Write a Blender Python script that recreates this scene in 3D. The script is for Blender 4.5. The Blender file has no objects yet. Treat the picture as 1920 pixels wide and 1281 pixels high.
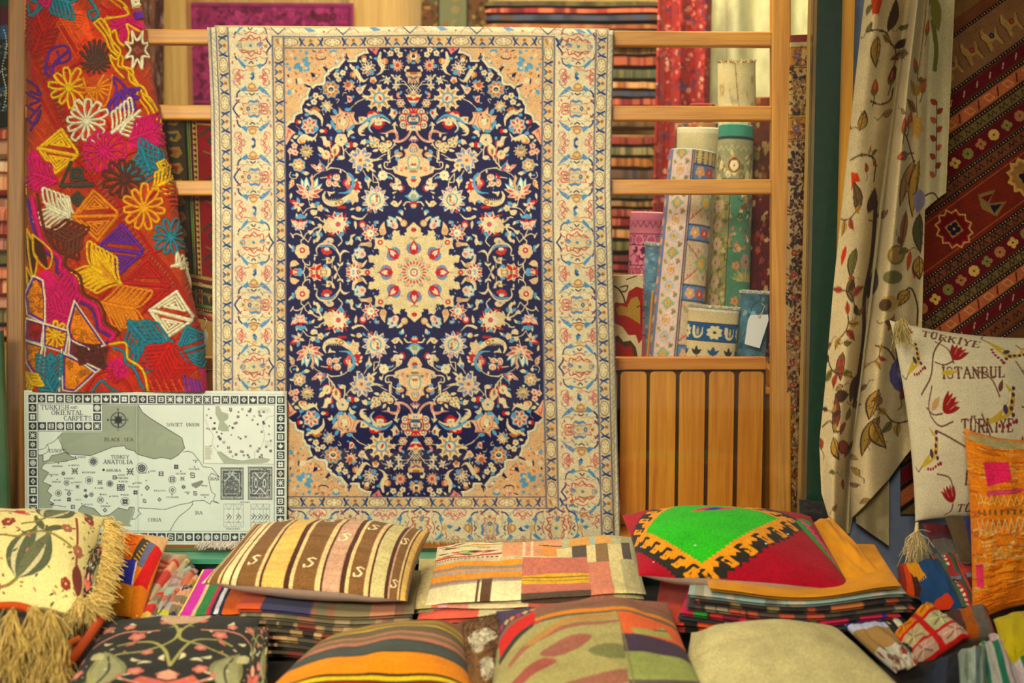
import bpy, math, random
import numpy as np
from mathutils import Vector

# ------------------------------------------------------------------ camera, light, exposure
F_PX = 3200.0
PITCH = math.radians(7.2)
CAM = np.array([0.0, -4.0, 1.5])
AX = np.array([0.0, math.cos(PITCH), -math.sin(PITCH)])
DN = np.array([0.0, -math.sin(PITCH), -math.cos(PITCH)])
RT = np.array([1.0, 0.0, 0.0])
scene = bpy.context.scene
COL = scene.collection
cam_d = bpy.data.cameras.new('camera')
cam = bpy.data.objects.new('camera', cam_d)
COL.objects.link(cam)
cam.location = CAM
cam.rotation_euler = (math.pi / 2 - PITCH, 0, 0)
cam_d.sensor_width = 36.0
cam_d.lens = 60.0
cam_d.clip_end = 50
cam_d.dof.use_dof = True
cam_d.dof.focus_distance = 4.08
cam_d.dof.aperture_fstop = 2.8
scene.camera = cam
scene.view_settings.view_transform = 'Standard'
scene.view_settings.look = 'None'
scene.view_settings.gamma = 1.0
scene.view_settings.use_curve_mapping = False
scene.view_settings.exposure = 0.0
scene.cycles.max_bounces = 6
scene.cycles.diffuse_bounces = 3
scene.cycles.glossy_bounces = 2
w = bpy.data.worlds.new('evening_air')
scene.world = w
w.use_nodes = True
w.node_tree.nodes['Background'].inputs[0].default_value = (1.0, 0.86, 0.62, 1)
w.node_tree.nodes['Background'].inputs[1].default_value = 0.30

def area(name, loc, target, size, power, col, shape='SQUARE', size_y=None, spread=180):
    l = bpy.data.lights.new(name, 'AREA')
    l.shape = 'RECTANGLE' if size_y else shape
    l.size = size
    if size_y: l.size_y = size_y
    l.energy = power
    l.color = col
    l.spread = math.radians(spread)
    o = bpy.data.objects.new(name, l)
    COL.objects.link(o)
    o.location = loc
    d = Vector(target) - Vector(loc)
    o.rotation_euler = d.to_track_quat('-Z', 'Y').to_euler()
    return o

def spot(name, loc, target, angle, power, col, blend=0.6, rad=0.05):
    l = bpy.data.lights.new(name, 'SPOT')
    l.energy = power; l.color = col; l.spot_size = math.radians(angle); l.spot_blend = blend
    l.shadow_soft_size = rad
    o = bpy.data.objects.new(name, l)
    COL.objects.link(o)
    o.location = loc
    d = Vector(target) - Vector(loc)
    o.rotation_euler = d.to_track_quat('-Z', 'Y').to_euler()
    return o

WARM = (1.0, 0.88, 0.66)
area('awning_lamp', (-0.75, -2.0, 2.75), (-0.3, -0.45, 0.5), 0.7, 14, WARM, size_y=0.5, spread=105)
area('street_lamp', (-3.5, -3.6, 2.2), (-0.25, -0.1, 0.7), 0.6, 8, (1.0, .93, .78), spread=60)
area('added_front_fill', (-0.9, -7.0, 3.3), (-0.35, 0.0, 0.8), 1.0, 15, (1.0, .9, .7), spread=28)  # unseen far fill light, added to even out the carpet's dim lower half
area('window_ceiling_lamp', (0.05, 0.88, 2.75), (0.1, 0.75, 0.9), 1.6, 24, WARM, size_y=0.5)
spot('added_carpet_spot', (-0.1, -1.5, 2.75), (0.0, 0.05, 0.62), 58, 40, WARM, 0.9, 0.05)  # extra spot added outside the glass to brighten the foot of the carpet
spot('shelf_spotlight', (0.50, 0.22, 2.35), (0.70, 0.62, 0.95), 50, 26, (1, 0.9, 0.7), 0.8, 0.05)
area('shop_ceiling_lamp', (0.1, 0.55, 2.75), (0.1, 2.1, 1.1), 1.5, 44, (1.0, 0.84, 0.58), size_y=0.4)

# ------------------------------------------------------------------ pixels to places
def Cd(px, py, D):
    """point seen at (px, py) at distance D along the view axis"""
    return CAM + D * (AX + RT * ((px - 960.0) / F_PX) + DN * ((py - 640.5) / F_PX))
def Wy(px, py, Y):
    """point seen at (px, py) on the vertical plane y = Y"""
    d = AX + RT * ((px - 960.0) / F_PX) + DN * ((py - 640.5) / F_PX)
    return CAM + d * ((Y - CAM[1]) / d[1])
def Wz(px, py, Z):
    d = AX + RT * ((px - 960.0) / F_PX) + DN * ((py - 640.5) / F_PX)
    return CAM + d * ((Z - CAM[2]) / d[2])
def CdA(PX, PY, D):
    PX = np.asarray(PX, float); PY = np.asarray(PY, float)
    D = np.broadcast_to(np.asarray(D, float), PX.shape)
    d = AX + RT * ((PX[..., None] - 960.0) / F_PX) + DN * ((PY[..., None] - 640.5) / F_PX)
    return CAM + d * D[..., None]
def WyA(PX, PY, Y):
    PX = np.asarray(PX, float); PY = np.asarray(PY, float)
    Y = np.broadcast_to(np.asarray(Y, float), PX.shape)
    d = AX + RT * ((PX[..., None] - 960.0) / F_PX) + DN * ((PY[..., None] - 640.5) / F_PX)
    return CAM + d * ((Y - CAM[1]) / d[..., 1])[..., None]

# ------------------------------------------------------------------ woven patterns, drawn as coloured threads
def hx(c):
    if isinstance(c, str):
        return np.array([int(c[i:i + 2], 16) / 255.0 for i in (0, 2, 4)], np.float32)
    return np.array(c, np.float32)
GAIN = np.array([0.84, 0.88, 0.98])
def lin(c):
    c = np.clip(np.asarray(c, np.float64), 0, 1)
    l = np.where(c <= 0.04045, c / 12.92, ((c + 0.055) / 1.055) ** 2.4)
    return np.clip(l * GAIN, 0.0, 0.93)

def vnoise(H, W, sc, seed, octv=3):
    r = np.random.RandomState(seed)
    out = np.zeros((H, W), np.float32); amp = 1.0; tot = 0
    if np.isscalar(sc): sc = (sc, sc)
    sy, sx = sc
    for k in range(octv):
        gy, gx = max(2, int(H / sy) + 2), max(2, int(W / sx) + 2)
        g = r.rand(gy + 1, gx + 1).astype(np.float32)
        ys = np.linspace(0, gy - 1.001, H); xs = np.linspace(0, gx - 1.001, W)
        yi = ys.astype(int); xi = xs.astype(int)
        fy = (ys - yi)[:, None]; fx = (xs - xi)[None]
        fy = fy * fy * (3 - 2 * fy); fx = fx * fx * (3 - 2 * fx)
        a = g[yi][:, xi]; b = g[yi][:, xi + 1]; c = g[yi + 1][:, xi]; d = g[yi + 1][:, xi + 1]
        out += amp * ((a * (1 - fx) + b * fx) * (1 - fy) + (c * (1 - fx) + d * fx) * fy)
        tot += amp; amp *= 0.5; sy = max(1, sy / 2); sx = max(1, sx / 2)
    return out / tot - 0.5

def smooth(pts, closed=False, n=6):
    p = np.asarray(pts, float)
    if len(p) < 3: return p
    if closed: q = np.vstack([p[-1], p, p[0], p[1]])
    else: q = np.vstack([2 * p[0] - p[1], p, 2 * p[-1] - p[-2]])
    out = []
    for i in range(1, len(q) - 2):
        for t in np.arange(n) / n:
            out.append(0.5 * ((2 * q[i]) + (q[i + 1] - q[i - 1]) * t + (2 * q[i - 1] - 5 * q[i] + 4 * q[i + 1] - q[i + 2]) * t * t
                              + (3 * q[i] - q[i - 1] - 3 * q[i + 1] + q[i + 2]) * t ** 3))
    if not closed: out.append(q[-2])
    return np.array(out)

def pp(s):
    if isinstance(s, str):
        return np.array([[float(v) for v in t.split(',')] for t in s.split()])
    return np.asarray(s, float)

class Cv:
    """a woven or printed pattern: colour and pile height over a rectangle"""
    def __init__(s, x0, y0, x1, y1, ss, bg):
        s.x0, s.y0, s.x1, s.y1, s.ss = x0, y0, x1, y1, ss
        s.W = int(math.ceil((x1 - x0) * ss)); s.H = int(math.ceil((y1 - y0) * ss))
        s.A = np.empty((s.H, s.W, 3), np.float32); s.A[:] = hx(bg)
        s.h = np.zeros((s.H, s.W), np.float32)
        s.syms = [np.array([[1., 0, 0], [0, 1., 0]])]
        s.M = np.array([[1., 0, 0], [0, 1., 0]])
    def tile(s, x0, y0, k, ky=None):
        s.M = np.array([[1 / k, 0, x0], [0, 1 / (ky or k), y0]])
    def rot(s, cx, cy, a=0, k=1.0, mx=1, my=1):
        a = math.radians(a); c, n = math.cos(a) * k, math.sin(a) * k
        s.M = np.array([[c * mx, -n * my, cx], [n * mx, c * my, cy]])
    def ident(s): s.M = np.array([[1., 0, 0], [0, 1., 0]])
    def _x(s, p):
        q = p @ s.M[:, :2].T + s.M[:, 2]
        for S in s.syms:
            r = q @ S[:, :2].T + S[:, 2]
            yield (r - [s.x0, s.y0]) * s.ss
    def sc(s): return math.sqrt(abs(np.linalg.det(s.M[:, :2]))) * s.ss
    def poly(s, pts, col, h=None, sm=False, a=1.0):
        p = pp(pts); col = hx(col)
        if sm: p = smooth(p, True, 5)
        for q in s._x(p):
            x0 = max(0, int(math.floor(q[:, 0].min()))); x1 = min(s.W, int(math.ceil(q[:, 0].max())) + 1)
            y0 = max(0, int(math.floor(q[:, 1].min()))); y1 = min(s.H, int(math.ceil(q[:, 1].max())) + 1)
            if x1 <= x0 or y1 <= y0: continue
            tg = np.zeros((y1 - y0, x1 - x0 + 1), np.int32)
            b = np.roll(q, -1, 0)
            for (ax, ay), (bx, by) in zip(q, b):
                if ay == by: continue
                if ay > by: ax, ay, bx, by = bx, by, ax, ay
                r0 = max(y0, int(math.ceil(ay - 0.5))); r1 = min(y1, int(math.ceil(by - 0.5)))
                if r1 <= r0: continue
                rr = np.arange(r0, r1)
                xs = ax + (rr + 0.5 - ay) * (bx - ax) / (by - ay)
                ii = np.clip(np.ceil(xs - 0.5).astype(int) - x0, 0, x1 - x0)
                tg[rr - y0, ii] += 1
            m = (np.cumsum(tg, 1)[:, :-1] & 1).astype(bool)
            v = s.A[y0:y1, x0:x1]
            v[m] = col if a >= 1 else v[m] * (1 - a) + col * a
            if h is not None: s.h[y0:y1, x0:x1][m] = h
    def line(s, pts, col, w, h=0.0, sm=True, closed=False, w2=None, wm=None, a=1.0):
        p = pp(pts); col = hx(col)
        if sm and len(p) > 2: p = smooth(p, closed, 5)
        elif closed: p = np.vstack([p, p[:1]])
        n = len(p) - 1
        if n < 1: return
        k = s.sc()
        w2 = w if w2 is None else w2
        for q in s._x(p):
            for i in range(n):
                t0, t1 = i / n, (i + 1) / n
                def wd(t):
                    if wm is not None: return (w * (1 - 2 * t) + wm * 2 * t) if t < .5 else (wm * (2 - 2 * t) + w2 * (2 * t - 1))
                    return w * (1 - t) + w2 * t
                ra, rb = max(0.5, wd(t0) * k / 2), max(0.5, wd(t1) * k / 2)
                a0, b0 = q[i], q[i + 1]; r = max(ra, rb)
                x0 = max(0, int(min(a0[0], b0[0]) - r)); x1 = min(s.W, int(max(a0[0], b0[0]) + r) + 2)
                y0 = max(0, int(min(a0[1], b0[1]) - r)); y1 = min(s.H, int(max(a0[1], b0[1]) + r) + 2)
                if x1 <= x0 or y1 <= y0: continue
                X = np.arange(x0, x1)[None] + 0.5; Y = np.arange(y0, y1)[:, None] + 0.5
                d = b0 - a0; L = d @ d + 1e-9
                t = np.clip(((X - a0[0]) * d[0] + (Y - a0[1]) * d[1]) / L, 0, 1)
                D = np.hypot(X - a0[0] - t * d[0], Y - a0[1] - t * d[1])
                R = ra + (rb - ra) * t
                m = D <= R
                v = s.A[y0:y1, x0:x1]
                v[m] = col if a >= 1 else v[m] * (1 - a) + col * a
                if h:
                    hh = s.h[y0:y1, x0:x1]
                    pr = h * np.sqrt(np.clip(1 - (D / np.maximum(R, 1e-3)) ** 2, 0, 1))
                    hh[m] = np.maximum(hh[m], pr[m])
    def disc(s, x, y, r, col, ry=None, rot=0, h=None, n=14, a=1.0):
        t = np.linspace(0, 2 * math.pi, n, endpoint=False)
        ry = r if ry is None else ry
        c, q = math.cos(math.radians(rot)), math.sin(math.radians(rot))
        X = r * np.cos(t); Y = ry * np.sin(t)
        s.poly(np.c_[x + X * c - Y * q, y + X * q + Y * c], col, h, a=a)
    def ring(s, x, y, r, col, w, ry=None):
        t = np.linspace(0, 2 * math.pi, 16, endpoint=False); ry = ry or r
        s.line(np.c_[x + r * np.cos(t), y + ry * np.sin(t)], col, w, sm=False, closed=True)
    def leaf(s, x0, y0, x1, y1, w, col, bend=0.0, h=None, vein=None, serr=0):
        d = np.array([x1 - x0, y1 - y0], float); L = np.hypot(*d) + 1e-9; n = np.array([-d[1], d[0]]) / L
        ts = np.linspace(0, 1, 9 if not serr else 17)
        prof = np.sin(np.pi * ts ** 0.8) ** 0.9
        if serr: prof = prof * (1 + serr * (np.arange(len(ts)) % 2))
        c = np.array([x0, y0]) + ts[:, None] * d + (np.sin(np.pi * ts) * bend * L)[:, None] * n
        up = c + (prof * w / 2)[:, None] * n; dn = c - (prof * w / 2)[:, None] * n
        s.poly(np.vstack([up, dn[::-1][1:-1]]), col, h)
        if vein: s.line(c, vein, w * 0.12, sm=False)
    def petals(s, x, y, r, n, col, edge=None, core=None, rot=0.0, wid=0.62, r0=0.15, mark=None, rc=0.28, point=True):
        for i in range(n):
            a = math.radians(rot) + 2 * math.pi * i / n
            ux, uy = math.cos(a), math.sin(a)
            wl = 2 * math.pi * r / n * wid * 0.8
            if edge: s.leaf(x + ux * r * r0 * .5, y + uy * r * r0 * .5, x + ux * r * 1.08, y + uy * r * 1.08, wl * 1.5, edge)
        for i in range(n):
            a = math.radians(rot) + 2 * math.pi * i / n
            ux, uy = math.cos(a), math.sin(a)
            wl = 2 * math.pi * r / n * wid * 0.8
            if point: s.leaf(x, y, x + ux * r, y + uy * r, wl, col)
            else: s.disc(x + ux * r * .6, y + uy * r * .6, r * .42, col, n=10)
            if mark: s.leaf(x + ux * r * .35, y + uy * r * .35, x + ux * r * .85, y + uy * r * .85, wl * .35, mark)
        if not point or core: s.disc(x, y, r * max(rc * 1.3, .3), col)
        if core: s.disc(x, y, r * rc, core)
    def f5(s, x, y, r, col, core, rot=0, n=5):
        for i in range(n):
            a = math.radians(rot) + 2 * math.pi * i / n
            s.disc(x + math.cos(a) * r * .55, y + math.sin(a) * r * .55, r * .45, col, n=9)
        s.disc(x, y, r * .5, col); s.disc(x, y, r * .2, core, n=8)
    def rect(s, x0, y0, x1, y1, col, h=None, a=1.0):
        s.poly([[x0, y0], [x1, y0], [x1, y1], [x0, y1]], col, h, a=a)
    def tint(s, amp, sc, seed, aniso=1.0):
        n = vnoise(s.H, s.W, (sc * s.ss, sc * s.ss * aniso), seed)
        s.A *= (1 + amp * 2 * n)[..., None]
        np.clip(s.A, 0, 1, out=s.A)
    def grain(s, amp, seed, cell=1):
        r = np.random.RandomState(seed)
        k = max(1, int(cell * s.ss))
        g = r.rand(s.H // k + 1, s.W // k + 1).astype(np.float32) - .5
        g = np.repeat(np.repeat(g, k, 0), k, 1)[:s.H, :s.W]
        s.A *= (1 + amp * g)[..., None]; np.clip(s.A, 0, 1, out=s.A)
    def down(s, k=None):
        k = k or int(round(s.ss))
        if k <= 1 or getattr(s, '_d', False): return
        H, W = s.H // k, s.W // k
        s.A = s.A[:H * k, :W * k].reshape(H, k, W, k, 3).mean((1, 3))
        s.h = s.h[:H * k, :W * k].reshape(H, k, W, k).mean((1, 3))
        s.H, s.W = H, W; s.ss = s.ss / k; s._d = True
    def sample(s, X, Y, arr=None):
        arr = s.A if arr is None else arr
        fx = np.clip((np.asarray(X) - s.x0) * s.ss - 0.5, 0, s.W - 1.001)
        fy = np.clip((np.asarray(Y) - s.y0) * s.ss - 0.5, 0, s.H - 1.001)
        xi = fx.astype(int); yi = fy.astype(int); fx = fx - xi; fy = fy - yi
        if arr.ndim == 3: fx = fx[..., None]; fy = fy[..., None]
        return (arr[yi, xi] * (1 - fx) + arr[yi, xi + 1] * fx) * (1 - fy) + (arr[yi + 1, xi] * (1 - fx) + arr[yi + 1, xi + 1] * fx) * fy

# thin stroke lettering with serifs (x 0..1, y 0..1 down); thick strokes marked *
GL = {
 'A': '*.5,0 1,1|.5,0 0,1|.2,.62 .8,.62|-.12,1 .15,1|.82,1 1.15,1', 'B': '*.15,0 .15,1|.0,0 .6,0 .85,.12 .85,.35 .6,.47 .15,.47|.6,.47 .95,.6 .95,.88 .65,1 0,1',
 'C': '.95,.22 .8,.03 .5,0 .2,.1 .03,.5 .2,.9 .5,1 .8,.97 .97,.78|*.12,.25 .03,.5 .12,.75', 'D': '*.15,0 .15,1|0,0 .55,0 .9,.15 1,.5 .9,.85 .55,1 0,1',
 'E': '*.15,0 .15,1|0,0 .85,0 .88,.15|.15,.48 .6,.48|0,1 .85,1 .92,.82', 'F': '*.15,0 .15,1|0,0 .85,0 .88,.15|.15,.48 .6,.48|0,1 .32,1',
 'G': '.95,.22 .8,.03 .5,0 .2,.1 .03,.5 .2,.9 .5,1 .9,.9 .9,.58|.65,.58 1.05,.58', 'H': '*.15,0 .15,1|*.85,0 .85,1|.15,.48 .85,.48|0,0 .3,0|0,1 .3,1|.7,0 1,0|.7,1 1,1',
 'I': '*.3,0 .3,1|.12,0 .48,0|.12,1 .48,1', 'J': '*.4,0 .4,.9 .1,1|.2,0 .6,0', 'K': '*.15,0 .15,1|.85,0 .15,.55|*.4,.4 .95,1|0,0 .3,0|0,1 .3,1|.7,0 1,0|.8,1 1.05,1',
 'L': '*.15,0 .15,1|0,0 .3,0|0,1 .85,1 .9,.8', 'M': '*.12,0 .5,1|.5,1 .9,0|.12,0 .08,1|*.9,0 .95,1|-.05,1 .22,1|.8,1 1.1,1', 'N': '.12,0 .12,1|*.12,0 .88,1|.88,1 .88,0|0,1 .28,1|.72,0 1.05,0',
 'O': '.5,0 .15,.12 0,.5 .15,.88 .5,1 .85,.88 1,.5 .85,.12 .5,0|*.1,.25 .02,.5 .1,.75|*.9,.25 .98,.5 .9,.75', 'P': '*.15,0 .15,1|0,0 .6,0 .9,.12 .9,.4 .6,.54 .15,.54|0,1 .32,1',
 'R': '*.15,0 .15,1|0,0 .6,0 .88,.12 .88,.38 .6,.5 .15,.5|*.5,.5 .95,1|0,1 .32,1|.85,1 1.08,1', 'S': '.85,.2 .7,.03 .4,0 .12,.12 .15,.38 .5,.48 .85,.62 .88,.88 .55,1 .2,.97 .08,.8',
 'T': '*.5,0 .5,1|.0,.18 .03,0 .97,0 1,.18|.32,1 .68,1', 'U': '*.15,0 .15,.7 .3,.96 .55,1 .8,.9|.85,0 .85,.8|0,0 .3,0|.7,0 1,0', 'V': '*.05,0 .5,1|.5,1 .95,0|-.08,0 .2,0|.8,0 1.08,0',
 'W': '*.0,0 .25,1|.25,1 .5,.1|*.5,.1 .75,1|.75,1 1,0', 'X': '*.05,0 .95,1|.95,0 .05,1', 'Y': '*.05,0 .5,.52|.95,0 .5,.52|*.5,.5 .5,1|.3,1 .7,1|-.05,0 .2,0|.8,0 1.05,0', 'Z': '.1,0 .9,0 .1,1 .9,1',
 '.': '*.2,.92 .2,1', '"': '.2,-.25 .25,-.25', 'Ü': 'U', 'İ': 'I', ' ': ''}
def text(cv, t, x, y, h, col, wr=0.72, sp=0.18, wt=0.13, ang=0.0, shear=0.0, thin=0.72, Mb=None):
    base = cv.M.copy(); cx = 0.0
    a = math.radians(ang)
    for ch in t:
        g = GL.get(ch, ''); extra = ''
        if ch == 'Ü': g = GL['U'] + '|*.3,-.22 .3,-.16|*.7,-.22 .7,-.16'
        if ch == 'İ': g = GL['I'] + '|*.3,-.24 .3,-.17'
        ww = {'I': .5, 'İ': .5, 'M': 1.12, 'W': 1.2, ' ': .6, '.': .35}.get(ch, 1.0)
        for st in (g.split('|') if g else []):
            th = st.startswith('*'); p = pp(st.lstrip('*'))
            X = (cx + p[:, 0] * wr) * h; Y = p[:, 1] * h
            X = X - (Y - h) * shear
            q = np.c_[x + X * math.cos(a) - Y * math.sin(a), y + X * math.sin(a) + Y * math.cos(a)]
            cv.line(q, col, h * wt * (1.25 if th else thin), sm=len(p) > 3)
        cx += wr * ww + sp * (1 if ch != ' ' else .6)
    return cx * h

# ------------------------------------------------------------------ materials
_mats = {}
def nt(name):
    m = bpy.data.materials.new(name); m.use_nodes = True
    return m, m.node_tree.nodes, m.node_tree.links, m.node_tree.nodes['Principled BSDF']
def fabric(name='woven_fabric', rough=0.92, bump=0.7, scale=620.0, sheen=0.05, dist=0.0016, var=0.26):
    if name in _mats: return _mats[name]
    m, N, L, b = nt(name)
    at = N.new('ShaderNodeAttribute'); at.attribute_name = 'Col'
    tc = N.new('ShaderNodeTexCoord'); nz = N.new('ShaderNodeTexNoise')
    nz.inputs['Scale'].default_value = scale; nz.inputs['Detail'].default_value = 2
    L.new(tc.outputs['Object'], nz.inputs['Vector'])
    mr = N.new('ShaderNodeMapRange'); mr.inputs['From Min'].default_value = .3; mr.inputs['From Max'].default_value = .7
    mr.inputs['To Min'].default_value = 1 - var; mr.inputs['To Max'].default_value = 1 + var
    L.new(nz.outputs['Fac'], mr.inputs['Value'])
    mx = N.new('ShaderNodeVectorMath'); mx.operation = 'SCALE'
    L.new(at.outputs['Color'], mx.inputs[0]); L.new(mr.outputs['Result'], mx.inputs['Scale'])
    L.new(mx.outputs['Vector'], b.inputs['Base Color'])
    bp = N.new('ShaderNodeBump'); bp.inputs['Strength'].default_value = bump; bp.inputs['Distance'].default_value = dist
    L.new(nz.outputs['Fac'], bp.inputs['Height']); L.new(bp.outputs['Normal'], b.inputs['Normal'])
    b.inputs['Roughness'].default_value = rough
    b.inputs['Sheen Weight'].default_value = sheen
    b.inputs['Specular IOR Level'].default_value = 0.12
    _mats[name] = m
    return m
def plain(name, col, rough=0.7, bump=0.0, scale=200.0, metal=0.0, spec=0.4, var=0.0, coat=0.0):
    if name in _mats: return _mats[name]
    m, N, L, b = nt(name)
    c = lin(hx(col))
    b.inputs['Base Color'].default_value = (*c, 1); b.inputs['Roughness'].default_value = rough
    b.inputs['Metallic'].default_value = metal; b.inputs['Specular IOR Level'].default_value = spec
    b.inputs['Coat Weight'].default_value = coat
    tc = N.new('ShaderNodeTexCoord'); nz = N.new('ShaderNodeTexNoise'); nz.inputs['Scale'].default_value = scale
    nz.inputs['Detail'].default_value = 4
    L.new(tc.outputs['Object'], nz.inputs['Vector'])
    if var:
        mr = N.new('ShaderNodeMapRange'); mr.inputs['To Min'].default_value = 1 - var; mr.inputs['To Max'].default_value = 1 + var
        mr.inputs['From Min'].default_value = .3; mr.inputs['From Max'].default_value = .7
        L.new(nz.outputs['Fac'], mr.inputs['Value'])
        mx = N.new('ShaderNodeVectorMath'); mx.operation = 'SCALE'; mx.inputs[0].default_value = tuple(c)
        L.new(mr.outputs['Result'], mx.inputs['Scale']); L.new(mx.outputs['Vector'], b.inputs['Base Color'])
    if bump:
        bp = N.new('ShaderNodeBump'); bp.inputs['Strength'].default_value = bump; bp.inputs['Distance'].default_value = 0.002
        L.new(nz.outputs['Fac'], bp.inputs['Height']); L.new(bp.outputs['Normal'], b.inputs['Normal'])
    _mats[name] = m
    return m
def wood(name, c1, c2, axis='X', rough=0.42, scale=1.0, coat=0.1):
    if name in _mats: return _mats[name]
    m, N, L, b = nt(name)
    tc = N.new('ShaderNodeTexCoord'); mp = N.new('ShaderNodeMapping')
    s = [38 * scale] * 3; s['XYZ'.index(axis)] = 1.6 * scale
    mp.inputs['Scale'].default_value = s
    L.new(tc.outputs['Object'], mp.inputs['Vector'])
    nz = N.new('ShaderNodeTexNoise'); nz.inputs['Scale'].default_value = 1.0; nz.inputs['Detail'].default_value = 6
    nz.inputs['Distortion'].default_value = 1.2
    L.new(mp.outputs['Vector'], nz.inputs['Vector'])
    n2 = N.new('ShaderNodeTexNoise'); n2.inputs['Scale'].default_value = 7; n2.inputs['Detail'].default_value = 8
    L.new(mp.outputs['Vector'], n2.inputs['Vector'])
    ad = N.new('ShaderNodeMath'); ad.operation = 'MULTIPLY_ADD'; ad.inputs[1].default_value = 0.45
    L.new(n2.outputs['Fac'], ad.inputs[0]); L.new(nz.outputs['Fac'], ad.inputs[2])
    cr = N.new('ShaderNodeValToRGB'); cr.color_ramp.elements[0].position = .52; cr.color_ramp.elements[1].position = .9
    cr.color_ramp.elements[0].color = (*lin(hx(c1)), 1); cr.color_ramp.elements[1].color = (*lin(hx(c2)), 1)
    L.new(ad.outputs[0], cr.inputs['Fac']); L.new(cr.outputs['Color'], b.inputs['Base Color'])
    bp = N.new('ShaderNodeBump'); bp.inputs['Strength'].default_value = .12; bp.inputs['Distance'].default_value = .001
    L.new(ad.outputs[0], bp.inputs['Height']); L.new(bp.outputs['Normal'], b.inputs['Normal'])
    b.inputs['Roughness'].default_value = rough; b.inputs['Coat Weight'].default_value = coat
    b.inputs['Coat Roughness'].default_value = .25
    _mats[name] = m
    return m

# ------------------------------------------------------------------ objects
def tag(o, label=None, cat=None, group=None, kind=None):
    if label: o['label'] = label
    if cat: o['category'] = cat
    if group: o['group'] = group
    if kind: o['kind'] = kind
    return o
def thing(name, label, cat, loc=(0, 0, 0), group=None):
    o = bpy.data.objects.new(name, None); COL.objects.link(o)
    o.location = loc; o.empty_display_size = 0.05
    return tag(o, label, cat, group)
def link(name, me, mat, parent=None):
    o = bpy.data.objects.new(name, me); COL.objects.link(o)
    if mat is not None: me.materials.append(mat)
    if parent is not None:
        o.parent = parent
        o.matrix_parent_inverse = parent.matrix_world.inverted() if False else __import__('mathutils').Matrix.Translation(-Vector(parent.location))
    return o
def mesh(name, V, Fq, mat, parent=None, col=None, shade=True):
    """V (n,3), Fq (m,4) or list of faces"""
    me = bpy.data.meshes.new(name)
    V = np.ascontiguousarray(V, np.float32).reshape(-1, 3)
    if isinstance(Fq, np.ndarray):
        k = Fq.shape[1]
        me.vertices.add(len(V)); me.vertices.foreach_set('co', V.ravel())
        me.loops.add(Fq.size); me.loops.foreach_set('vertex_index', Fq.astype(np.int32).ravel())
        me.polygons.add(len(Fq)); me.polygons.foreach_set('loop_start', np.arange(0, Fq.size, k, dtype=np.int32))
        me.polygons.foreach_set('loop_total', np.full(len(Fq), k, np.int32))
        me.update(calc_edges=True)
    else:
        me.from_pydata([tuple(v) for v in V], [], Fq); me.update()
    if shade: me.polygons.foreach_set('use_smooth', np.ones(len(me.polygons), bool))
    if col is not None:
        ca = me.color_attributes.new('Col', 'FLOAT_COLOR', 'POINT')
        c = np.ones((len(V), 4), np.float32); q_ = np.asarray(col, float).reshape(-1, 3); m_ = q_.mean(1, keepdims=True); c[:, :3] = lin(np.clip(m_ + (q_ - m_) * 1.12, 0, 1) ** 1.07)
        ca.data.foreach_set('color', c.ravel())
    return link(name, me, mat, parent)
def quads(nv, nu, off=0, closed_u=False):
    i = np.arange(nv - 1)[:, None] * nu; j = np.arange(nu if closed_u else nu - 1)[None]
    a = i + j; b = i + (j + 1) % nu
    return (np.stack([a, a + nu, b + nu, b], -1).reshape(-1, 4) + off).astype(np.int32)
def normals(P):
    du = np.gradient(P, axis=1); dv = np.gradient(P, axis=0)
    n = np.cross(dv, du); n /= np.linalg.norm(n, axis=-1, keepdims=True) + 1e-12
    return n
def sheet(name, P, colr, mat, parent=None, t=0.004, toward=None, relief=None, edgecol=None, back=None):
    """a cloth with thickness t: P (nv,nu,3) is its face, colr (nv,nu,3) its colours"""
    n = normals(P)
    c = P.mean((0, 1)); tw = CAM if toward is None else np.asarray(toward)
    if (n.mean((0, 1)) @ (tw - c)) < 0: n = -n
    nv, nu = P.shape[:2]
    F = P + n * relief[..., None] if relief is not None else P
    k = max(1, min(nv, nu) // 24)
    # rim ring pushed back, then a plain reverse side
    ring = [(0, j) for j in range(nu)] + [(i, nu - 1) for i in range(1, nv)] + [(nv - 1, j) for j in range(nu - 2, -1, -1)] + [(i, 0) for i in range(nv - 2, 0, -1)]
    ri = np.array(ring); rp = P[ri[:, 0], ri[:, 1]] - n[ri[:, 0], ri[:, 1]] * t
    rid = ri[:, 0] * nu + ri[:, 1]
    m = len(ring); off = nv * nu
    A = np.arange(m); B = (A + 1) % m
    rim = np.stack([rid[A], rid[B], off + B, off + A], -1)
    ii = np.unique(np.r_[np.arange(0, nv, k), nv - 1]); jj = np.unique(np.r_[np.arange(0, nu, k), nu - 1])
    bk = (P - n * t)[np.ix_(ii, jj)]
    V = np.vstack([F.reshape(-1, 3), rp, bk.reshape(-1, 3)])
    Fq = np.vstack([quads(nv, nu), rim, quads(len(ii), len(jj), off + m)[:, ::-1]])
    cc = colr.reshape(-1, 3)
    ec = cc[rid] if edgecol is None else np.tile(hx(edgecol), (m, 1))
    bc = np.tile(hx(back) if back is not None else cc.mean(0) * .8, (bk.shape[0] * bk.shape[1], 1))
    return mesh(name, V, Fq, mat, parent, np.vstack([cc, ec, bc]))
def boxv(x0, x1, y0, y1, z0, z1):
    V = np.array([[x, y, z] for z in (z0, z1) for y in (y0, y1) for x in (x0, x1)], float)
    Fq = [(0, 1, 3, 2), (4, 6, 7, 5), (0, 4, 5, 1), (2, 3, 7, 6), (0, 2, 6, 4), (1, 5, 7, 3)]
    return V, Fq
def bevelled(o, w=0.002, seg=2):
    m = o.modifiers.new('edge', 'BEVEL'); m.width = w; m.segments = seg; m.limit_method = 'ANGLE'
    return o
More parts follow.
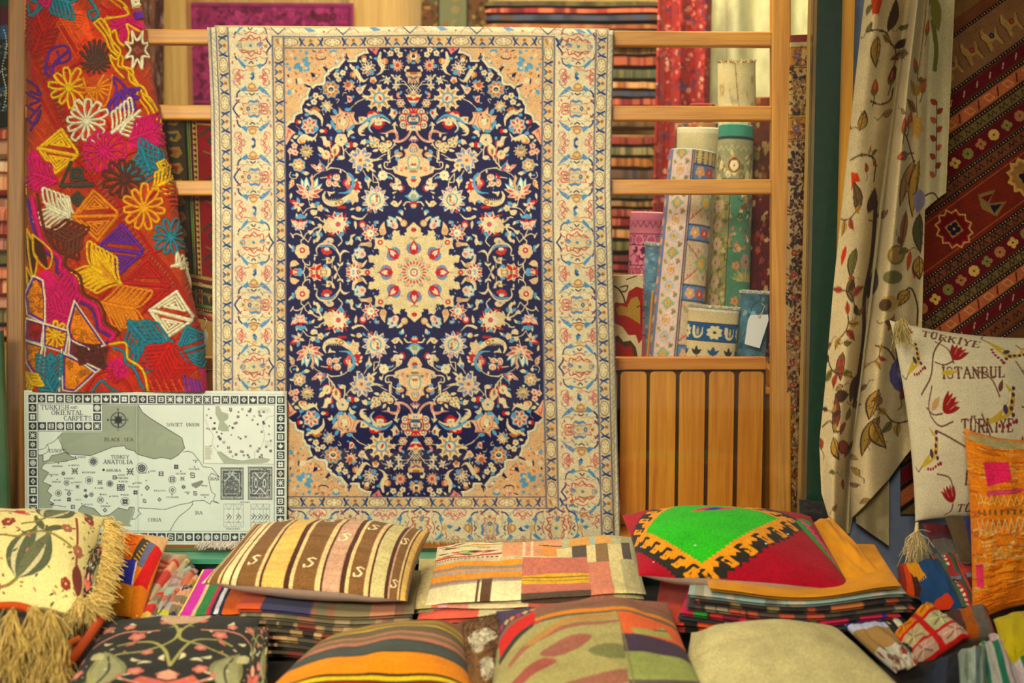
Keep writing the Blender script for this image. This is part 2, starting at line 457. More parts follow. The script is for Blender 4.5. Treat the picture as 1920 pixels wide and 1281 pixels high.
def box(name, x0, x1, y0, y1, z0, z1, mat, parent=None, bev=0.002):
    V, Fq = boxv(x0, x1, y0, y1, z0, z1)
    o = mesh(name, V, [tuple(f[::-1]) for f in Fq] if False else Fq, mat, parent, shade=False)
    if bev: bevelled(o, bev)
    return o
def beam(name, a, b, wx, wy, mat, parent=None, up=None, bev=0.003):
    """bar of section wx (sideways) by wy (depth) from a to b; object axes follow the bar so the grain does too"""
    a = Vector(a); b = Vector(b); d = (b - a); L = d.length; d.normalize()
    u = Vector(up) if up is not None else Vector(-AX)
    s = d.cross(u).normalized(); q = s.cross(d).normalized()
    V, Fq = boxv(-wx / 2, wx / 2, -wy / 2, wy / 2, 0, L)
    me = bpy.data.meshes.new(name); me.from_pydata([tuple(v) for v in V], [], Fq)
    from mathutils import Matrix
    o = bpy.data.objects.new(name, me); COL.objects.link(o); me.materials.append(mat)
    R = Matrix((s, q, d)).transposed().to_4x4()
    M = Matrix.Translation(a) @ R
    if parent is not None:
        o.parent = parent; M = Matrix.Translation(-Vector(parent.location)) @ M
    o.matrix_local = M if parent is not None else M
    if parent is None: o.matrix_world = M
    if bev: bevelled(o, bev)
    return o
def tube(pts, r, n=6, r2=None):
    P = np.asarray(pts, float); m = len(P)
    T = np.gradient(P, axis=0); T /= np.linalg.norm(T, axis=1, keepdims=True) + 1e-12
    up = np.array([0, 0, 1.0]) if abs(T[:, 2]).mean() < .8 else np.array([1.0, 0, 0])
    S = np.cross(T, up); S /= np.linalg.norm(S, axis=1, keepdims=True) + 1e-12; Q = np.cross(S, T)
    R = np.linspace(r, r if r2 is None else r2, m)
    th = np.linspace(0, 2 * np.pi, n, endpoint=False)
    V = P[:, None] + R[:, None, None] * (np.cos(th)[None, :, None] * S[:, None] + np.sin(th)[None, :, None] * Q[:, None])
    return V.reshape(-1, 3), quads(m, n, 0, True)
class MB:
    def __init__(s): s.V = []; s.F = []; s.C = []; s.n = 0
    def add(s, V, Fq, col):
        V = np.asarray(V, float).reshape(-1, 3); s.V.append(V); s.F.append(np.asarray(Fq, np.int32) + s.n)
        c = np.asarray(col, float)
        s.C.append(np.tile(c, (len(V), 1)) if c.ndim == 1 else c.reshape(-1, 3)); s.n += len(V)
    def build(s, name, mat, parent=None):
        return mesh(name, np.vstack(s.V), np.vstack(s.F), mat, parent, np.vstack(s.C))
# ------------------------------------------------------------------ the floral carpet in the middle
NV, CR, OC, RD, BL, BR, PK, SK, DB = '322c3e', 'e6cf96', 'e2b878', 'c2301f', '74a6b4', 'bd7f38', 'e8a878', 'f0dcae', '333a5c'
def carpet_pattern():
    c = Cv(384, 44, 1172, 1024, 2, 'ead6a4')
    B = 'ead6a4'
    # field
    XL, XR, YT, YB = 535, 1017, 89, 932
    cx, cy = 776.0, 510.5
    c.rect(XL, YT, XR, YB, NV)
    c.syms = [np.array([[sx, 0, cx * (1 - sx)], [0, sy, cy * (1 - sy)]], float) for sx in (1, -1) for sy in (1, -1)]
    # ---- corner spandrel
    c.ident()
    sp = ('535,89 712,89 707,93 696,92 690,86.5 689,92 692,99 683,100 675,104 671,106 669.5,115 655,115 652.6,114.5 '
          '655,110 650,108 649,99.5 645,104 648,112 642,119 636,127 628,128 621,134 613,135 616,128 612,124 605,124 612,133 619,137 '
          '617,140 610.5,144 610.5,156 607,159 594,160 587.5,166 583,160.5 572,156 570,158 576,163 583,165 581,171 578,178 579,185 572,188 569,195 '
          '566,199 567,212 559,214 554,217 552,224 551,229 546,229 541,234 535,238')
    P = pp(sp)
    c.poly(P, 'e9d39a')
    c.line(P[1:], 'efdcae', 1.6, sm=False)
    Q = P.copy(); Q[1:, 0] -= 3.2; Q[1:, 1] -= 3.0
    Q[0] = [535, 89]; Q[-1, 0] = 535; Q[1, 1] = 89
    c.poly(Q, 'a8b49a')
    Q2 = P.copy(); Q2[1:, 0] -= 4.4; Q2[1:, 1] -= 4.2; Q2[0] = [535, 89]; Q2[-1, 0] = 535; Q2[1, 1] = 89
    c.poly(Q2, OC)
    c.poly('537,236 540,239 555,249 548,253 542,263 537,271 535,271 535,236', 'e9b583'); c.line('537,262 541,243 545,250 541,246 538,258', RD, .8)
    c.poly('690,88 716,88 710,94 706,103 700,97 694,93', 'dd8c72'); c.disc(702, 93, 2.5, 'b8503f')
    T1 = (535, 85, 11.646); T2 = (655, 85, 11.646); T3 = (535, 190, 11.646); T4 = (655, 190, 11.646)
    T5 = (535, 295, 11.646); T6 = (655, 295, 11.646); T7 = (535, 400, 12.59, 11.14); T8 = (655, 400, 11.14)
    T7 = (535, 400, 11.14)
    c.tile(*T1)
    for x, y, r in [(235, 275, 38), (480, 150, 45), (55, 405, 36), (105, 520, 40), (345, 110, 28), (420, 320, 50), (480, 280, 45), (270, 440, 60), (240, 480, 45), (330, 480, 55),
                    (350, 545, 45), (480, 410, 60), (470, 360, 40), (500, 520, 50), (540, 385, 30), (100, 1010, 45), (80, 1050, 35), (310, 405, 30), (440, 540, 30), (1160, 300, 28), (1115, 380, 30), (305, 1100, 22)]:
        c.disc(x, y, r, BL, n=7, rot=x)
    for x, y, r in [(370, 420, 38), (465, 500, 30), (150, 215, 45), (1150, 340, 40), (100, 780, 60), (330, 780, 70), (185, 1010, 45), (350, 1120, 30)]: c.disc(x, y, r, 'ecd3a0', n=8)
    c.poly('555,585 600,600 665,640 655,700 590,690 575,640', NV); c.line('560,590 770,640 620,790 600,700', BR, 18, sm=False); c.poly('660,650 740,650 690,700', 'ecd9ae')
    c.disc(705, 715, 30, '8a8a6a'); c.disc(720, 720, 16, CR)
    c.leaf(245, 715, 265, 870, 34, NV); c.leaf(65, 635, 85, 705, 36, NV); c.leaf(590, 95, 700, 135, 26, NV)
    c.line('690,265 740,300 800,292 860,285 900,245', NV, 22)
    c.line('690,150 690,260 730,290', RD, 8); c.line('700,150 770,140 860,140', 'c87850', 8); c.disc(800, 195, 35, SK); c.disc(770, 130, 35, 'b98c78'); c.line('790,60 800,240', 'c65a40', 8)
    c.disc(1060, 130, 85, BL, 50); c.disc(1065, 185, 60, 'ecc98e'); c.line('945,185 1010,240 1050,270 1140,200', BR, 12); c.disc(1045, 255, 28, PK)
    for x, y, r in [(520, 770, 30), (745, 540, 24), (975, 385, 18), (350, 950, 22), (60, 890, 22), (15, 1250, 30), (900, 90, 26), (1290, 55, 40), (1210, 270, 24), (480, 650, 20), (650, 505, 16), (150, 640, 12), (250, 1200, 14)]:
        c.leaf(x - r, y - r * .6, x + r, y + r * .6, r * .9, RD if r > 16 else 'd07050')
    for x, y, r in [(245, 615, 45), (595, 265, 42), (200, 115, 30), (30, 300, 26), (240, 1000, 40), (150, 950, 24), (140, 1110, 24), (895, 445, 26), (1230, 260, 18), (40, 470, 22)]: c.disc(x, y, r, 'c8863e', r * .6, rot=40)
    for x, y in [(400, 680), (670, 420), (560, 820), (100, 1150)]: c.disc(x, y, 26, 'a9b083', 16, 50)
    # navy notches
    c.poly('820,455 870,455 905,490 945,500 925,560 905,580 870,530', NV); c.disc(895, 450, 26, 'c8813c')
    c.poly('1330,170 1350,160 1365,230 1400,280 1390,310 1335,290', NV)
    c.poly('415,830 470,860 560,890 550,930 480,905 440,900', NV); c.disc(440, 885, 22, 'c8813c')
    # ---- navy side, tile 1
    for x, y, r in [(1125, 645, 72), (1265, 600, 72), (1175, 745, 66), (670, 1098, 74), (790, 1138, 66), (630, 1235, 76)]: c.f5(x, y, r, CR, '8a5a2a', x)
    c.leaf(1100, 580, 1195, 520, 70, BL); c.leaf(1350, 545, 1330, 435, 60, CR); c.leaf(1300, 530, 1340, 500, 40, BL)
    c.leaf(1220, 700, 1280, 680, 34, BL); c.leaf(530, 1170, 600, 1110, 60, BL); c.leaf(1330, 590, 1380, 590, 20, BL)
    c.line('940,700 990,750 985,800', CR, 22, w2=8); c.line('1070,790 1030,780 1010,830', CR, 18, w2=6); c.line('735,925 770,965 820,960', CR, 16); c.line('770,1040 800,990', CR, 12)
    c.petals(1005, 965, 195, 8, 'dba35c', BL, None, rot=20, wid=.95, mark='b8702c'); c.disc(1005, 960, 85, SK); c.disc(1005, 965, 55, '3d3a44', 50); c.disc(1005, 985, 35, 'a49a7c')
    c.petals(1400, 880, 150, 9, 'ead0a0', None, None, rot=10, wid=.7, mark='d2742f'); c.disc(1380, 860, 60, 'c46a32'); c.leaf(1400, 780, 1510, 800, 70, BL)
    c.line('1340,1040 1280,1040 1260,1100', CR, 24, w2=8); c.poly('1350,1090 1440,1110 1480,1190 1430,1250 1360,1250 1360,1160', 'e8b98c'); c.leaf(1380, 1140, 1440, 1210, 40, 'b84c30'); c.leaf(1460, 1160, 1510, 1090, 60, BL); c.leaf(1360, 1260, 1300, 1260, 40, BL)
    c.line('1110,1190 1140,1170 1180,1190 1130,1260', CR, 18)
    # tile 2
    c.tile(*T2)
    for x, y, r in [(910, 175, 74), (1050, 100, 72), (1115, 205, 72)]: c.f5(x, y, r, CR, '7a4a20', x)
    c.leaf(900, 70, 985, 90, 40, BL); c.leaf(755, 85, 820, 160, 46, CR); c.leaf(860, 250, 840, 210, 40, BL); c.disc(1235, 115, 26, CR, 14, 40)
    c.poly('1330,110 1375,150 1410,160 1450,150 1495,110 1490,180 1530,210 1530,400 1480,390 1410,300 1350,350 1300,410 1310,350 1240,250 1320,220', 'd8a05a')
    c.disc(1410, 245, 70, SK); c.disc(1410, 245, 38, '3d3a44', 42); c.disc(1410, 300, 26, SK); c.poly('1360,110 1410,70 1450,110', BL); c.disc(1410, 385, 50, BL, 32); c.disc(1280, 340, 30, BL); c.disc(1290, 215, 24, BL)
    c.disc(1410, 195, 30, 'c07c34', 20)
    c.line('690,160 670,250 660,310 710,400 740,480 700,590 590,655', CR, 50, wm=130, w2=10); c.disc(790, 345, 75, 'c8823c'); c.disc(760, 340, 45, 'e6b67c'); c.leaf(640, 300, 535, 275, 70, BL)
    for k, y in enumerate((330, 400, 470, 540)): c.leaf(760, y, 810 + 5 * k, y - 25, 24, CR)
    c.line('870,430 870,530 840,535', CR, 8, sm=False)
    c.petals(420, 500, 185, 9, CR, None, None, rot=15, wid=.9, mark='51495c'); c.disc(425, 500, 75, 'e6bd84'); c.disc(420, 495, 40, SK); c.disc(420, 495, 14, '6d87a0')
    c.leaf(395, 590, 560, 620, 130, BL, -.1); c.disc(440, 590, 45, 'd9804c', 28)
    c.disc(330, 260, 66, 'c47a34', 50); c.disc(335, 320, 55, CR); c.leaf(240, 310, 270, 390, 40, CR); c.leaf(450, 230, 510, 290, 50, CR); c.line('400,350 450,300', CR, 10)
    c.leaf(30, 390, 50, 500, 60, CR); c.disc(90, 490, 45, CR); c.leaf(180, 520, 200, 430, 90, BL)
    c.disc(90, 640, 72, 'c8803c'); c.disc(110, 640, 48, 'e2b87c'); c.line('150,560 190,620 250,730 330,780 430,715', CR, 100, wm=90, w2=10)
    for x, y in ((140, 720), (190, 790), (250, 800)): c.leaf(x, y - 40, x - 15, y + 40, 26, CR)
    c.petals(530, 760, 85, 5, 'e8cc94', None, None, rot=10, wid=1.1); c.disc(530, 790, 45, 'cc8236')
    c.petals(1060, 440, 150, 12, 'e8c896', None, 'c25a30', rot=5, wid=.75, mark='c8623a', rc=.3); c.leaf(960, 480, 900, 420, 90, BL)
    c.leaf(970, 300, 1000, 380, 40, CR)
    for x, y in ((835, 765), (1065, 730), (1030, 890)):
        for a, col in ((20, CR), (80, BL), (140, CR), (200, CR), (260, BL), (320, CR)):
            a = math.radians(a + x); c.leaf(x, y, x + 110 * math.cos(a), y + 110 * math.sin(a), 50, col if col == CR else 'a9b59c')
        c.disc(x, y, 26, PK)
    c.line('740,770 690,770 650,820', CR, 26, w2=8); c.leaf(720, 660, 790, 700, 40, CR); c.leaf(915, 630, 1000, 710, 50, CR)
    c.line('1230,550 1260,470 1310,480', CR, 50, w2=30); c.disc(1290, 490, 35, CR)
    c.line('1090,860 1180,845 1240,860 1300,900 1380,1020', CR, 18); c.line('1150,780 1210,790 1260,860 1330,950', CR, 18); c.line('1390,870 1340,920 1250,985 1320,1060', CR, 16, sm=False); c.line('1370,860 1440,930 1500,1000 1450,1060', CR, 16, sm=False)
    c.line('1500,860 1440,930 1390,1000', CR, 16); c.disc(1385, 1015, 26, CR)
    c.poly('1240,570 1320,600 1385,640 1440,600 1520,575 1500,660 1440,700 1480,850 1410,800 1380,850 1340,800 1285,850 1290,720 1235,665', 'dfb878')
    c.disc(1385, 610, 60, 'b8702c', 30); c.line('1290,680 1380,740 1330,800', '5a5058', 16); c.line('1480,680 1390,740 1430,800', '5a5058', 16); c.disc(1385, 770, 22, PK)
    c.poly('1215,1060 1300,1090 1385,1030 1480,1090 1530,1060 1530,1150 1450,1250 1385,1270 1320,1250 1280,1180', CR); c.leaf(1260, 1130, 1370, 1215, 46, RD); c.leaf(1510, 1130, 1400, 1215, 46, RD); c.disc(1385, 1090, 32, 'd89a58')
    c.poly('1330,1250 1440,1250 1390,1350', BL)
    # bud and big rosette
    c.poly('145,950 190,900 240,930 320,870 395,850 340,940 290,1040 235,1075 180,1020', CR); c.disc(235, 970, 50, 'e0987a', 30); c.leaf(240, 930, 240, 850, 70, BL)
    c.line('280,1050 350,1095 420,1100', CR, 14); c.line('130,1280 190,1230 300,1180 400,1120', CR, 24)
    c.petals(660, 1150, 290, 8, CR, None, None, rot=0, wid=.9, mark='cf9448')
    for a in range(0, 360, 45):
        a = math.radians(a); X, Y = 660 + 240 * math.cos(a), 1150 + 240 * math.sin(a)
        for d in (-38, 0, 38): c.leaf(X - math.sin(a) * d * .6, Y + math.cos(a) * d * .6, X - math.sin(a) * d * 1.3 + 70 * math.cos(a), Y + math.cos(a) * d * 1.3 + 70 * math.sin(a), 36, CR)
    c.disc(660, 1150, 130, BL); c.disc(660, 1150, 95, 'e8cf9a'); c.poly('640,1100 690,1130 720,1190 690,1210 660,1170', RD)
    c.leaf(270, 1110, 400, 1130, 50, CR); c.line('940,1160 1000,1190 1060,1200', CR, 20); c.leaf(1090, 1020, 1050, 1130, 70, 'dba06c'); c.leaf(1150, 990, 1110, 1080, 60, BL); c.leaf(1130, 1150, 1030, 1110, 50, 'dd9370')
    # ---- tile 4 (below tile 2)
    c.tile(*T4)
    c.petals(1130, 40, 105, 6, CR, None, '6d87a0', rot=0, wid=1.1, mark='b8502e', rc=.2)
    c.line('1210,110 1240,180', CR, 14)
    c.poly('860,300 910,230 905,130 960,170 1030,200 1050,270 1010,350 965,400 920,350 900,310', CR); c.leaf(960, 170, 1060, 280, 40, BL, -.2); c.leaf(965, 400, 930, 340, 40, BL); c.disc(995, 250, 24, RD, 42)
    c.line('1050,255 1110,250 1110,210', CR, 14); c.line('1110,260 1120,300', CR, 12)
    # central symmetric palmette
    c.disc(1385, 400, 280, 'e2b878', 250)
    for x, y in ((1240, 235), (1160, 375), (1185, 520)): c.disc(x, y, 80, CR); c.ring(x, y, 36, '6a5868', 14)
    c.line('1140,255 1250,290 1370,245 1500,300', RD, 24); c.line('1090,445 1230,410 1240,290', RD, 20, sm=False); c.line('1235,400 1250,490 1245,600', RD, 22); c.line('1250,510 1370,520 1500,515', RD, 22, sm=False); c.line('1310,150 1340,220 1385,240 1420,220 1440,150', RD, 30)
    c.disc(1385, 390, 125, '4a5a62'); c.poly('1310,330 1385,380 1450,330 1470,450 1385,420 1300,460', CR); c.disc(1385, 390, 22, 'b25a4a'); c.disc(1385, 440, 40, '83a4a4', 18); c.disc(1385, 290, 26, PK)
    c.poly('1250,560 1330,520 1440,520 1510,560 1500,650 1440,610 1385,640 1320,620 1260,650', CR); c.leaf(1385, 540, 1385, 605, 34, '6d90a4')
    c.line('1350,640 1300,740 1250,800 1180,850 1080,880 980,860', 'e6b78c', 46, w2=60); c.line('1330,680 1260,790 1150,850 1070,850', 'd2744c', 12)
    c.line('1040,860 1050,760 1010,660 900,660 800,700 660,690', 'e4b082', 60, wm=70, w2=8); c.line('1040,800 1050,720', RD, 12); c.leaf(820, 690, 830, 800, 60, CR); c.line('720,680 850,665 980,665', 'd2744c', 8)
    c.line('1010,470 990,560 1010,640', CR, 46); c.leaf(1000, 470, 930, 540, 40, CR); c.leaf(1010, 470, 1070, 560, 34, 'b8b890')
    # blue-backed curving leaf with red clusters
    c.disc(480, 300, 92, RD); c.disc(460, 340, 60, CR); c.disc(540, 240, 40, RD); c.disc(630, 270, 42, RD); c.disc(560, 300, 60, 'e6c08c')
    c.poly('200,340 300,330 400,350 380,420 300,480 220,490', CR); c.disc(270, 395, 28, 'c8813c')
    c.line('300,480 420,400 520,350 700,310 820,370 910,450', BL, 50, wm=75, w2=16)
    c.line('410,490 350,530 270,580 230,650 250,720 350,740', CR, 90, wm=100, w2=16)
    for x, y in ((340, 560), (310, 620), (290, 670)): c.leaf(x - 50, y, x + 50, y - 20, 30, CR)
    c.line('900,470 780,410 620,380 520,420 450,520 440,600 520,690', CR, 20, wm=90, w2=10); c.line('470,440 420,540 430,620 500,690', BL, 30, w2=10)
    c.line('560,420 700,420 800,430 900,490', CR, 60, w2=14)
    for x, y, r in ((550, 520, 45), (600, 560, 45), (650, 580, 40), (700, 550, 40), (750, 490, 40)): c.disc(x, y, r, RD)
    c.disc(640, 480, 90, 'e8cc94', 60); c.disc(640, 460, 26, 'a8b083', 18); c.disc(575, 510, 18, SK); c.disc(690, 370, 18, 'c04a34'); c.disc(610, 370, 14, 'c04a34')
    # little stars and stems
    for x, y, r in ((550, 900, 130), (750, 1010, 130)):
        c.petals(x, y, r, 5, CR, None, '9bb0a0', rot=x, wid=1.2, mark='b98638', rc=.2)
    c.leaf(480, 850, 450, 735, 80, CR); c.leaf(770, 860, 690, 750, 70, CR); c.disc(860, 930, 80, CR); c.disc(880, 900, 30, 'c0883c'); c.disc(800, 900, 26, 'c0883c'); c.leaf(640, 1060, 500, 1090, 70, CR); c.leaf(440, 950, 370, 990, 50, CR)
    c.poly('230,940 270,850 350,820 400,880 330,960 280,930', CR); c.disc(400, 880, 42, BL)
    c.disc(0, 960, 70, RD); c.disc(-30, 960, 50, 'ecd9ae'); c.leaf(60, 960, 200, 940, 110, CR)
    c.line('1000,900 950,1000 870,1080 880,1280', CR, 26); c.leaf(960, 950, 1040, 950, 40, CR); c.line('900,1090 890,1250 960,1200 1010,1190', CR, 16); c.line('850,1100 850,1280', CR, 18)
    c.disc(1080, 1160, 95, 'd9a25c', 60); c.disc(1060, 1200, 60, CR, 40); c.leaf(980, 1130, 1090, 1050, 70, '86a6b4'); c.leaf(1140, 980, 1145, 1080, 60, CR); c.disc(1060, 1260, 50, '8aa2b4')
    c.line('480,1270 600,1260 720,1190 800,1150', CR, 22)
    # spiky rosette left bottom
    c.petals(250, 1260, 280, 9, 'e8cd98', None, None, rot=12, wid=1.0, mark='9a90a0'); c.line('190,1220 300,1180 370,1180', 'c87a6a', 12); c.disc(240, 1290, 130, 'e6c490'); c.disc(240, 1290, 34, 'b4702c')
    c.line('0,1150 60,1200', CR, 20)
    for x, y in ((150, 1160), (370, 1110), (170, 1480), (340, 1400), (400, 1290), (100, 1330)): c.disc(x, y, 34, '8196a8', 22, 60)
    # ivory cartouche above the medallion
    c.poly('1385,900 1440,950 1480,1030 1560,1030 1530,1150 1530,1280 1190,1280 1230,1150 1190,1050 1280,1030 1320,950', 'e7bf80')
    c.poly('1385,930 1430,1000 1450,1090 1385,1120 1310,1090 1330,1000', 'd2904e'); c.poly('1385,960 1420,1020 1430,1090 1385,1110 1340,1090 1350,1020', 'e6c486'); c.disc(1365, 1065, 36, '7ea0a8'); c.disc(1365, 1065, 16, SK); c.disc(1385, 1205, 50, 'c87a4a', 26)
    c.poly('1300,850 1385,740 1450,850 1385,890', 'e0c890'); c.disc(1340, 855, 26, 'a8607c'); c.disc(1420, 855, 26, 'a8607c')
    c.line('1240,1280 1240,1150 1210,1070', 'c87a4a', 9)
    # ---- tile 3
    c.tile(*T3)
    c.petals(910, 110, 150, 9, 'e4cb92', None, None, rot=100, wid=.85, mark='b78f4e'); c.leaf(820, 120, 900, 210, 70, BL); c.leaf(460, 60, 570, 90, 60, CR)
    c.leaf(640, 120, 640, 80, 20, BL)
    c.poly('400,160 460,150 520,200 500,250 450,240', CR); c.leaf(415, 300, 530, 290, 80, BL)
    c.disc(655, 195, 100, 'c27c34', 60); c.line('560,240 640,240 740,310 800,400 800,530', CR, 110, wm=95, w2=26)
    for x, y in ((560, 190), (620, 150), (690, 150), (745, 195)): c.disc(x, y, 28, 'c27c34')
    c.petals(535, 535, 190, 7, 'ecc496', BL, None, rot=12, wid=1.0, mark='c0523c'); c.disc(540, 530, 62, 'd8b878'); c.disc(535, 535, 30, 'a2a888'); c.leaf(600, 620, 730, 600, 130, BL)
    c.disc(270, 450, 50, RD, 56); c.disc(315, 450, 38, CR); c.leaf(350, 330, 380, 400, 40, 'd8a870'); c.disc(870, 650, 50, RD, 56); c.leaf(740, 650, 860, 650, 90, CR); c.line('800,200 840,270', CR, 8); c.disc(840, 290, 16, PK)
    c.poly('880,540 930,480 1010,520 1010,580 970,620 950,560', CR)
    c.line('230,540 300,600 300,650', 'd8b088', 12); c.poly('270,700 300,640 390,690 360,730 280,740', BL); c.leaf(160, 800, 290, 750, 80, CR)
    c.line('320,860 400,770 520,810 620,810 700,700', CR, 130, wm=100, w2=16); c.disc(370, 870, 80, 'd2913e', 60); c.disc(390, 840, 60, 'e2c088')
    for x in (400, 480, 560, 640): c.leaf(x, 800, x + 20, 890, 40, CR)
    c.poly('980,310 1100,310 1170,260 1170,120 1260,210 1340,230 1520,235 1500,330 1540,420 1640,500 1510,510 1400,600 1310,620 1270,700 1240,610 1080,640 1110,500 1060,450 1010,380', 'e8bd84')
    for x, y, a in ((1090, 230, 60), (1370, 180, 0), (1030, 480, 80), (1180, 650, 0), (1400, 620, -30), (1460, 560, -40), (1080, 560, 60)): c.disc(x, y, 75, BL, 42, a)
    c.poly('980,310 1100,310 1170,260 1170,120 1260,210 1340,230 1520,235 1500,330 1540,420 1580,500 1480,500 1380,580 1310,600 1270,690 1240,600 1090,620 1120,500 1070,430 1020,370', 'e8bd84')
    c.line('1190,170 1330,250 1490,260', 'b8583a', 14); c.line('1010,330 1130,340 1200,290', 'b8683e', 12); c.line('1140,600 1120,400 1240,270', 'b8683e', 12); c.line('1330,280 1400,400 1370,560 1310,600', 'b8683e', 12); c.line('1420,290 1470,420 1500,500', 'b8583a', 12)
    c.disc(1260, 430, 100, 'd9b878', 130); c.disc(1260, 440, 60, 'ecd9a4', 100); c.disc(1330, 290, 20, '2b2a45'); c.disc(1295, 360, 22, 'b84a44'); c.disc(1190, 420, 20, 'a08a50', 40)
    c.line('1420,160 1514,70', CR, 14)
    c.petals(1220, 840, 150, 5, CR, None, '6a6a80', rot=-54, wid=1.5, rc=.16)
    c.poly('1350,740 1380,650 1440,620 1520,680 1420,730 1380,800', CR); c.leaf(1430, 780, 1540, 800, 60, BL)
    for x, y in ((195, 970), (110, 1090), (210, 1120)): c.f5(x, y, 76, 'e8b88c', 'b8382c', x)
    c.leaf(110, 830, 190, 890, 50, CR); c.leaf(130, 880, 220, 900, 30, BL); c.line('90,1150 90,1280', CR, 14)
    c.petals(455, 1090, 165, 11, 'ddc590', None, None, rot=0, wid=.9, mark='a8802e'); c.disc(455, 1060, 60, 'b48a4a', 30); c.disc(470, 995, 40, BL, 18)
    c.poly('740,770 880,760 910,850 980,880 990,970 900,1000 830,960 820,870 790,800', CR); c.line('960,850 1010,900 990,980', RD, 26); c.line('830,960 900,1010', RD, 16); c.leaf(990, 760, 1010, 860, 60, BL)
    c.disc(900, 920, 26, 'ecd9ae'); c.line('940,960 990,1040 990,1180 1000,1280', CR, 24)
    c.disc(1090, 1080, 105, RD, 150, 20); c.disc(1085, 1070, 90, CR, 130, 20); c.leaf(1080, 1000, 1150, 920, 90, CR); c.disc(1080, 1100, 34, 'b8924e', 70); c.disc(1080, 1100, 14, '8a6a3a', 50)
    c.disc(885, 1180, 110, RD, 110); c.disc(885, 1165, 100, CR, 100); c.leaf(840, 1130, 700, 990, 110, CR); c.disc(890, 1150, 16, BR, 44, -30); c.leaf(790, 1200, 705, 1150, 50, BL)
    c.line('1060,1200 1040,1280', CR, 30); c.disc(985, 1110, 26, RD)
    c.line('1240,960 1270,1080 1270,1200', CR, 28); c.line('1290,1050 1400,1180 1450,1240', CR, 22); c.disc(1220, 1230, 80, CR, 50); c.leaf(1180, 1250, 1110, 1280, 50, BL); c.leaf(1300, 1050, 1350, 1030, 26, CR); c.leaf(1300, 920, 1390, 960, 80, BL); c.disc(1440, 950, 40, RD, 70)
    c.leaf(1440, 1120, 1520, 1080, 60, CR); c.leaf(400, 1250, 480, 1250, 50, CR)
    # ---- tile 5
    c.tile(*T5)
    c.petals(280, 170, 150, 7, 'e0b878', BL, None, rot=25, wid=1.2, mark='c07e38'); c.disc(280, 165, 66, 'ead2a0'); c.disc(280, 150, 26, '9a845c', 14); c.leaf(60, 175, 150, 140, 50, 'd8d4a0')
    c.line('110,320 80,400 130,460 220,460 250,380', CR, 20); c.leaf(250, 430, 230, 330, 76, CR); c.leaf(130, 380, 210, 400, 40, BL); c.disc(385, 330, 50, BL, 38); c.leaf(380, 350, 520, 350, 90, CR)
    c.poly('120,480 180,500 185,590 150,640 50,700 70,640 60,600 100,570 60,560', 'e2bc82'); c.leaf(150, 520, 140, 630, 40, 'cf8e48')
    c.leaf(115, 775, 90, 930, 56, CR)
    c.poly('540,150 640,160 680,200 740,120 740,30 790,180 860,270 870,300 780,310 690,320 640,270 560,200', 'eab98c'); c.line('560,170 650,210', 'b8583a', 14); c.disc(695, 270, 22, 'b82c24'); c.line('780,180 810,250 860,290', RD, 20); c.line('760,110 830,180 880,230', BL, 34); c.line('740,260 850,300', '7c98b0', 20); c.disc(720, 230, 30, SK)
    c.line('890,240 950,150 1000,110 1040,0', CR, 44, w2=14); c.line('930,130 950,0', CR, 20); c.line('980,110 1000,0', CR, 16)
    c.line('600,440 650,380 760,320', CR, 20); c.line('890,285 980,240 1090,240 1200,260 1310,320 1350,370', CR, 28, w2=20); c.leaf(980, 250, 970, 210, 40, CR); c.leaf(1200, 270, 1200, 360, 50, CR)
    # lotus
    for x, y, w, L in ((330, 450, 90, 330), (450, 420, 120, 380), (700, 430, 110, 370), (800, 560, 80, 340)):
        c.leaf(510, 780, x, y, w * 1.35, BL, .08 if x > 500 else -.08); c.leaf(510, 780, x, y + 14, w * .85, 'eadfae', .08 if x > 500 else -.08)
    c.poly('520,780 560,560 520,450 580,370 600,460 630,560 600,680', 'e2b67a'); c.line('590,440 610,590 570,700 490,770', 'b8713a', 14); c.leaf(480, 740, 475, 600, 60, '3a3450'); c.disc(475, 680, 16, SK)
    for x, y in ((215, 570), (205, 740), (345, 900), (570, 950), (750, 870), (825, 695)):
        c.leaf(480, 790, x, y, 120, 'ecc89a'); c.leaf(480 + (x - 480) * .35, 790 + (y - 790) * .35, x + (480 - x) * .12, y + (790 - y) * .12, 56, 'cc6c4a')
    c.line('470,870 500,950 520,1050', CR, 20)
    # orchid
    c.disc(1110, 440, 85, 'ecd0a0', 80); c.disc(940, 560, 66, 'ecd0a0', 90); c.disc(1080, 580, 80, 'ecd0a0', 66); c.ring(1110, 410, 40, 'c2583e', 12); c.ring(945, 550, 34, 'c2583e', 14, 48); c.ring(1085, 555, 40, 'c2583e', 14); c.leaf(1120, 600, 1210, 660, 40, CR)
    c.leaf(960, 480, 990, 345, 70, RD); c.leaf(960, 480, 880, 400, 60, RD); c.disc(910, 440, 22, RD); c.leaf(985, 470, 990, 400, 30, 'ecd9c0'); c.disc(1000, 470, 26, '6d90a4'); c.line('760,455 840,440 900,440', CR, 24); c.leaf(1160, 515, 1220, 515, 34, BL)
    c.leaf(1045, 650, 1050, 720, 24, BL)
    # crescent: blue arc + peony + cream feather
    c.disc(1330, 560, 88, RD); c.disc(1350, 570, 66, 'ecc490'); c.disc(1380, 650, 58, 'd8705a'); c.ring(1320, 570, 34, 'c24a38', 12); c.ring(1380, 660, 24, 'c24a38', 12); c.disc(1400, 470, 60, 'e6bd84'); c.disc(1380, 400, 50, 'e2b676', 70)
    c.line('1390,350 1460,430 1480,560 1440,700 1340,770 1160,780', BL, 40, wm=80, w2=20)
    c.line('860,750 820,850 870,960 1000,1010 1150,1000 1330,900 1450,820', CR, 30, wm=130, w2=110)
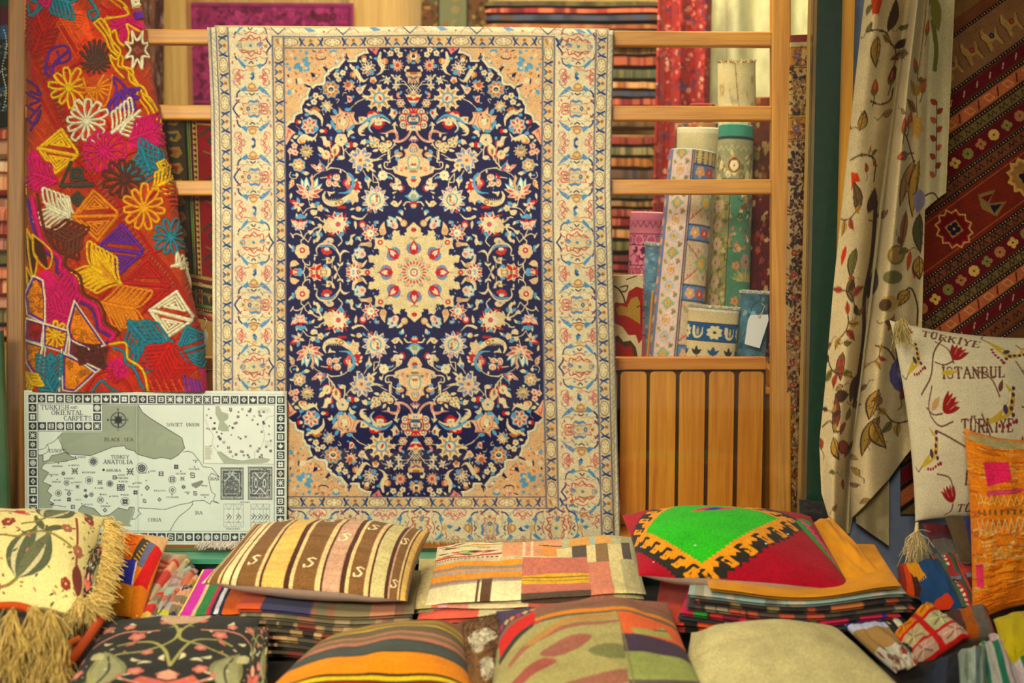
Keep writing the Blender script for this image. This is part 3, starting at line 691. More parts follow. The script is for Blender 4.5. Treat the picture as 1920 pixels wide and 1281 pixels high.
    for x in range(880, 1240, 45): c.leaf(x, 985, x - 20, 900 - (x - 880) * .05, 26, 'c8b074')
    c.disc(1200, 975, 55, 'b4843a'); c.disc(1200, 975, 24, SK); c.disc(1095, 1015, 30, 'b4843a')
    for x in (1150, 1200, 1250, 1290): c.disc(x, 1090, 32, RD); 
    c.poly('900,740 1000,760 1080,740 1070,780 990,800 955,870 930,820', CR); c.line('1460,830 1420,920 1350,980', BL, 60)
    # red star left bottom
    c.poly('80,960 150,930 220,960 240,880 300,960 310,1020 290,1080 200,1130 110,1150 170,1070 120,1010', 'eac49a'); c.line('90,955 150,960 220,965', RD, 40); c.line('100,980 180,1050', RD, 26); c.leaf(235, 875, 300, 1010, 70, BL); c.leaf(170, 1080, 110, 1150, 60, BL); c.disc(260, 1040, 26, 'c2583e'); c.leaf(290, 1060, 400, 1010, 70, CR); c.leaf(300, 1080, 250, 1200, 80, CR); c.line('300,1090 340,1170 360,1230', CR, 14)
    c.poly('520,1050 560,990 620,1010 640,1080 620,1110 540,1100', CR); c.f5(750, 1110, 82, 'e2c488', 'd8b070', 0); c.leaf(620, 1040, 750, 980, 90, BL); c.poly('520,1170 560,1140 690,1160 680,1230 600,1280 540,1240', CR); c.line('370,1230 430,1150 500,1110 640,1090 700,1090', CR, 22)
    c.disc(850, 1130, 34, BL); c.poly('850,1170 900,1110 960,1210', CR)
    # ---- tile 6
    c.tile(*T6)
    c.disc(240, 65, 34, 'b4702c'); c.disc(390, 60, 50, '86a0aa', 30); c.disc(450, 180, 80, CR, 70); c.disc(445, 180, 30, 'b4843a'); c.leaf(400, 220, 410, 320, 80, CR); c.disc(330, 180, 30, '6d90a4'); c.disc(200, 230, 55, '8098ac', 50); c.line('150,90 150,320', 'e8cd98', 30, sm=False); c.disc(170, 330, 50, CR, 26)
    c.leaf(450, 80, 740, 30, 50, CR); c.leaf(440, 240, 590, 330, 60, CR)
    c.line('300,290 340,360 370,420', CR, 22); c.poly('330,440 400,400 490,500 440,560 420,700 380,560 330,520', CR); c.leaf(380, 400, 400, 500, 90, BL, .1)
    c.line('510,340 520,540 620,550', CR, 22, sm=False); c.line('510,350 600,460 680,500', CR, 22, sm=False); c.line('600,470 640,570 630,650', CR, 22); c.line('650,500 700,470', CR, 20)
    c.f5(735, 395, 115, 'ead9a8', 'c8a050', 20, 7); c.line('720,300 700,220', CR, 20); c.poly('620,180 690,140 710,220 640,240', CR)
    c.line('870,0 890,100 780,110 770,200 830,250 960,250', CR, 30); c.line('850,100 830,190', CR, 16); c.line('830,345 900,360 990,430', CR, 22)
    c.poly('990,430 1060,450 1130,520 1140,590 1060,600 1000,560', CR); c.disc(930, 600, 50, 'd8a860'); c.disc(1010, 640, 80, 'e6cfa0'); c.disc(1110, 670, 60, 'ecd8b8'); c.line('1160,610 1200,660 1170,730 1110,750', RD, 30); c.line('960,780 1040,750', CR, 40, w2=10); c.disc(1085, 620, 18, 'b84a54'); c.disc(990, 610, 18, '86a0aa'); c.disc(1080, 520, 14, 'b84a54')
    c.disc(870, 440, 34, BL); c.leaf(900, 430, 950, 490, 30, CR)
    # cartouche lower half
    c.poly('1060,70 1190,0 1530,0 1530,430 1450,600 1385,680 1310,620 1240,490 1270,430 1100,390 980,340 940,210 1060,180', 'e8c486')
    c.disc(1385, 110, 115, '7ea89c', 170); c.disc(1385, 105, 90, 'e8cc90', 145); c.poly('1330,180 1385,120 1430,180', 'b4603a'); c.disc(1250, 240, 34, 'b4702c'); c.disc(1310, 245, 50, 'a4b49a', 26); c.disc(1385, 310, 70, 'b4783a', 26); c.leaf(1010, 200, 1060, 290, 40, '8aa29a'); c.disc(1150, 270, 40, 'e0a07a', 60); c.disc(1130, 290, 12, 'c03a34'); c.line('1120,110 1200,200', 'dc9c70', 10)
    c.poly('1340,490 1385,550 1440,490 1410,470 1385,500 1360,470', RD); c.leaf(1385, 400, 1385, 490, 60, BL)
    c.poly('1385,680 1420,750 1490,820 1560,850 1500,900 1450,940 1385,970 1310,930 1260,880 1200,850 1290,810 1340,750', BL); c.poly('1385,700 1420,770 1480,850 1420,900 1385,930 1340,900 1280,850 1340,780', 'dcd09c'); c.disc(1385, 860, 40, 'a8ac78', 60)
    c.line('1190,1050 1250,980 1340,980', CR, 40, w2=30); c.disc(1385, 1030, 66, RD); c.disc(1385, 1060, 40, 'e6b478'); c.poly('1350,1120 1385,1080 1430,1120', BL)
    # big spiky rosette
    c.petals(560, 920, 320, 11, 'ead09c', None, None, rot=-8, wid=.95, mark='8e8ea4'); c.disc(560, 920, 210, 'ead09c'); c.disc(560, 925, 130, '7ca8a0', 140); c.disc(560, 925, 100, 'ecd9a4', 112); c.disc(600, 860, 30, 'c2402c'); c.disc(520, 1040, 34, 'd4705a'); c.line('500,930 540,1000 590,960 600,880', 'c29a5a', 14); c.disc(600, 940, 26, 'c2843c', 40)
    c.disc(630, 690, 76, 'e0b494', 50); c.ring(600, 715, 44, '8a7a94', 12); c.leaf(590, 670, 590, 620, 20, CR); c.disc(460, 1180, 40, 'b4503a')
    for x, y in ((400, 770), (780, 870), (800, 1030), (720, 1110), (580, 1190), (380, 1110), (300, 1000), (330, 880)): c.disc(x, y, 36, '7e8fa8', 20, x)
    c.poly('890,1010 960,940 1030,960 1060,1010 1150,920 1150,980 1060,1090 980,1080', CR); c.disc(985, 1010, 26, 'c8a04c'); c.leaf(970, 910, 990, 830, 30, CR)
    c.leaf(1060, 1190, 1200, 1180, 90, BL); c.leaf(1140, 1170, 1160, 1280, 70, CR); c.leaf(1210, 1090, 1230, 1150, 30, CR)
    c.leaf(430, 30, 560, 70, 40, CR)
    # left peony of crescent
    for x, y in ((150, 460), (240, 530), (260, 620), (270, 690), (190, 800), (150, 880)): c.leaf(120, 600, x, y, 90, RD)
    for x, y in ((140, 500), (220, 560), (240, 640), (190, 740), (150, 800), (90, 620)): c.disc(x, y, 44, 'ecd0a4', 28, x)
    c.leaf(100, 560, 140, 600, 40, 'a8b878'); c.poly('60,700 130,720 200,900 190,980 110,980 60,1050 20,950 -60,900', 'e6c68c')
    c.line('-10,370 60,440 80,560 40,690 -60,760', BL, 50, wm=60)
    c.leaf(0, 1150, 120, 1110, 50, CR); c.disc(190, 1130, 60, 'e2bc7c'); c.disc(230, 1120, 30, SK); c.leaf(260, 1180, 340, 1120, 60, BL); c.line('330,1280 400,1220', CR, 14)
    # ---- tile 8 medallion
    c.tile(*T8)
    c.line('60,70 150,110 260,110 350,30', CR, 60, wm=50, w2=16); c.leaf(110, 150, 130, 340, 66, CR)
    c.disc(265, 235, 80, 'c43c30'); c.disc(270, 250, 52, 'ecc4a0'); c.petals(430, 410, 195, 9, 'f0cfa4', None, None, rot=10, wid=.9, mark='c2402e'); c.ring(425, 415, 95, 'd2904e', 14); c.disc(430, 415, 82, 'ecdfb4'); c.disc(450, 415, 26, '9ab4b4'); c.leaf(310, 330, 370, 310, 60, BL); c.leaf(510, 560, 530, 470, 50, BL)
    c.leaf(490, 200, 620, 160, 60, BL); c.poly('530,190 600,180 620,220 560,220', 'e4c080'); c.leaf(520, 190, 545, 290, 50, BL)
    c.poly('730,160 740,260 770,400 740,450 650,460 610,360 650,260', 'e6bd7c'); c.disc(690, 380, 62, 'dca866'); c.disc(690, 370, 20, 'a8b49c')
    c.petals(890, 190, 120, 6, 'ccd2b0', BL, None, rot=20, wid=1.0); c.disc(940, 250, 76, 'ecc8a0', 90, -40); c.disc(915, 250, 30, 'd88a6c', 50, -20); c.disc(880, 165, 24, 'a82430'); c.leaf(820, 60, 850, 110, 50, CR)
    c.line('990,80 1060,120 1120,210', CR, 40, wm=70, w2=60); c.disc(1140, 210, 76, 'd6a054'); c.disc(1130, 215, 50, 'e8c88c'); c.disc(1130, 215, 18, '9ab4a4')
    c.leaf(400, 170, 440, 210, 30, 'd8a870'); c.leaf(160, 480, 240, 590, 56, CR); c.leaf(130, 570, 150, 480, 50, BL); c.line('30,640 30,510 110,450', CR, 60, w2=20); c.leaf(200, 490, 260, 490, 40, BL)
    c.poly('165,690 240,610 340,610 400,590 470,620 460,700 400,710 380,690 300,680', 'e2bd80'); c.disc(405, 655, 60, 'd8a45c', 50); c.disc(405, 655, 18, '9ab4a4')
    c.petals(200, 830, 130, 7, 'dcd8b4', BL, None, rot=10, wid=1.0); c.disc(265, 855, 75, 'ecc8a0'); c.disc(265, 855, 34, 'd8906c'); c.disc(150, 820, 20, 'b82434')
    c.line('60,880 90,1000 170,1080 260,1090 350,990', CR, 50, wm=110, w2=30); c.disc(205, 1085, 60, 'd8a45c'); c.disc(205, 1085, 18, '9ab4a4')
    c.petals(75, 1270, 180, 9, 'f0cfa4', None, None, rot=5, wid=.9, mark='c2402e'); c.disc(75, 1265, 78, 'ecdfb4'); c.disc(70, 1260, 24, '9ab4b4')
    # medallion body
    MD = 'e4cc8e'
    c.poly('1340,185 1400,250 1480,290 1480,1290 180,1290 240,1220 300,1150 400,1180 440,1110 500,1130 450,1060 430,1030 400,1020 390,930 370,890 450,860 520,890 540,880 560,850 600,880 620,830 590,800 560,770 500,740 530,660 520,580 530,500 620,520 680,500 720,450 760,560 810,540 830,570 890,550 860,500 910,480 880,440 910,380 940,340 990,370 1060,350 1090,380 1080,440 1150,470 1170,450 1140,420 1200,390 1190,320 1260,260', MD)
    for x, y in ((1115, 410), (850, 480), (560, 800), (460, 1090), (780, 500)): c.poly([[x - 60, y - 50], [x + 30, y - 60], [x + 60, y - 10], [x + 20, y + 10], [x + 40, y + 50], [x, y + 30], [x - 40, y + 60], [x - 70, y]], NV)
    for x, y, r in ((860, 460, 26), (820, 480, 34), (490, 790, 26)): c.disc(x, y, r, '9ab0b0', r * .5, 60)
    r = random.Random(4)
    for i in range(70):
        x, y = r.uniform(450, 1320), r.uniform(450, 1250)
        if (x - 1340) ** 2 + (y - 1250) ** 2 < 860 ** 2: c.disc(x, y, r.uniform(20, 60), 'dbb774' if i % 2 else 'ecd8a0', r.uniform(8, 18), r.uniform(0, 180), a=.55)
    c.disc(1335, 345, 42, 'b82c20'); c.disc(1335, 335, 18, 'c8442c'); c.ring(640, 610, 42, 'c23a2a', 26); c.disc(1310, 525, 60, 'bfa25a', 20, 30)
    c.syms = [np.array([[1., 0, 0], [0, 1., 0]])]; c.ident()
    for x, y in ((712, 511), (617 + 24, 511), (910, 509)): pass
    for k in range(8):
        a = math.pi / 4 * k; X, Y = 776 + 52 * math.cos(a) * (1.02 if k % 2 == 0 else 1.06), 511 + 46 * math.sin(a) * (1.0 if k % 2 == 0 else 1.08)
        c.rot(X, Y, math.degrees(a) + 90, .0898)
        c.disc(0, 0, 160, '7d98a4', 120); c.poly('-150,-60 -130,60 -80,-60', '7d98a4'); c.poly('150,-60 130,60 80,-60', '7d98a4')
        c.poly('0,-170 60,-70 100,10 60,110 0,150 -60,110 -100,10 -60,-70', 'c2362a'); c.poly('0,-110 50,-30 40,50 0,20 -40,50 -50,-30', 'ecd0a0'); c.disc(0, 80, 36, 'c02c22')
        c.line('-150,20 -110,90 -50,120', 'b8506a', 14); c.line('150,20 110,90 50,120', 'b8506a', 14); c.line('0,-170 0,-230', '8098a0', 14)
    c.ident()
    for k in range(4):
        for x, y in ((13, 23), (27, 12)):
            X, Y = 776 + (x if k % 2 else -x), 511 + (y if k < 2 else -y); c.disc(X, Y, 4.5, 'd89c6c'); c.disc(X, Y, 2.5, 'ecc898'); c.disc(X + 1, Y + 1, 1.2, 'b4703a')
    for k in range(20):
        a = 2 * math.pi * k / 20; c.leaf(776 + 15 * math.cos(a), 511 + 14 * math.sin(a), 776 + 25 * math.cos(a), 511 + 23 * math.sin(a), 3.6, 'c8603e')
        if k % 2: c.disc(776 + 26 * math.cos(a + .15), 511 + 25 * math.sin(a + .15), 2.2, '8fb0ac')
    c.ring(776, 511, 14, '9ab8b4', 1.6, 13); c.disc(776, 511, 11, 'e8cc90', 10); c.disc(776, 511, 7.5, 'b47a4a'); c.f5(776, 511, 5.5, 'ecd6b0', 'b03a34')
    for x in (654, 898):
        c.disc(x + (34 if x < 776 else -34), 511, 5, 'c23a2a') ; c.disc(x + (34 if x < 776 else -34), 511, 2, 'e8c898')
    # ---- tile 7 drawn with all mirrors again
    c.syms = [np.array([[sx, 0, cx * (1 - sx)], [0, sy, cy * (1 - sy)]], float) for sx in (1, -1) for sy in (1, -1)]
    c.tile(*T7)
    c.poly('90,125 200,135 250,170 300,180 360,160 460,140 440,200 400,230 370,350 290,330 190,360 170,280 120,220', 'f0c8a0'); c.leaf(210, 120, 250, 30, 90, BL); c.disc(300, 70, 70, BL, 60); c.leaf(390, 110, 370, 40, 90, BL); c.disc(140, 265, 30, BL); c.disc(410, 265, 30, BL); c.disc(255, 340, 45, BL, 16)
    c.leaf(215, 70, 215, -10, 46, CR); c.leaf(400, 60, 440, -10, 40, CR); c.poly('260,140 300,100 340,140 320,180 280,180', RD)
    c.line('120,145 200,150 260,190', RD, 20); c.line('440,160 360,170 330,190', RD, 16); c.line('190,310 220,270 250,260', 'c8583c', 14); c.line('350,310 330,270 300,260', 'c8583c', 14); c.line('200,200 250,240', BR, 14)
    c.line('290,360 320,440 360,520', CR, 22); c.line('90,420 130,460 200,430 280,450 360,520 310,570 310,620', CR, 26); c.leaf(120, 450, 150, 530, 40, CR); c.line('370,520 400,440 470,390', CR, 20, sm=False); c.line('380,520 460,605 520,490', CR, 22, sm=False)
    c.poly('440,360 560,350 570,390 530,430 490,450', CR); c.line('540,370 620,310 720,280 800,290', CR, 30, w2=40); c.leaf(650, 240, 760, 250, 60, CR); c.line('740,290 700,370 660,420', CR, 40); c.line('650,410 680,500 640,570', CR, 80, w2=70); c.leaf(590, 540, 580, 640, 60, CR); c.leaf(545, 480, 640, 400, 70, BL); c.leaf(700, 400, 760, 490, 80, BL)
    c.line('590,90 650,80 720,140 800,190', CR, 26); c.leaf(690, 70, 720, 130, 30, CR); c.poly('520,-10 640,-10 630,40 560,40', CR); c.leaf(520, 160, 600, 250, 60, CR); c.disc(495, 180, 36, BL)
    c.petals(1060, 220, 275, 10, 'ecca94', None, None, rot=8, wid=1.0, mark='c4382a'); c.disc(960, 250, 170, 'e4c88c'); c.petals(1090, 230, 190, 6, 'ecd8a8', None, 'cc6450', rot=0, wid=1.0, rc=.28)
    for x, y, a in ((860, 50, 20), (960, 80, 40), (1240, 50, 110), (1270, 300, 30), (1230, 380, 60), (920, 430, 150), (990, 460, 20)): c.disc(x, y, 62, RD, 16, a)
    for x, y, a in ((1300, 190, 10), (1130, 470, 60), (1080, 10, 0), (1180, 430, 120)): c.disc(x, y, 60, BL, 32, a)
    c.line('800,130 820,220 790,300 830,400', 'e4c88c', 40)
    c.f5(335, 790, 165, 'e6c68c', 'e6c68c', 15, 7); c.ring(335, 775, 44, 'c23a2a', 30); c.disc(335, 775, 28, 'ecdcae'); c.leaf(40, 640, 150, 760, 50, CR); c.leaf(120, 810, 170, 720, 66, BL); c.leaf(120, 660, 180, 740, 40, BL)
    c.line('340,930 350,1000 390,1060 370,1200 330,1230', CR, 24); c.line('390,1060 480,1080 490,1000', CR, 36, w2=16); c.line('410,1110 500,1180', CR, 20)
    c.poly('80,1110 80,1030 130,980 200,980 280,1060 200,1100 120,1120', 'e4c080'); c.line('80,1110 110,1210', CR, 14)
    c.disc(130, 1230, 60, RD); c.disc(200, 1240, 70, 'e8bc8c'); c.disc(280, 1260, 60, BL); c.leaf(150, 1180, 260, 1200, 30, 'b84a3c')
    c.petals(640, 1245, 190, 8, 'ecca90', None, None, rot=20, wid=1.1, mark='c4503a'); c.disc(640, 1245, 90, 'e8cc94'); c.disc(640, 1245, 28, '9a7a3c'); c.leaf(620, 1190, 740, 1070, 80, RD); c.leaf(500, 1140, 620, 1180, 50, RD); c.disc(820, 1120, 56, BL); c.disc(740, 1245, 30, BL, 40); c.disc(840, 1250, 100, 'e8cf98', 90); c.ring(780, 1255, 70, 'b8843c', 16)
    c.line('650,860 630,750 680,680 760,640 880,640 1000,700 1080,800 1130,900 1130,1010', CR, 18, wm=70, w2=26); c.disc(910, 570, 90, 'e6c68c', 66); c.disc(830, 620, 60, 'e6c68c'); c.disc(885, 595, 26, '86a8b4')
    c.line('720,690 850,680 960,700 1020,750', '8494a0', 50); c.line('800,660 900,665 980,690', '5a5a5a', 10)
    for x, y in ((770, 770), (800, 820), (860, 840), (920, 810)): c.disc(x, y, 44, 'cc4430')
    c.disc(850, 750, 60, 'ecd8a8', 40); c.disc(840, 780, 20, '8aa2a8')
    c.leaf(600, 900, 590, 1000, 40, CR); c.leaf(570, 880, 660, 880, 40, CR); c.poly('820,920 900,920 950,980 960,900 1030,890 990,1000 920,1050 830,1060 840,1000', CR); c.disc(905, 985, 30, 'b4843a'); c.line('960,1000 960,1140', CR, 20); c.line('750,970 830,965', CR, 14)
    c.poly('1060,1030 1130,1060 1200,1000 1190,1080 1130,1110 1080,1090', CR); c.line('1130,900 1180,810 1250,790 1330,820', CR, 30, wm=60, w2=10); c.line('1130,1110 1060,1230', CR, 20); c.leaf(1000, 1080, 1060, 1220, 60, CR); c.line('1090,680 1170,590 1140,500', CR, 26); c.leaf(1230, 620, 1330, 600, 70, BL); c.line('1280,640 1390,600 1360,480 1448,440', CR, 50, w2=20); c.disc(1350, 600, 40, CR)
    c.leaf(1290, 960, 1300, 1020, 30, BL); c.poly('1250,1050 1300,1020 1350,1050 1300,1080', CR); c.disc(1300, 1090, 34, BL, 20)
    # ---- inner guard band, main border, outer guard band
    c.syms = [np.array([[1., 0, 0], [0, 1., 0]])]; c.ident()
    BD = 'e0bd7e'; LN = '6f6a66'
    IX0, IX1, IY0, IY1 = 512, 1040, 67, 953
    for x0, y0, x1, y1 in ((IX0, IY0, XL, IY1), (XR, IY0, IX1, IY1), (IX0, IY0, IX1, YT), (IX0, YB, IX1, IY1)): c.rect(x0, y0, x1, y1, BD)
    def guard(cx_, cy_, ang, per, half):
        """one repeat of the flower chain, along local x"""
        c.rot(cx_, cy_, ang)
        c.disc(0, 0, per * .20, '5b5246', half * .86, n=12); c.disc(0, 0, per * .185, 'e9d59e', half * .78, n=12)
        for a in range(0, 360, 60): c.disc(math.cos(math.radians(a)) * per * .11, math.sin(math.radians(a)) * half * .45, 1.3, 'b98a48', n=6)
        c.disc(0, 0, 2, 'f0e2b4', n=6)
        for s_ in (-1, 1):
            x = s_ * per * .27
            c.poly([[x - s_ * 3, -half * .7], [x + s_ * 5, -half * .5], [x + s_ * 2, 0], [x + s_ * 5, half * .5], [x - s_ * 3, half * .7], [x - s_ * 1, 0]], '74a0ac')
            c.line([[x - s_ * 3, -half * .75], [x, 0], [x + s_ * 8, half * .8]], DB, 3.5, w2=1.2); c.line([[x - s_ * 2, half * .7], [x + s_ * 1, 0], [x + s_ * 6, -half * .75]], DB, 2.4, w2=1)
        c.disc(per * .5 - 1, -half * .3, 3.4, 'b4762e', half * .34, n=8); c.line([[per * .5 - 5, half * .75], [per * .5, half * .2], [per * .5 + 5, half * .75]], '34506c', 2.2, sm=False); c.disc(per * .5, half * .65, 2, '74a0ac', n=6)
        c.ident()
    for i in range(12): guard(523.5, 98 + 74.5 * i, 90, 74.5, 10); guard(1028.5, 98 + 74.5 * i, 90, 74.5, 10)
    for i in range(7): guard(545 + 80 * i, 77.5, 0, 80, 9.5); guard(542 + 80.5 * i, 942.5, 0, 80.5, 9.5)
    for x in (524, 1028):
        for y in (78, 943): c.rect(x - 10, y - 9, x + 10, y + 9, BD); c.poly([[x - 6, y - 7], [x - 1, y - 6], [x + 1, y + 6], [x - 3, y + 2]], 'b98a48'); c.disc(x + 4, y - 2, 3, 'ecd6a4', 5)
    # main border
    def med(x, y, ang=0, mx=1, kind=0):
        c.rot(x, y, ang, 1.0, mx)
        RL = 'c4583c'
        z_ = [[(25 if i % 2 else 18) * math.cos(i * math.pi / 9), (16 if i % 2 else 11) * math.sin(i * math.pi / 9)] for i in range(18)]
        c.poly(z_, 'e6c890', sm=True); c.line(z_, 'b8604a', 1.3, closed=True)
        for s_ in (-1, 1):
            for u in (-1, 1):
                c.line([[u * 30, s_ * 58], [u * 22, s_ * 52], [u * 26, s_ * 44], [u * 34, s_ * 46], [u * 36, s_ * 54]], 'cc7258', 1.3); c.leaf(u * 20, s_ * 56, u * 14, s_ * 64, 4, 'd8a078'); c.line([[u * 16, s_ * 20], [u * 24, s_ * 24], [u * 34, s_ * 22]], 'b8905c', 1.2); c.disc(u * 31, s_ * 16, 2, 'c87c60', 2.6); c.leaf(u * 8, s_ * 26, u * 14, s_ * 30, 3.4, '8aa89c')
        if kind == 0:
            for s_ in (-1, 1):
                c.poly([[-9, s_ * 38], [-6, s_ * 46], [0, s_ * 50], [6, s_ * 46], [10, s_ * 38], [0, s_ * 34]], 'c89a52'); c.disc(0, s_ * 42, 5, 'e6c888', 3); c.line([[-10, s_ * 35], [0, s_ * 33], [12, s_ * 35]], 'a8643a', 2.1); c.line([[-5, s_ * 29], [0, s_ * 26], [5, s_ * 29]], '4a4640', 2.1)
                c.poly([[1, s_ * 53], [-3, s_ * 58], [2, s_ * 60], [5, s_ * 68], [6, s_ * 58]], '3f5c80')
                c.poly([[-9, s_ * 37], [-12, s_ * 44], [-24, s_ * 34], [-14, s_ * 32]], '6a98b0'); c.line([[-24, s_ * 34], [-29, s_ * 28], [-30, s_ * 22]], DB, 2.7)
                c.poly([[11, s_ * 38], [16, s_ * 43], [28, s_ * 34], [38, s_ * 20], [30, s_ * 26], [20, s_ * 31]], '6a98b0'); c.disc(18, s_ * 36, 1.6, 'd09aa0'); c.disc(25, s_ * 31, 1.6, 'd09aa0')
                c.line([[-26, s_ * 16], [-33, s_ * 8], [-38, 0]], DB, 2.6, sm=False); c.line([[-24, s_ * 12], [-30, s_ * 15]], RL, 1.7)
                c.poly([[-10, s_ * 12], [-4, s_ * 17], [4, s_ * 15], [10, s_ * 18], [16, s_ * 12], [10, s_ * 14], [2, s_ * 11], [-6, s_ * 13]], '6a94ac')
                c.line([[14, s_ * 4], [24, s_ * 3], [30, s_ * 6], [26, s_ * 10], [16, s_ * 9]], RL, 1.7); c.line([[30, s_ * 2], [36, s_ * 6], [34, s_ * 12]], RL, 1); c.line([[14, s_ * 24], [18, s_ * 18]], 'b0703c', 1.7)
                c.line([[0, s_ * 22], [-16, s_ * 24], [-24, s_ * 18]], 'd8b27c', 1.7)
            c.ring(2, 0, 13, '8fb0a8', 1.5, 8); c.disc(-22, 0, 7, 'e8cc92', 5); c.disc(-21, 0, 3, 'b08040'); c.disc(-8, 0, 3.6, '45606e'); c.disc(-8, 0, 1.7, 'ecdcb0'); c.disc(28, 0, 5, 'd8a870', 4); c.disc(6, 0, 3, 'c09a50', 1.5)
        else:
            for s_ in (-1, 1):
                c.line([[-4, s_ * 34], [0, s_ * 30], [4, s_ * 34]], '3f3d3c', 2); c.line([[-10, s_ * 38], [0, s_ * 40], [10, s_ * 38]], 'b08848', 1.8)
                c.poly([[-22, s_ * 26], [-10, s_ * 38], [-12, s_ * 44], [-20, s_ * 36], [-28, s_ * 24]], '6a98b0'); c.line([[-28, s_ * 26], [-30, s_ * 20]], DB, 2.1)
                c.poly([[10, s_ * 37], [16, s_ * 44], [24, s_ * 36], [18, s_ * 34]], '6a98b0'); c.line([[22, s_ * 38], [29, s_ * 32], [31, s_ * 24]], DB, 2)
                c.line([[30, s_ * 14], [33, s_ * 8], [39, 0]], DB, 2.6, sm=False); c.line([[24, s_ * 10], [30, s_ * 14]], RL, 1.7)
                c.line([[-22, s_ * 8], [-14, s_ * 14], [-6, s_ * 12], [0, s_ * 20], [8, s_ * 14], [18, s_ * 16], [20, s_ * 8]], RL, 1.8); c.line([[-10, s_ * 22], [0, s_ * 26], [12, s_ * 22]], RL, 1.7)
                c.poly([[4, s_ * 48], [-2, s_ * 54], [3, s_ * 60], [6, s_ * 54]], '6a94ac'); c.disc(0, s_ * 45, 7, 'e0b878', 4); c.line([[-8, s_ * 46], [-16, s_ * 48], [-20, s_ * 46]], RL, 1.5)
            c.disc(0, 0, 22, 'e4cd94', 11); c.line('-16,8 -4,11 8,9', 'a87c4a', 1.8); c.disc(0, 0, 3.2, '6d94a4', 3); c.disc(17, -2, 5, '6a98b0', 4); c.ring(-22, 0, 4.5, '8aa29a', 2.1); c.line('12,0 24,-1 32,-1', 'd8a070', 1.7); c.disc(29, 1, 3, 'b88a54')
        # between: curled red stems
        for s_ in (-1, 1):
            for u in (-1, 1):
                X = s_ * 26
                c.line([[X, u * 68], [X - s_ * 5, u * 60], [X + s_ * 2, u * 54], [X - s_ * 3, u * 46]], 'c8674c', 1.7); c.line([[X + s_ * 4, u * 64], [X + s_ * 7, u * 56], [X + s_ * 1, u * 50]], 'd07c5c', 1.0)
            c.disc(s_ * 34, -50, 2, 'b8a0a8'); c.line([[s_ * 32, -46], [s_ * 28, -40], [s_ * 22, -38]], '9aac94', 1.5)
            c.disc(s_ * 36, 32, 2.2, 'cf7a60', 3.4)
        c.ident()
    ys = [85, 204, 332, 455, 572, 688, 806, 922]
    kd = [1, 0, 0, 1, 0, 1, 0, 1]
    for y, k in zip(ys, kd):
        med(470, y, 0, 1 if k == 0 else 1, k)
        med(1085, y, 0, -1 if k == 0 else -1, k)
    for i, x in enumerate((532, 652, 783, 912, 1035)): med(x, 990, 90, -1 if i % 2 == 0 else 1, 1 if i % 2 == 0 else 0)
    for i, x in enumerate((523, 645, 770, 895, 1028)):
        c.line([[x - 14, 50], [x, 63], [x + 14, 50]], '4a4a52', 1.8, sm=False); c.line([[x - 30, 60], [x - 20, 52], [x - 12, 56]], 'c8674c', 1.2); c.line([[x + 30, 60], [x + 20, 52], [x + 12, 56]], 'c8674c', 1.2)
        c.poly([[x + 48, 50], [x + 58, 58], [x + 72, 56], [x + 60, 50]], '7b9cae'); c.disc(x + 86, 57, 2, 'c8674c')
    # outer guard band both sides
    for xg, ln in ((416.5, (394.5, 405, 427.5)), (1129, (1150.5 - 0, 1140, 1118))):
        c.rect(xg - 10, 44, xg + 10, 1024, 'e2c88e')
        for i in range(14): guard(xg, 50 + 71.6 * i, 90, 71.6, 10)
        a_, b_, d_ = ln
        for y in range(46, 1024, 11): c.line([[a_ + (2 if a_ < 800 else -2), y], [b_ - (2 if a_ < 800 else -2), y + 9]] if (y // 11) % 5 else [[a_, y + 8], [b_, y]], 'a4a07c', .9)
        for x, wd in ((a_, 1.7), (b_, 2), (d_, 3.2)): c.line([[x, 44], [x, 1024]], LN, wd, sm=False)
        c.line([[d_, 44], [d_, 1024]], 'a49c8c', 1, sm=False)
    for x, wd in ((IX0, 3.0), (XL - 1.5, 3.0), (XR + 1, 3.0), (IX1, 3.0)):
        c.line([[x, IY0], [x, IY1]], LN, wd, sm=False); c.line([[x, IY0], [x, IY1]], '9a9284', .9, sm=False)
    for y in (IY0, IY1): c.line([[IX0, y], [IX1, y]], LN, 2.4, sm=False)
    for y in (YT, YB): c.line([[XL, y], [XR, y]], LN, 2.4, sm=False)
    c.line('1064,1010 1110,1011', '5a6a8c', 1.6); c.line([[428, 1008], [1118, 1012]], 'c9b893', 1, sm=False)
    c.tint(.045, 60, 7); c.tint(.05, 9, 8); c.grain(.24, 9, .5)
    c.A = (c.A ** np.array([1.12, 1.07, .84], np.float32)).astype(np.float32)
    return c

cp = carpet_pattern(); cp.down()
RACK_D = 4.13
def _i(y, ys, xs): return np.interp(y, ys, xs)
st = 1.15
gx = np.arange(388, 1152.6, st); gy = np.arange(50, 1014, st)
GX, GY = np.meshgrid(gx, gy)
eL = _i(GY, [50, 197, 400, 700, 1014], [388, 395, 398, 398.8, 401]); eR = _i(GY, [50, 250, 350, 640, 860, 1014], [1152, 1147.5, 1146, 1154, 1159, 1164])
f0 = _i(GY, [50, 100, 400, 700, 1014], [533, 533.5, 537, 537, 539]); f1 = _i(GY, [50, 100, 400, 700, 930, 1014], [1016, 1017, 1014, 1018.7, 1023, 1025])
PX = np.where(GX < 535, eL + (GX - 388) * (f0 - eL) / 147.0, np.where(GX <= 1017, f0 + (GX - 535) * (f1 - f0) / 482.0, f1 + (GX - 1017) * (eR - f1) / 135.0))
tp = np.clip((140 - GY) / 90.0, 0, 1)
PY = GY + tp * (np.interp(PX, [388, 470, 600, 780, 1000, 1152], [1, 1, 3, -1, 1, 7])) + np.clip((GY - 880) / 134., 0, 1) * np.interp(PX, [388, 700, 1160], [-1, 0, 1])
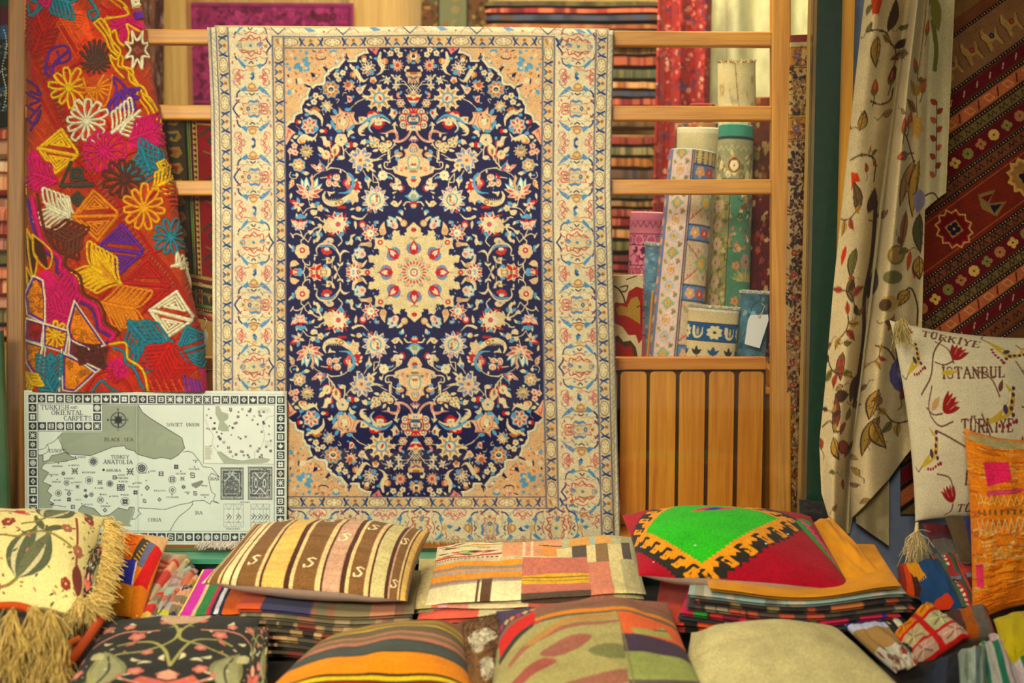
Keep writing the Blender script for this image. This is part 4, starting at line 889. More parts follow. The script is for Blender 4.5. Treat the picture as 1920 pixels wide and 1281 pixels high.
# the cloth sags and ripples a little
rp = (0.005 * np.sin((PX - 470) / 66.0 + GY / 300.) * np.clip((GY - 50) / 500, 0, 1) + 0.006 * np.exp(-((PX - 860) / 38.) ** 2 - ((GY - 220) / 60.) ** 2)
      + 0.010 * np.exp(-((PX - 690) / 120.) ** 2 - ((GY - 170) / 70.) ** 2) - 0.007 * np.exp(-((PX - 850) / 60.) ** 2 - ((GY - 590) / 50.) ** 2) + .007 * np.sin(GY / 85.0 + PX / 500) * np.clip((PX - 900) / 250, 0, 1)
      + .006 * np.sin(GY / 60. + 1) * np.clip((470 - PX) / 80, 0, 1))
curl = 0.016 * np.clip((392 + 8 - PX) / 10., 0, 1) ** 2 + 0.016 * np.clip((PX - 1140) / 14., 0, 1) ** 2
over = np.clip((60 - GY) / 10., 0, 1) ** 2 * 0.022
DD = RACK_D - rp + curl + over
P = CdA(PX, PY, DD)
Cc = cp.sample(GX, GY)
rel = (np.random.RandomState(1).rand(*GX.shape) - .5) * 0.0012
rug = thing('floral_carpet', 'cream and navy floral carpet with round medallion, hung over the wooden rack', 'carpet', tuple(Cd(776, 1014, 4.12)))
MF = fabric('woven_fabric')
PILE = fabric('carpet_pile', bump=.7, scale=520, sheen=.06, dist=.0015)
sheet('pile', P, Cc, PILE, rug, t=.009, relief=rel, edgecol='e9dcae', back='b9a678')
# woven end falling behind the rail
bx = np.linspace(402, 1142, 60)
prof = [(0.022, 1.0), (.04, -3.5), (.09, -3), (.105, 3), (.108, 30), (.109, 90), (.108, 110)]
BP = np.array([[Cd(x, 51 + dy + (x - 388) * .008, RACK_D + dd) for x in bx] for dd, dy in prof])
sheet('turned_over_end', BP, np.tile(hx('cdbb8c'), (len(prof), 60, 1)), MF, rug, t=.006, toward=Cd(776, -900, 4.3))
# fringe tufts along the foot of the carpet
rnd = random.Random(3); mb = MB(); fc = [lin(hx(x)) for x in ('f3e8c6', 'e8d8a8', 'd8c28a')]
for x in np.arange(398, 1166, 1.1):
    L = rnd.uniform(5, 11); x2 = x + rnd.uniform(-4, 5)
    a = Cd(x, 1012 + (x - 398) * .003, RACK_D - .004 + rnd.uniform(-.003, .003)); b = Cd((x + x2) / 2, 1013 + L * .6, RACK_D - .014 + rnd.uniform(-.006, .004)); e = Cd(x2, 1012 + L, RACK_D - .012 + rnd.uniform(-.01, .006))
    V, Fq = tube([a, b, e], .0011, 4, .0007); mb.add(V, Fq, hx(rnd.choice(('f3e8c6', 'e8d8a8', 'd8c28a'))))
mb.build('fringe', MF, rug)
# ------------------------------------------------------------------ builders for cloth goods
def florets(c, x0, y0, x1, y1, n, sz, cols, seed, stems=None):
    r = random.Random(seed)
    for i in range(n):
        x, y, z, a = r.uniform(x0, x1), r.uniform(y0, y1), sz * r.uniform(.6, 1.3), r.uniform(0, 6.28)
        k = r.choice(cols)
        if stems and i % 3 == 0: c.line([[x, y], [x + z * 1.5 * math.cos(a), y + z * math.sin(a)], [x + z * 2.4 * math.cos(a + .5), y + z * 2.4 * math.sin(a + .5)]], stems, z * .16)
        if i % 3 == 1: c.leaf(x, y, x + z * 1.5 * math.cos(a), y + z * 1.5 * math.sin(a), z * .6, k)
        else: c.f5(x, y, z * .7, k, r.choice(cols), a * 50)
def cushion(name, cor, ht, hb, cv, mat, parent, under='8a7a66', p=2.4, ex=.55, inset=.05, nu=200, nv=120, seed=0, lump=.004, top='cover', bot='underside', relief=0.0, umat=None, up=None, sag=None, vis=0.0):
    """stuffed or folded square of cloth: cor = front left, front right, back right, back left"""
    FL, FR, BR, BL = [np.asarray(x, float) for x in cor]
    up = np.array([0, 0, 1.0]) if up is None else np.asarray(up, float)
    up = up / np.linalg.norm(up)
    q = np.linspace(0, 1, nu); r_ = np.linspace(0, 1, nv)
    k = .55
    s1 = (1 - k) * q + k * (.5 - .5 * np.cos(np.pi * q)); t1 = (1 - k) * r_ + k * (.5 - .5 * np.cos(np.pi * r_))
    S, T = np.meshgrid(s1, t1); QS, QT = np.meshgrid(q, r_)
    a = inset
    S2 = .5 + (S - .5) * (1 - a * np.sin(np.pi * T) ** .8); T2 = .5 + (T - .5) * (1 - a * np.sin(np.pi * S) ** .8)
    B = (FL * ((1 - S2) * (1 - T2))[..., None] + FR * (S2 * (1 - T2))[..., None] + BR * (S2 * T2)[..., None] + BL * ((1 - S2) * T2)[..., None])
    f = (np.clip(1 - np.abs(2 * S - 1) ** p, 0, 1) * np.clip(1 - np.abs(2 * T - 1) ** p, 0, 1)) ** ex
    n1 = vnoise(nv, nu, (nv / 3., nu / 4.), seed + 11, 3); n2 = vnoise(nv, nu, (nv / 3., nu / 4.), seed + 12, 2)
    w = (vnoise(nv, nu, (nv, nu / 4.), seed + 5, 2) * lump * 2.5)
    Z = sag(S, T) if sag else 0 * S
    X = QS * 100; Y = np.clip((100 - QT * 100 - vis * 100) / (1 - vis), 0, 100)
    C = cv.sample(X, Y) if cv is not None else np.tile(hx(under), (nv, nu, 1))
    H = cv.sample(X, Y, cv.h) * relief if (cv is not None and relief) else 0
    PT = B + up * (f * ht + n1 * lump * 4 * np.minimum(f, 1) + w + Z + H * np.minimum(1, f * 3))[..., None]
    PB = B + up * (-f * hb + w + Z - .0004)[..., None]
    col_u = np.tile(hx(under), (nv // 4 + 1, nu // 4 + 1, 1))
    ot = mesh(top, PT, quads(nv, nu), mat, parent, C)
    ii = np.unique(np.r_[np.arange(0, nv, 4), nv - 1]); jj = np.unique(np.r_[np.arange(0, nu, 4), nu - 1])
    pb = PB[np.ix_(ii, jj)]
    ob = mesh(bot, pb, quads(len(ii), len(jj))[:, ::-1], umat or mat, parent, np.tile(hx(under), (pb.shape[0] * pb.shape[1], 1)))
    return ot, ob
def slab(name, label, cat, cor, t, cv, edge='8d8676', group=None, seed=0, lump=.003, nu=160, nv=70, mat=None, split=True, sag=None):
    """folded cloth lying flat: the top leaf with its rounded fold, and the leaf beneath"""
    c0 = sum(np.asarray(c, float) for c in cor) / 4
    o = thing(name, label, cat, tuple(c0), group)
    up = np.array([0, 0, 1.0])
    if split:
        cushion(name, cor, t * .28, t * .22, cv, mat or MF, o, edge, p=10, ex=.5, inset=.012, nu=nu, nv=nv, seed=seed, lump=lump, top='top_leaf', bot='top_lining', sag=sag)
        cor2 = [np.asarray(c, float) - up * t * .52 + np.array([.004 * (1 if i in (0, 3) else -1), .004, 0]) for i, c in enumerate(cor)]
        cushion(name, cor2, t * .25, t * .22, cv, mat or MF, o, edge, p=10, ex=.5, inset=.02, nu=nu // 2, nv=max(12, nv // 3), seed=seed, lump=lump, top='lower_leaf', bot='lower_lining', sag=sag)
    else:
        cushion(name, cor, t * .5, t * .5, cv, mat or MF, o, edge, p=10, ex=.5, inset=.012, nu=nu, nv=nv, seed=seed, lump=lump, top='top_leaf', bot='lining', sag=sag)
    return o
def stripes(cols, axis='x', seed=0, ss=2, wob=0.0, grain=.15, bg=None):
    """cols: list of (width, colour) across 100 units"""
    c = Cv(0, 0, 100, 100, ss, bg or cols[0][1]); tot = sum(w_ for w_, _ in cols); p = 0
    for w_, k in cols:
        a, b = p / tot * 100, (p + w_) / tot * 100; p += w_
        c.rect(a, 0, b, 100, k) if axis == 'x' else c.rect(0, a, 100, b, k)
    c.tint(.07, 12, seed); c.grain(grain, seed); return c
def roll(name, label, B, T, rb, rt, cv, cat='carpet', th=.006, turns=2.3, inner='c8b184', rim='d8cdb0', group=None, sq=.85, nu=150, nv=160, seam=90, hole=True, fringe=None, mat=None, relief=0.0):
    """rolled rug standing on end: B, T centres of foot and top; cv spans x: once around (0..360, front at 180), y: 0 top .. 100 foot"""
    B = np.asarray(B, float); T = np.asarray(T, float); ax = T - B; L = np.linalg.norm(ax); ax /= L
    s = np.cross(ax, [0, 1, 0]); s /= np.linalg.norm(s); s = -s if s[0] < 0 else s
    d = np.cross(s, ax); d = d if d[1] < 0 else -d      # towards the viewer
    o = thing(name, label, cat, tuple(B), group)
    TH = np.linspace(0, 2 * np.pi * turns, int(nu * turns)); first = TH <= 2 * np.pi
    def ring(th_, off, v):
        r = (rb + (rt - rb) * v)[:, None] * (1 - .0 * th_)[None] - (th_ / (2 * np.pi) * th * 1.15)[None] - off
        r = np.maximum(r, .004)
        X = r * np.sin(th_ + np.pi)[None]; Y = r * np.cos(th_)[None] * sq
        return B + (v * L)[:, None, None] * ax + X[..., None] * s + (-Y)[..., None] * d
    v = np.linspace(0, 1, nv)
    t0 = TH[first]; P = ring(t0, 0, v)
    U = np.degrees(t0)[None] + 0 * v[:, None]; VV = (1 - v)[:, None] * cv.y1 + 0 * U
    C = cv.sample(U, VV)
    if relief: P = P
    mesh('outer_face', P, quads(len(v), len(t0)), mat or MF, o, C)
    mb = MB()
    v2 = np.array([.75, 1.0]); Pi = ring(TH, th, v2); mb.add(Pi, quads(2, len(TH))[:, ::-1], hx(inner))
    t2 = TH[~first]; Po = ring(t2, 0, v2); mb.add(Po, quads(2, len(t2)), hx(inner) * .92)
    a = ring(TH, 0, np.array([1.0]))[0]; b = ring(TH, th, np.array([1.0]))[0]; m_ = (a + b) / 2 + ax * th * .35
    mb.add(np.stack([a, m_, b]), quads(3, len(TH)), hx(rim))
    mb.build('rolled_edge', mat or MF, o)
    if fringe:
        rr = random.Random(5); fb = MB()
        for k in range(fringe[0]):
            i = rr.randrange(len(t0)); p0 = m_[i] - ax * .002; e = p0 + ax * rr.uniform(.002, .010) + s * rr.uniform(-.006, .006) + d * rr.uniform(-.003, .010)
            V, Fq = tube([p0, (p0 + e) / 2 + d * .002, e], .0017, 4, .001); fb.add(V, Fq, hx(fringe[1]) * rr.uniform(.85, 1))
        fb.build('fringe', MF, o)
    return o
def wallbox(name, x0, x1, y0, y1, z0, z1, mat):
    o = box(name, x0, x1, y0, y1, z0, z1, mat, bev=0); return tag(o, kind='structure')

# ------------------------------------------------------------------ the room, the window frame and glass
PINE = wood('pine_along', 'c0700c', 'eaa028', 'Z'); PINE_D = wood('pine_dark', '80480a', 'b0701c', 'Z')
OAKX = wood('oak_across', 'bc640a', 'e08e22', 'X'); OAKZ = wood('oak_upright', 'c46e08', 'e69a24', 'Z', scale=.8)
PAN = wood('panel_wood', 'c08a34', 'dcae5c', 'Z')
GREEN = plain('green_paint', '12301f', .35, .05, 60, var=.15, coat=.3); GREEN_L = plain('green_sill_paint', '3f9068', .4, .05, 60, var=.1, coat=.3)
PLAS = plain('plaster', 'b8b4a4', .9, .2, 40, var=.08); PLASG = plain('grey_plaster', '6e7686', .9, .3, 30, var=.12)
STONE = plain('floor_stone', '5a5046', .8, .3, 12, var=.25); GOLD = plain('brass_strip', 'c09a50', .35, metal=.8)
wallbox('floor', -3.2, 3.2, -5, 2.45, -.1, 0, STONE)
wallbox('ceiling', -3.2, 3.2, -.0, 2.45, 2.9, 3.0, PLAS)
wallbox('wall_back', -3.2, 3.2, 2.35, 2.45, 0, 2.9, PAN)
wallbox('wall_left', -3.2, -3.1, 0, 2.35, 0, 2.9, PLAS)
wallbox('wall_side', 1.7, 1.8, .06, 2.35, 0, 2.9, PLAS)
xr = float(Wy(1531, 0, -.05)[0]); xr2 = float(Wy(1578, 0, -.05)[0])
wallbox('wall_right', xr2 + .03, 3.2, -.03, .05, 0, 2.9, PLASG)
wallbox('trim_1', xr, xr2, -.06, .03, 0, 2.9, GREEN)
wallbox('trim_2', xr - .016, xr - .009, -.035, -.03, .3, 2.9, GOLD)
wallbox('trim_3', xr2, xr2 + .03, -.052, .04, 0, 2.9, wood('trim_wood', 'c07c14', 'dc9c28', 'Z'))
zs = float(Wy(350, 1034, 0)[2])
wallbox('trim_4', -1.9, xr, -.075, .03, zs - .012, zs, GREEN_L)
wallbox('trim_5', -1.9, xr, -.06, .02, zs - .09, zs - .012, GREEN)
xl = float(Wy(-8, 850, -.04)[0])
wallbox('trim_6', xl - .06, xl + .012, -.06, .02, zs, 1.02, GREEN_L)
wallbox('wall_low', -3.2, xr, -.05, 0.02, 0, zs - .09, GREEN)
wallbox('trim_7', -1.9, xr - .0, .02, .5, zs - .035, zs - .012, OAKX)
gm, N, L, b = nt('window_glass')
N.remove(b); out = [n for n in N if n.type == 'OUTPUT_MATERIAL'][0]
tr = N.new('ShaderNodeBsdfTransparent'); tr.inputs[0].default_value = (.97, .99, .97, 1)
gl = N.new('ShaderNodeBsdfGlossy'); gl.inputs['Roughness'].default_value = .01
fr = N.new('ShaderNodeFresnel'); fr.inputs[0].default_value = 1.45
mxs = N.new('ShaderNodeMixShader'); L.new(fr.outputs[0], mxs.inputs[0]); L.new(tr.outputs[0], mxs.inputs[1]); L.new(gl.outputs[0], mxs.inputs[2]); L.new(mxs.outputs[0], out.inputs[0])
wallbox('window_1', -1.9, xr - .002, -.008, -.003, zs, 2.9, gm)

# ------------------------------------------------------------------ the ladder rack
rack = thing('display_rack', 'honey coloured wooden ladder rack leaning behind the shop window glass', 'rack', tuple(Cd(900, 1030, 4.2)))
RD_ = 4.20
def pbeam(nm, x0, y0, x1, y1, wpx, D, dep, mat, parent, bev=.003):
    return beam(nm, Cd(x0, y0, D), Cd(x1, y1, D), wpx / F_PX * D, dep, mat, parent, bev=bev)
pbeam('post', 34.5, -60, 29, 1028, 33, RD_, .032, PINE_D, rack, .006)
pbeam('post', 1463, -60, 1463, 1028, 37, RD_, .034, PINE, rack, .005)
for (y0, y1) in ((-158, -152), (69, 75), (211, 214), (354, 351)):
    pbeam('rail', 50, y0, 1446, y1, 28, RD_, .03, PINE, rack, .004)
# ------------------------------------------------------------------ the low cabinet that holds the rolled rugs
cab = thing('rug_bin', 'low wooden bin with upright boards and a top rail behind the rack, holding rolled rugs', 'bin', tuple(Wy(1300, 1010, .34)))
def ybox(nm, x0, y0, x1, y1, Y, dep, mat, parent, bev=.002):
    a = Wy(x0, y1, Y); b_ = Wy(x1, y0, Y)
    o = box(nm, a[0], b_[0], Y, Y + dep, a[2], b_[2], mat, parent, bev); return o
ybox('top_rail', 372, 671, 1437, 693, .30, .03, OAKX, cab, .002)
vb = MB(); edges = [1434 - 54.9 * i for i in range(20)]
Y0 = .315
Vs, Fs, n0 = [], [], 0
for i in range(19):
    x1, x0 = edges[i] - 1.2, edges[i + 1] + 1.2
    a = Wy(x0, 1000, Y0); b_ = Wy(x1, 697, Y0); xa, xb, za, zb = a[0], b_[0], zs - .01, b_[2]
    rr_ = .010; pts = [(xa, za), (xb, za), (xb, zb - rr_), (xb - rr_ * .3, zb - rr_ * .3), (xb - rr_, zb), (xa + rr_, zb), (xa + rr_ * .3, zb - rr_ * .3), (xa, zb - rr_)]
    m = len(pts)
    for yy in (Y0, Y0 + .012): Vs += [(px_, yy, pz_) for px_, pz_ in pts]
    Fs += [tuple(n0 + k for k in range(m)), tuple(n0 + m + k for k in range(m))[::-1]] + [(n0 + k, n0 + m + k, n0 + m + (k + 1) % m, n0 + (k + 1) % m) for k in range(m)]
    n0 += 2 * m
bevelled(mesh('front_boards', Vs, Fs, OAKZ, cab, shade=False), .002)
ybox('backing', 372, 694, 1436, 1000, .335, .008, plain('bin_backing', '4a2a10', .8), cab, 0)
a = Wy(372, 700, .34); b_ = Wy(1446, 700, .34)
box('floor_board', a[0], b_[0], .345, .75, a[2] - .055, a[2] - .04, OAKX, cab)
box('side_board', b_[0] + .004, b_[0] + .022, .33, .75, zs - .03, a[2], OAKZ, cab)

# ------------------------------------------------------------------ things far back in the shop
def flat_hang(name, label, cat, q, Y, cv, nu, nv, t=.006, rip=.004, parts='woven_face', per=40, seed=0, group=None, cvx=None, bow=None, mat=None, back=None):
    """cloth hanging on a vertical plane; q = pixel corners tl, tr, br, bl"""
    o = thing(name, label, cat, tuple(Wy((q[2][0] + q[3][0]) / 2, (q[2][1] + q[3][1]) / 2, Y)), group)
    U, V = np.meshgrid(np.linspace(0, 1, nu), np.linspace(0, 1, nv))
    q = [np.array(k, float) for k in q]
    P2 = q[0] * ((1 - U) * (1 - V))[..., None] + q[1] * (U * (1 - V))[..., None] + q[2] * (U * V)[..., None] + q[3] * ((1 - U) * V)[..., None]
    if bow is not None: P2 = P2 + bow(U, V)
    YY = Y + rip * np.sin(P2[..., 0] / per * 2 * np.pi + seed + V * 1.5)
    P_ = WyA(P2[..., 0], P2[..., 1], YY)
    C = cv.sample(cv.x0 + U * (cv.x1 - cv.x0), cv.y0 + V * (cv.y1 - cv.y0))
    sheet(parts, P_, C, mat or MF, o, t=t, back=back)
    return o
# purple rug
c = Cv(0, 0, 320, 190, 1, '9a3468'); florets(c, 8, 8, 312, 182, 520, 9, ['5e2038', '8a2c58', '6a2440', 'a83c74', 'b8487c'], 3, '4a1c30')
c.rect(0, 0, 320, 7, 'a03a70'); c.rect(0, 183, 320, 190, 'a03a70'); c.rect(0, 0, 6, 190, 'a03a70'); c.rect(314, 0, 320, 190, 'a03a70'); c.line('7,8 313,8 313,182 7,182', '4a1c30', 1.5, sm=False, closed=True)
flat_hang('purple_rug', 'magenta purple rug with dark floral pattern hanging at the back of the shop', 'rug', [(351, 4), (662, 6), (660, 196), (350, 194)], 2.2, c, 160, 100, group=None)
c = Cv(0, 0, 130, 400, 1, '6e4e30'); florets(c, 0, 0, 130, 400, 400, 8, ['4a3428', '8a6a3c', 'a8884c', '5e6450', '7c4a34'], 5, '3a2a20'); c.rect(34, 0, 88, 400, '82805e'); florets(c, 40, 0, 84, 400, 30, 12, ['9c8a5c', '9a6a48'], 6)
for x in (33, 89): c.rect(x - 2, 0, x + 2, 400, '3a3028')
flat_hang('hanging_carpet', 'brown bordered carpet with grey-green centre hanging behind the top rail', 'carpet', [(790, -60), (916, -60), (916, 330), (790, 330)], 2.15, c, 70, 200)
# carpets rolled in the dark corner left of the purple rug
c = stripes([(5, '6e4a38'), (3, '4a2c28'), (4, '8a5a44'), (2, '5a3a30'), (5, '4c2620')], 'x', 3); florets(c, 0, 0, 100, 100, 300, 4, ['7a4a3c', '54302a', 'a08a74'], 6)
flat_hang('standing_carpet', 'dark red-brown carpet hanging left of the yellow wooden pillar', 'carpet', [(262, -60), (306, -60), (308, 330), (262, 330)], 2.0, c, 40, 120)
wallbox('trim_8', Wy(303, 100, 2.1)[0], Wy(350, 100, 2.1)[0], 2.1, 2.2, .2, 2.9, PAN)
wallbox('trim_9', Wy(655, 0, 2.28)[0], Wy(800, 0, 2.28)[0], 2.28, 2.33, .2, 2.9, wood('yellow_board', 'cc9434', 'e4b054', 'Z'))
# the dark-red old carpet left
c = Cv(0, 0, 110, 380, 2, '3c2c22')
c.rect(0, 0, 44, 380, '42321f'); r = random.Random(8)
for k in range(13):
    y = 6 + k * 30; c.poly([[12, y + 4], [34, y], [40, y + 12], [30, y + 22], [14, y + 20], [20, y + 12]], '8a6e34'); c.poly([[16, y + 8], [32, y + 6], [26, y + 18]], ['8e2028', '2e3a30', '9a4a20'][k % 3]); c.disc(8, y + 24, 4, '74302a')
for x, w_, k in ((46, 3, '14120f'), (50, 3, '5c7a30'), (54, 2, '9a7c40'), (59, 10, '6e2028'), (66, 3, 'a88a4c')): c.rect(x, 0, x + w_, 380, k)
for k in range(40): c.poly([[60, k * 10], [68, k * 10 + 5], [60, k * 10 + 9]], 'b8985c')
c.rect(70, 0, 110, 305, '8a1220')
for y in (40, 130, 215, 270): c.line([[76, y], [92, y - 12], [98, y + 2], [88, y + 8], [96, y + 18]], '38402c', 5); c.line([[80, y + 30], [100, y + 34], [104, y + 22]], '5c7430', 3); c.disc(100, y + 10, 4, 'a07840')
c.line('70,20 96,20 96,32 110,32', 'b08c48', 4, sm=False)
for y0, k in ((300, 'a88a4c'), (306, '6e2028'), (314, 'b8985c'), (320, '2a2a20'), (330, '7a6230'), (352, '5c7a30'), (358, '6e2028'), (366, 'a88a4c'), (372, 'b02848')): c.rect(0, y0, 110, y0 + 6, k)
for k in range(11): c.poly([[k * 10, 336], [k * 10 + 8, 334], [k * 10 + 5, 350]], ['8e2028', '2e3a30', '8a6e34'][k % 3])
for k in range(24): c.disc(k * 5, 362, 1.6, 'b8985c')
c.tint(.1, 30, 2); c.grain(.2, 3)
flat_hang('red_antique_carpet', 'old dark red carpet with gold zigzag border hanging between embroidered cloth and floral carpet', 'carpet', [(296, 205), (412, 215), (412, 606), (330, 588)], .26, c, 130, 380, rip=.003, per=90)
# hanging red runner and pale cloth
c = Cv(0, 0, 95, 560, 1, 'a83a34'); florets(c, 0, 0, 95, 560, 900, 6, ['c85a4c', 'd89078', '7a2a30', '5a4a6a', 'e0b498', 'a02c28', 'b83028'], 9, '7a2428')
for x, k in ((4, 'c07060'), (24, 'b82c28'), (66, 'b82420'), (86, '7a2a2c')): c.rect(x, 0, x + 8, 560, k, a=.5)
flat_hang('red_runner', 'long red patterned runner hanging beside the pale curtain inside the shop', 'rug', [(1238, -50), (1336, -50), (1322, 620), (1222, 620)], 1.4, c, 95, 330, rip=.035, per=46)
c = Cv(0, 0, 110, 400, 1, 'd4cca0'); c.tint(.12, 20, 4, .3)
for x in (18, 70): c.rect(x, 0, x + 2, 400, 'c09878', a=.4)
flat_hang('pale_curtain', 'pale cream curtain hanging in soft folds behind the standing rolls', 'curtain', [(1328, -50), (1530, -50), (1526, 560), (1328, 560)], 1.5, c, 120, 120, rip=.03, per=75, seed=2)
# stacks of folded kilims at the back
def bgstack(px0, px1, ytop, ybot, Y, n, cols, seed, nm, lab, grp, dep=.35, lean=0.0):
    r = random.Random(seed); hs = [r.uniform(.7, 1.4) for _ in range(n)]; tot = sum(hs); y = ytop; pos = ['top', 'bottom']
    for i in range(n):
        h = hs[i] / tot * (ybot - ytop); a = Wy(px0 + r.uniform(-3, 3) + lean * i, y + h, Y); b_ = Wy(px1 + r.uniform(-8, 8) + lean * i, y, Y)
        zc = (a[2] + b_[2]) / 2; t = (b_[2] - a[2]); k = cols[i % len(cols)]
        base = r.choice(k); base = np.clip(hx(base) * 1.15 + .04, 0, 1); cv = Cv(0, 0, 100, 100, 1, base)
        for j in range(26): x = r.uniform(0, 100); cv.rect(x, 0, x + r.uniform(.6, 5), 100, r.choice(k), a=.8)
        if r.random() < .5: cv.rect(0, 60, 100, 74, r.choice(k))
        cor = [np.array([a[0], Y, zc]), np.array([b_[0], Y, zc]), np.array([b_[0], Y + dep, zc]), np.array([a[0], Y + dep, zc])]
        o = thing(nm, lab[0].format(lab[1][i % len(lab[1])]) if False else lab, 'kilim', (float(cor[0][0]), Y, float(a[2])), grp)
        cushion(nm, cor, t * .80, t * .28, cv, MF, o, k[0], p=16, ex=.42, inset=.02, nu=60, nv=40, seed=seed + i, lump=.002, top='cloth', bot='lining')
        y += h
mix = [['6a4a2c', '5a442c', '80623c'], ['74302a', '8c4a34', '5a2a24'], ['4a4a38', '5c5638', '80704a'], ['94602e', '7a4430', 'a87c50'], ['3a3a44', '50484c', '5a4434'], ['8a3034', '642428', '9c543c'], ['54502f', '6f633c', '443a28']]
bgstack(905, 1250, 4, 72, 1.75, 5, mix[::-1], 11, 'folded_kilim', 'folded kilim in the wide brown and green pile on the high shelf above the carpet', 'folded kilims on the high shelf above the carpet')
bgstack(1120, 1246, 90, 250, 1.75, 8, mix, 12, 'folded_kilim', 'dark folded kilim in the upper pile right of the carpet, between the first two rails', 'folded kilims in the upper pile right of the carpet')
bgstack(1110, 1232, 262, 395, 1.7, 7, mix[1:] + mix[:2], 13, 'folded_kilim', 'red or orange folded kilim piled behind the lower rail, right of the carpet', 'folded kilims behind the lower rail right of the carpet')
bgstack(1105, 1240, 398, 560, 1.65, 8, [mix[1], mix[5], mix[3], mix[6]], 14, 'folded_kilim', 'reddish folded kilim in the pile behind the pink rolled rug', 'folded kilims behind the pink roll')
pink = [['c87a5c', 'a84a3c', 'e0b090'], ['b85a44', 'd89a70', '8a3a34'], ['c8a078', '8a5c48', 'b87a6c']]
bgstack(-60, 40, 205, 400, 1.2, 6, pink, 15, 'folded_textile', 'rose coloured folded textile at the far left, upper part of the pile behind the rack', 'folded textiles, upper left pile', lean=0)
bgstack(-60, 34, 400, 640, 1.1, 9, pink + [mix[2]], 16, 'folded_textile', 'reddish folded textile at the far left, lower part of the pile behind the rack post', 'folded textiles, lower left pile')
# shelves that carry the piles
for i, (x0, x1, y, Y) in enumerate(((900, 1255, 76, 1.73), (1100, 1250, 252, 1.73), (1100, 1245, 396, 1.68), (1095, 1245, 562, 1.63), (-80, 45, 642, 1.08))):
    a = Wy(x0, y, Y); b_ = Wy(x1, y, Y)
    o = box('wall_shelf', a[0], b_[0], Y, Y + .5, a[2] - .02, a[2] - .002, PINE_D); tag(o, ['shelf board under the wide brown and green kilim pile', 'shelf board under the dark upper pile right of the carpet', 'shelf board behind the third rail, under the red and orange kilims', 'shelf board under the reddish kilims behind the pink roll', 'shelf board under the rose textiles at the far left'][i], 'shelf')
# dark sequinned garment hanging at the upper left
c = Cv(0, 0, 60, 260, 2, '26221c'); r = random.Random(2)
for x0, y0, y1, k in ((0, 0, 40, '1c4a34'), (0, 40, 75, '5a2034'), (0, 75, 100, '3a5a7a')): c.rect(x0, y0, 60, y1, k)
for k in range(46): c.disc(r.uniform(4, 56), r.uniform(90, 230), 2.6, '8a8a7c'); c.disc(r.uniform(4, 56), r.uniform(90, 230), 3.2, '3c4c5c')
for y in range(84, 230, 5): c.disc(50 + 4 * math.sin(y / 14), y, 1.5, 'd8d4c0')
flat_hang('dark_garment', 'dark garment with green shoulder and sequins hanging behind the left post', 'garment', [(-38, -30), (19, -30), (17, 236), (-40, 250)], .35, c, 50, 160, rip=.006, per=30)

# ------------------------------------------------------------------ rolled rugs standing in the bin
def rc(bg, H=450): return Cv(0, 0, 360, H, 2, bg)
def rollpx(name, label, bx, by, tx, ty, Y0_, Y1_, rbp, rtp, cv, **k):
    B_ = Wy(bx, by, Y0_); T_ = Wy(tx, ty, Y1_); d0 = (Y0_ + 4) / F_PX
    return roll(name, label, B_, T_, rbp * d0, rtp * d0, cv, **k)
c = rc('d88498', 460); K = '5a2440'
for y in (22, 60, 150, 190, 300, 350): c.line([[0, y], [360, y]], K, 2, sm=False)
for k in range(18):
    x = k * 20; c.line([[x, 26], [x + 10, 42], [x + 20, 26]], K, 2, sm=False); c.line([[x, 156], [x + 10, 180], [x + 20, 156]], K, 1.6, sm=False)
for k in range(9):
    x = k * 40
    for yy in (78, 170, 220): c.line([[x, yy - 12], [x + 13, yy + 12], [x, yy + 12], [x + 13, yy - 12], [x, yy - 12]], K, 2, sm=False); c.f5(x + 26, yy, 12, 'c8607c', K, 0, 4); c.ring(x + 26, yy, 8, K, 1.6)
florets(c, 0, 98, 360, 148, 60, 14, ['a84a6c', K, 'e49aa8'], 4, K); florets(c, 0, 240, 360, 298, 60, 14, ['a84a6c', K, 'e49aa8'], 5, K); c.line([[0, 93], [360, 93]], K, 1.5, sm=False)
rollpx('pink_rolled_rug', 'pink rolled rug with dark purple border bands standing behind the blue roll', 1206, 700, 1217, 400, .62, .66, 36, 37, c, inner='d8909c', rim='e0a0a4', th=.007, turns=3)
c = rc('6c90a4', 540); florets(c, 0, 0, 360, 540, 240, 14, ['4c7490', '88a8b8', '9ab0a8', '56809a'], 8, '3c5a74'); c.tint(.2, 30, 2)
rollpx('blue_rolled_rug', 'faded blue rolled rug with white fringed top leaning left of the tall patterned roll', 1218, 690, 1240, 462, .60, .62, 24, 34, c, inner='4a80b0', rim='e4e4dc', th=.005, turns=1.4, fringe=(900, 'e8e6da'), sq=.6)
c = rc('d4b09c', 490)
for x, w_, k in ((86, 30, '6c88ac'), (84, 2, '2c3048'), (116, 2, '2c3048'), (120, 52, 'dcc0b0'), (172, 2, '2c3048'), (176, 3, '3c4458'), (179, 110, 'd4b898')): c.rect(x, 0, x + w_, 490, k)
for k in range(24): c.f5(101, 10 + k * 21, 10 if k % 2 else 7, 'e0a878' if k % 2 else 'c8584c', 'e8d8a8', k * 30)
for k in range(14):
    y = 8 + k * 36
    c.poly([[146, y - 15], [164, y], [146, y + 15], [128, y]], ['8fae8c', 'e0c4b4', 'b8bcc0'][k % 3]); c.ring(146, y, 9, 'b88a7c', 1.2, 11); c.f5(146, y, 7, 'd8a850', '8a6a3c', k * 20); c.leaf(124, y - 20, 136, y - 12, 8, 'a09c4c'); c.leaf(168, y + 20, 156, y + 12, 8, 'c87a6c'); c.leaf(166, y - 22, 158, y - 12, 7, '7a8a5c')
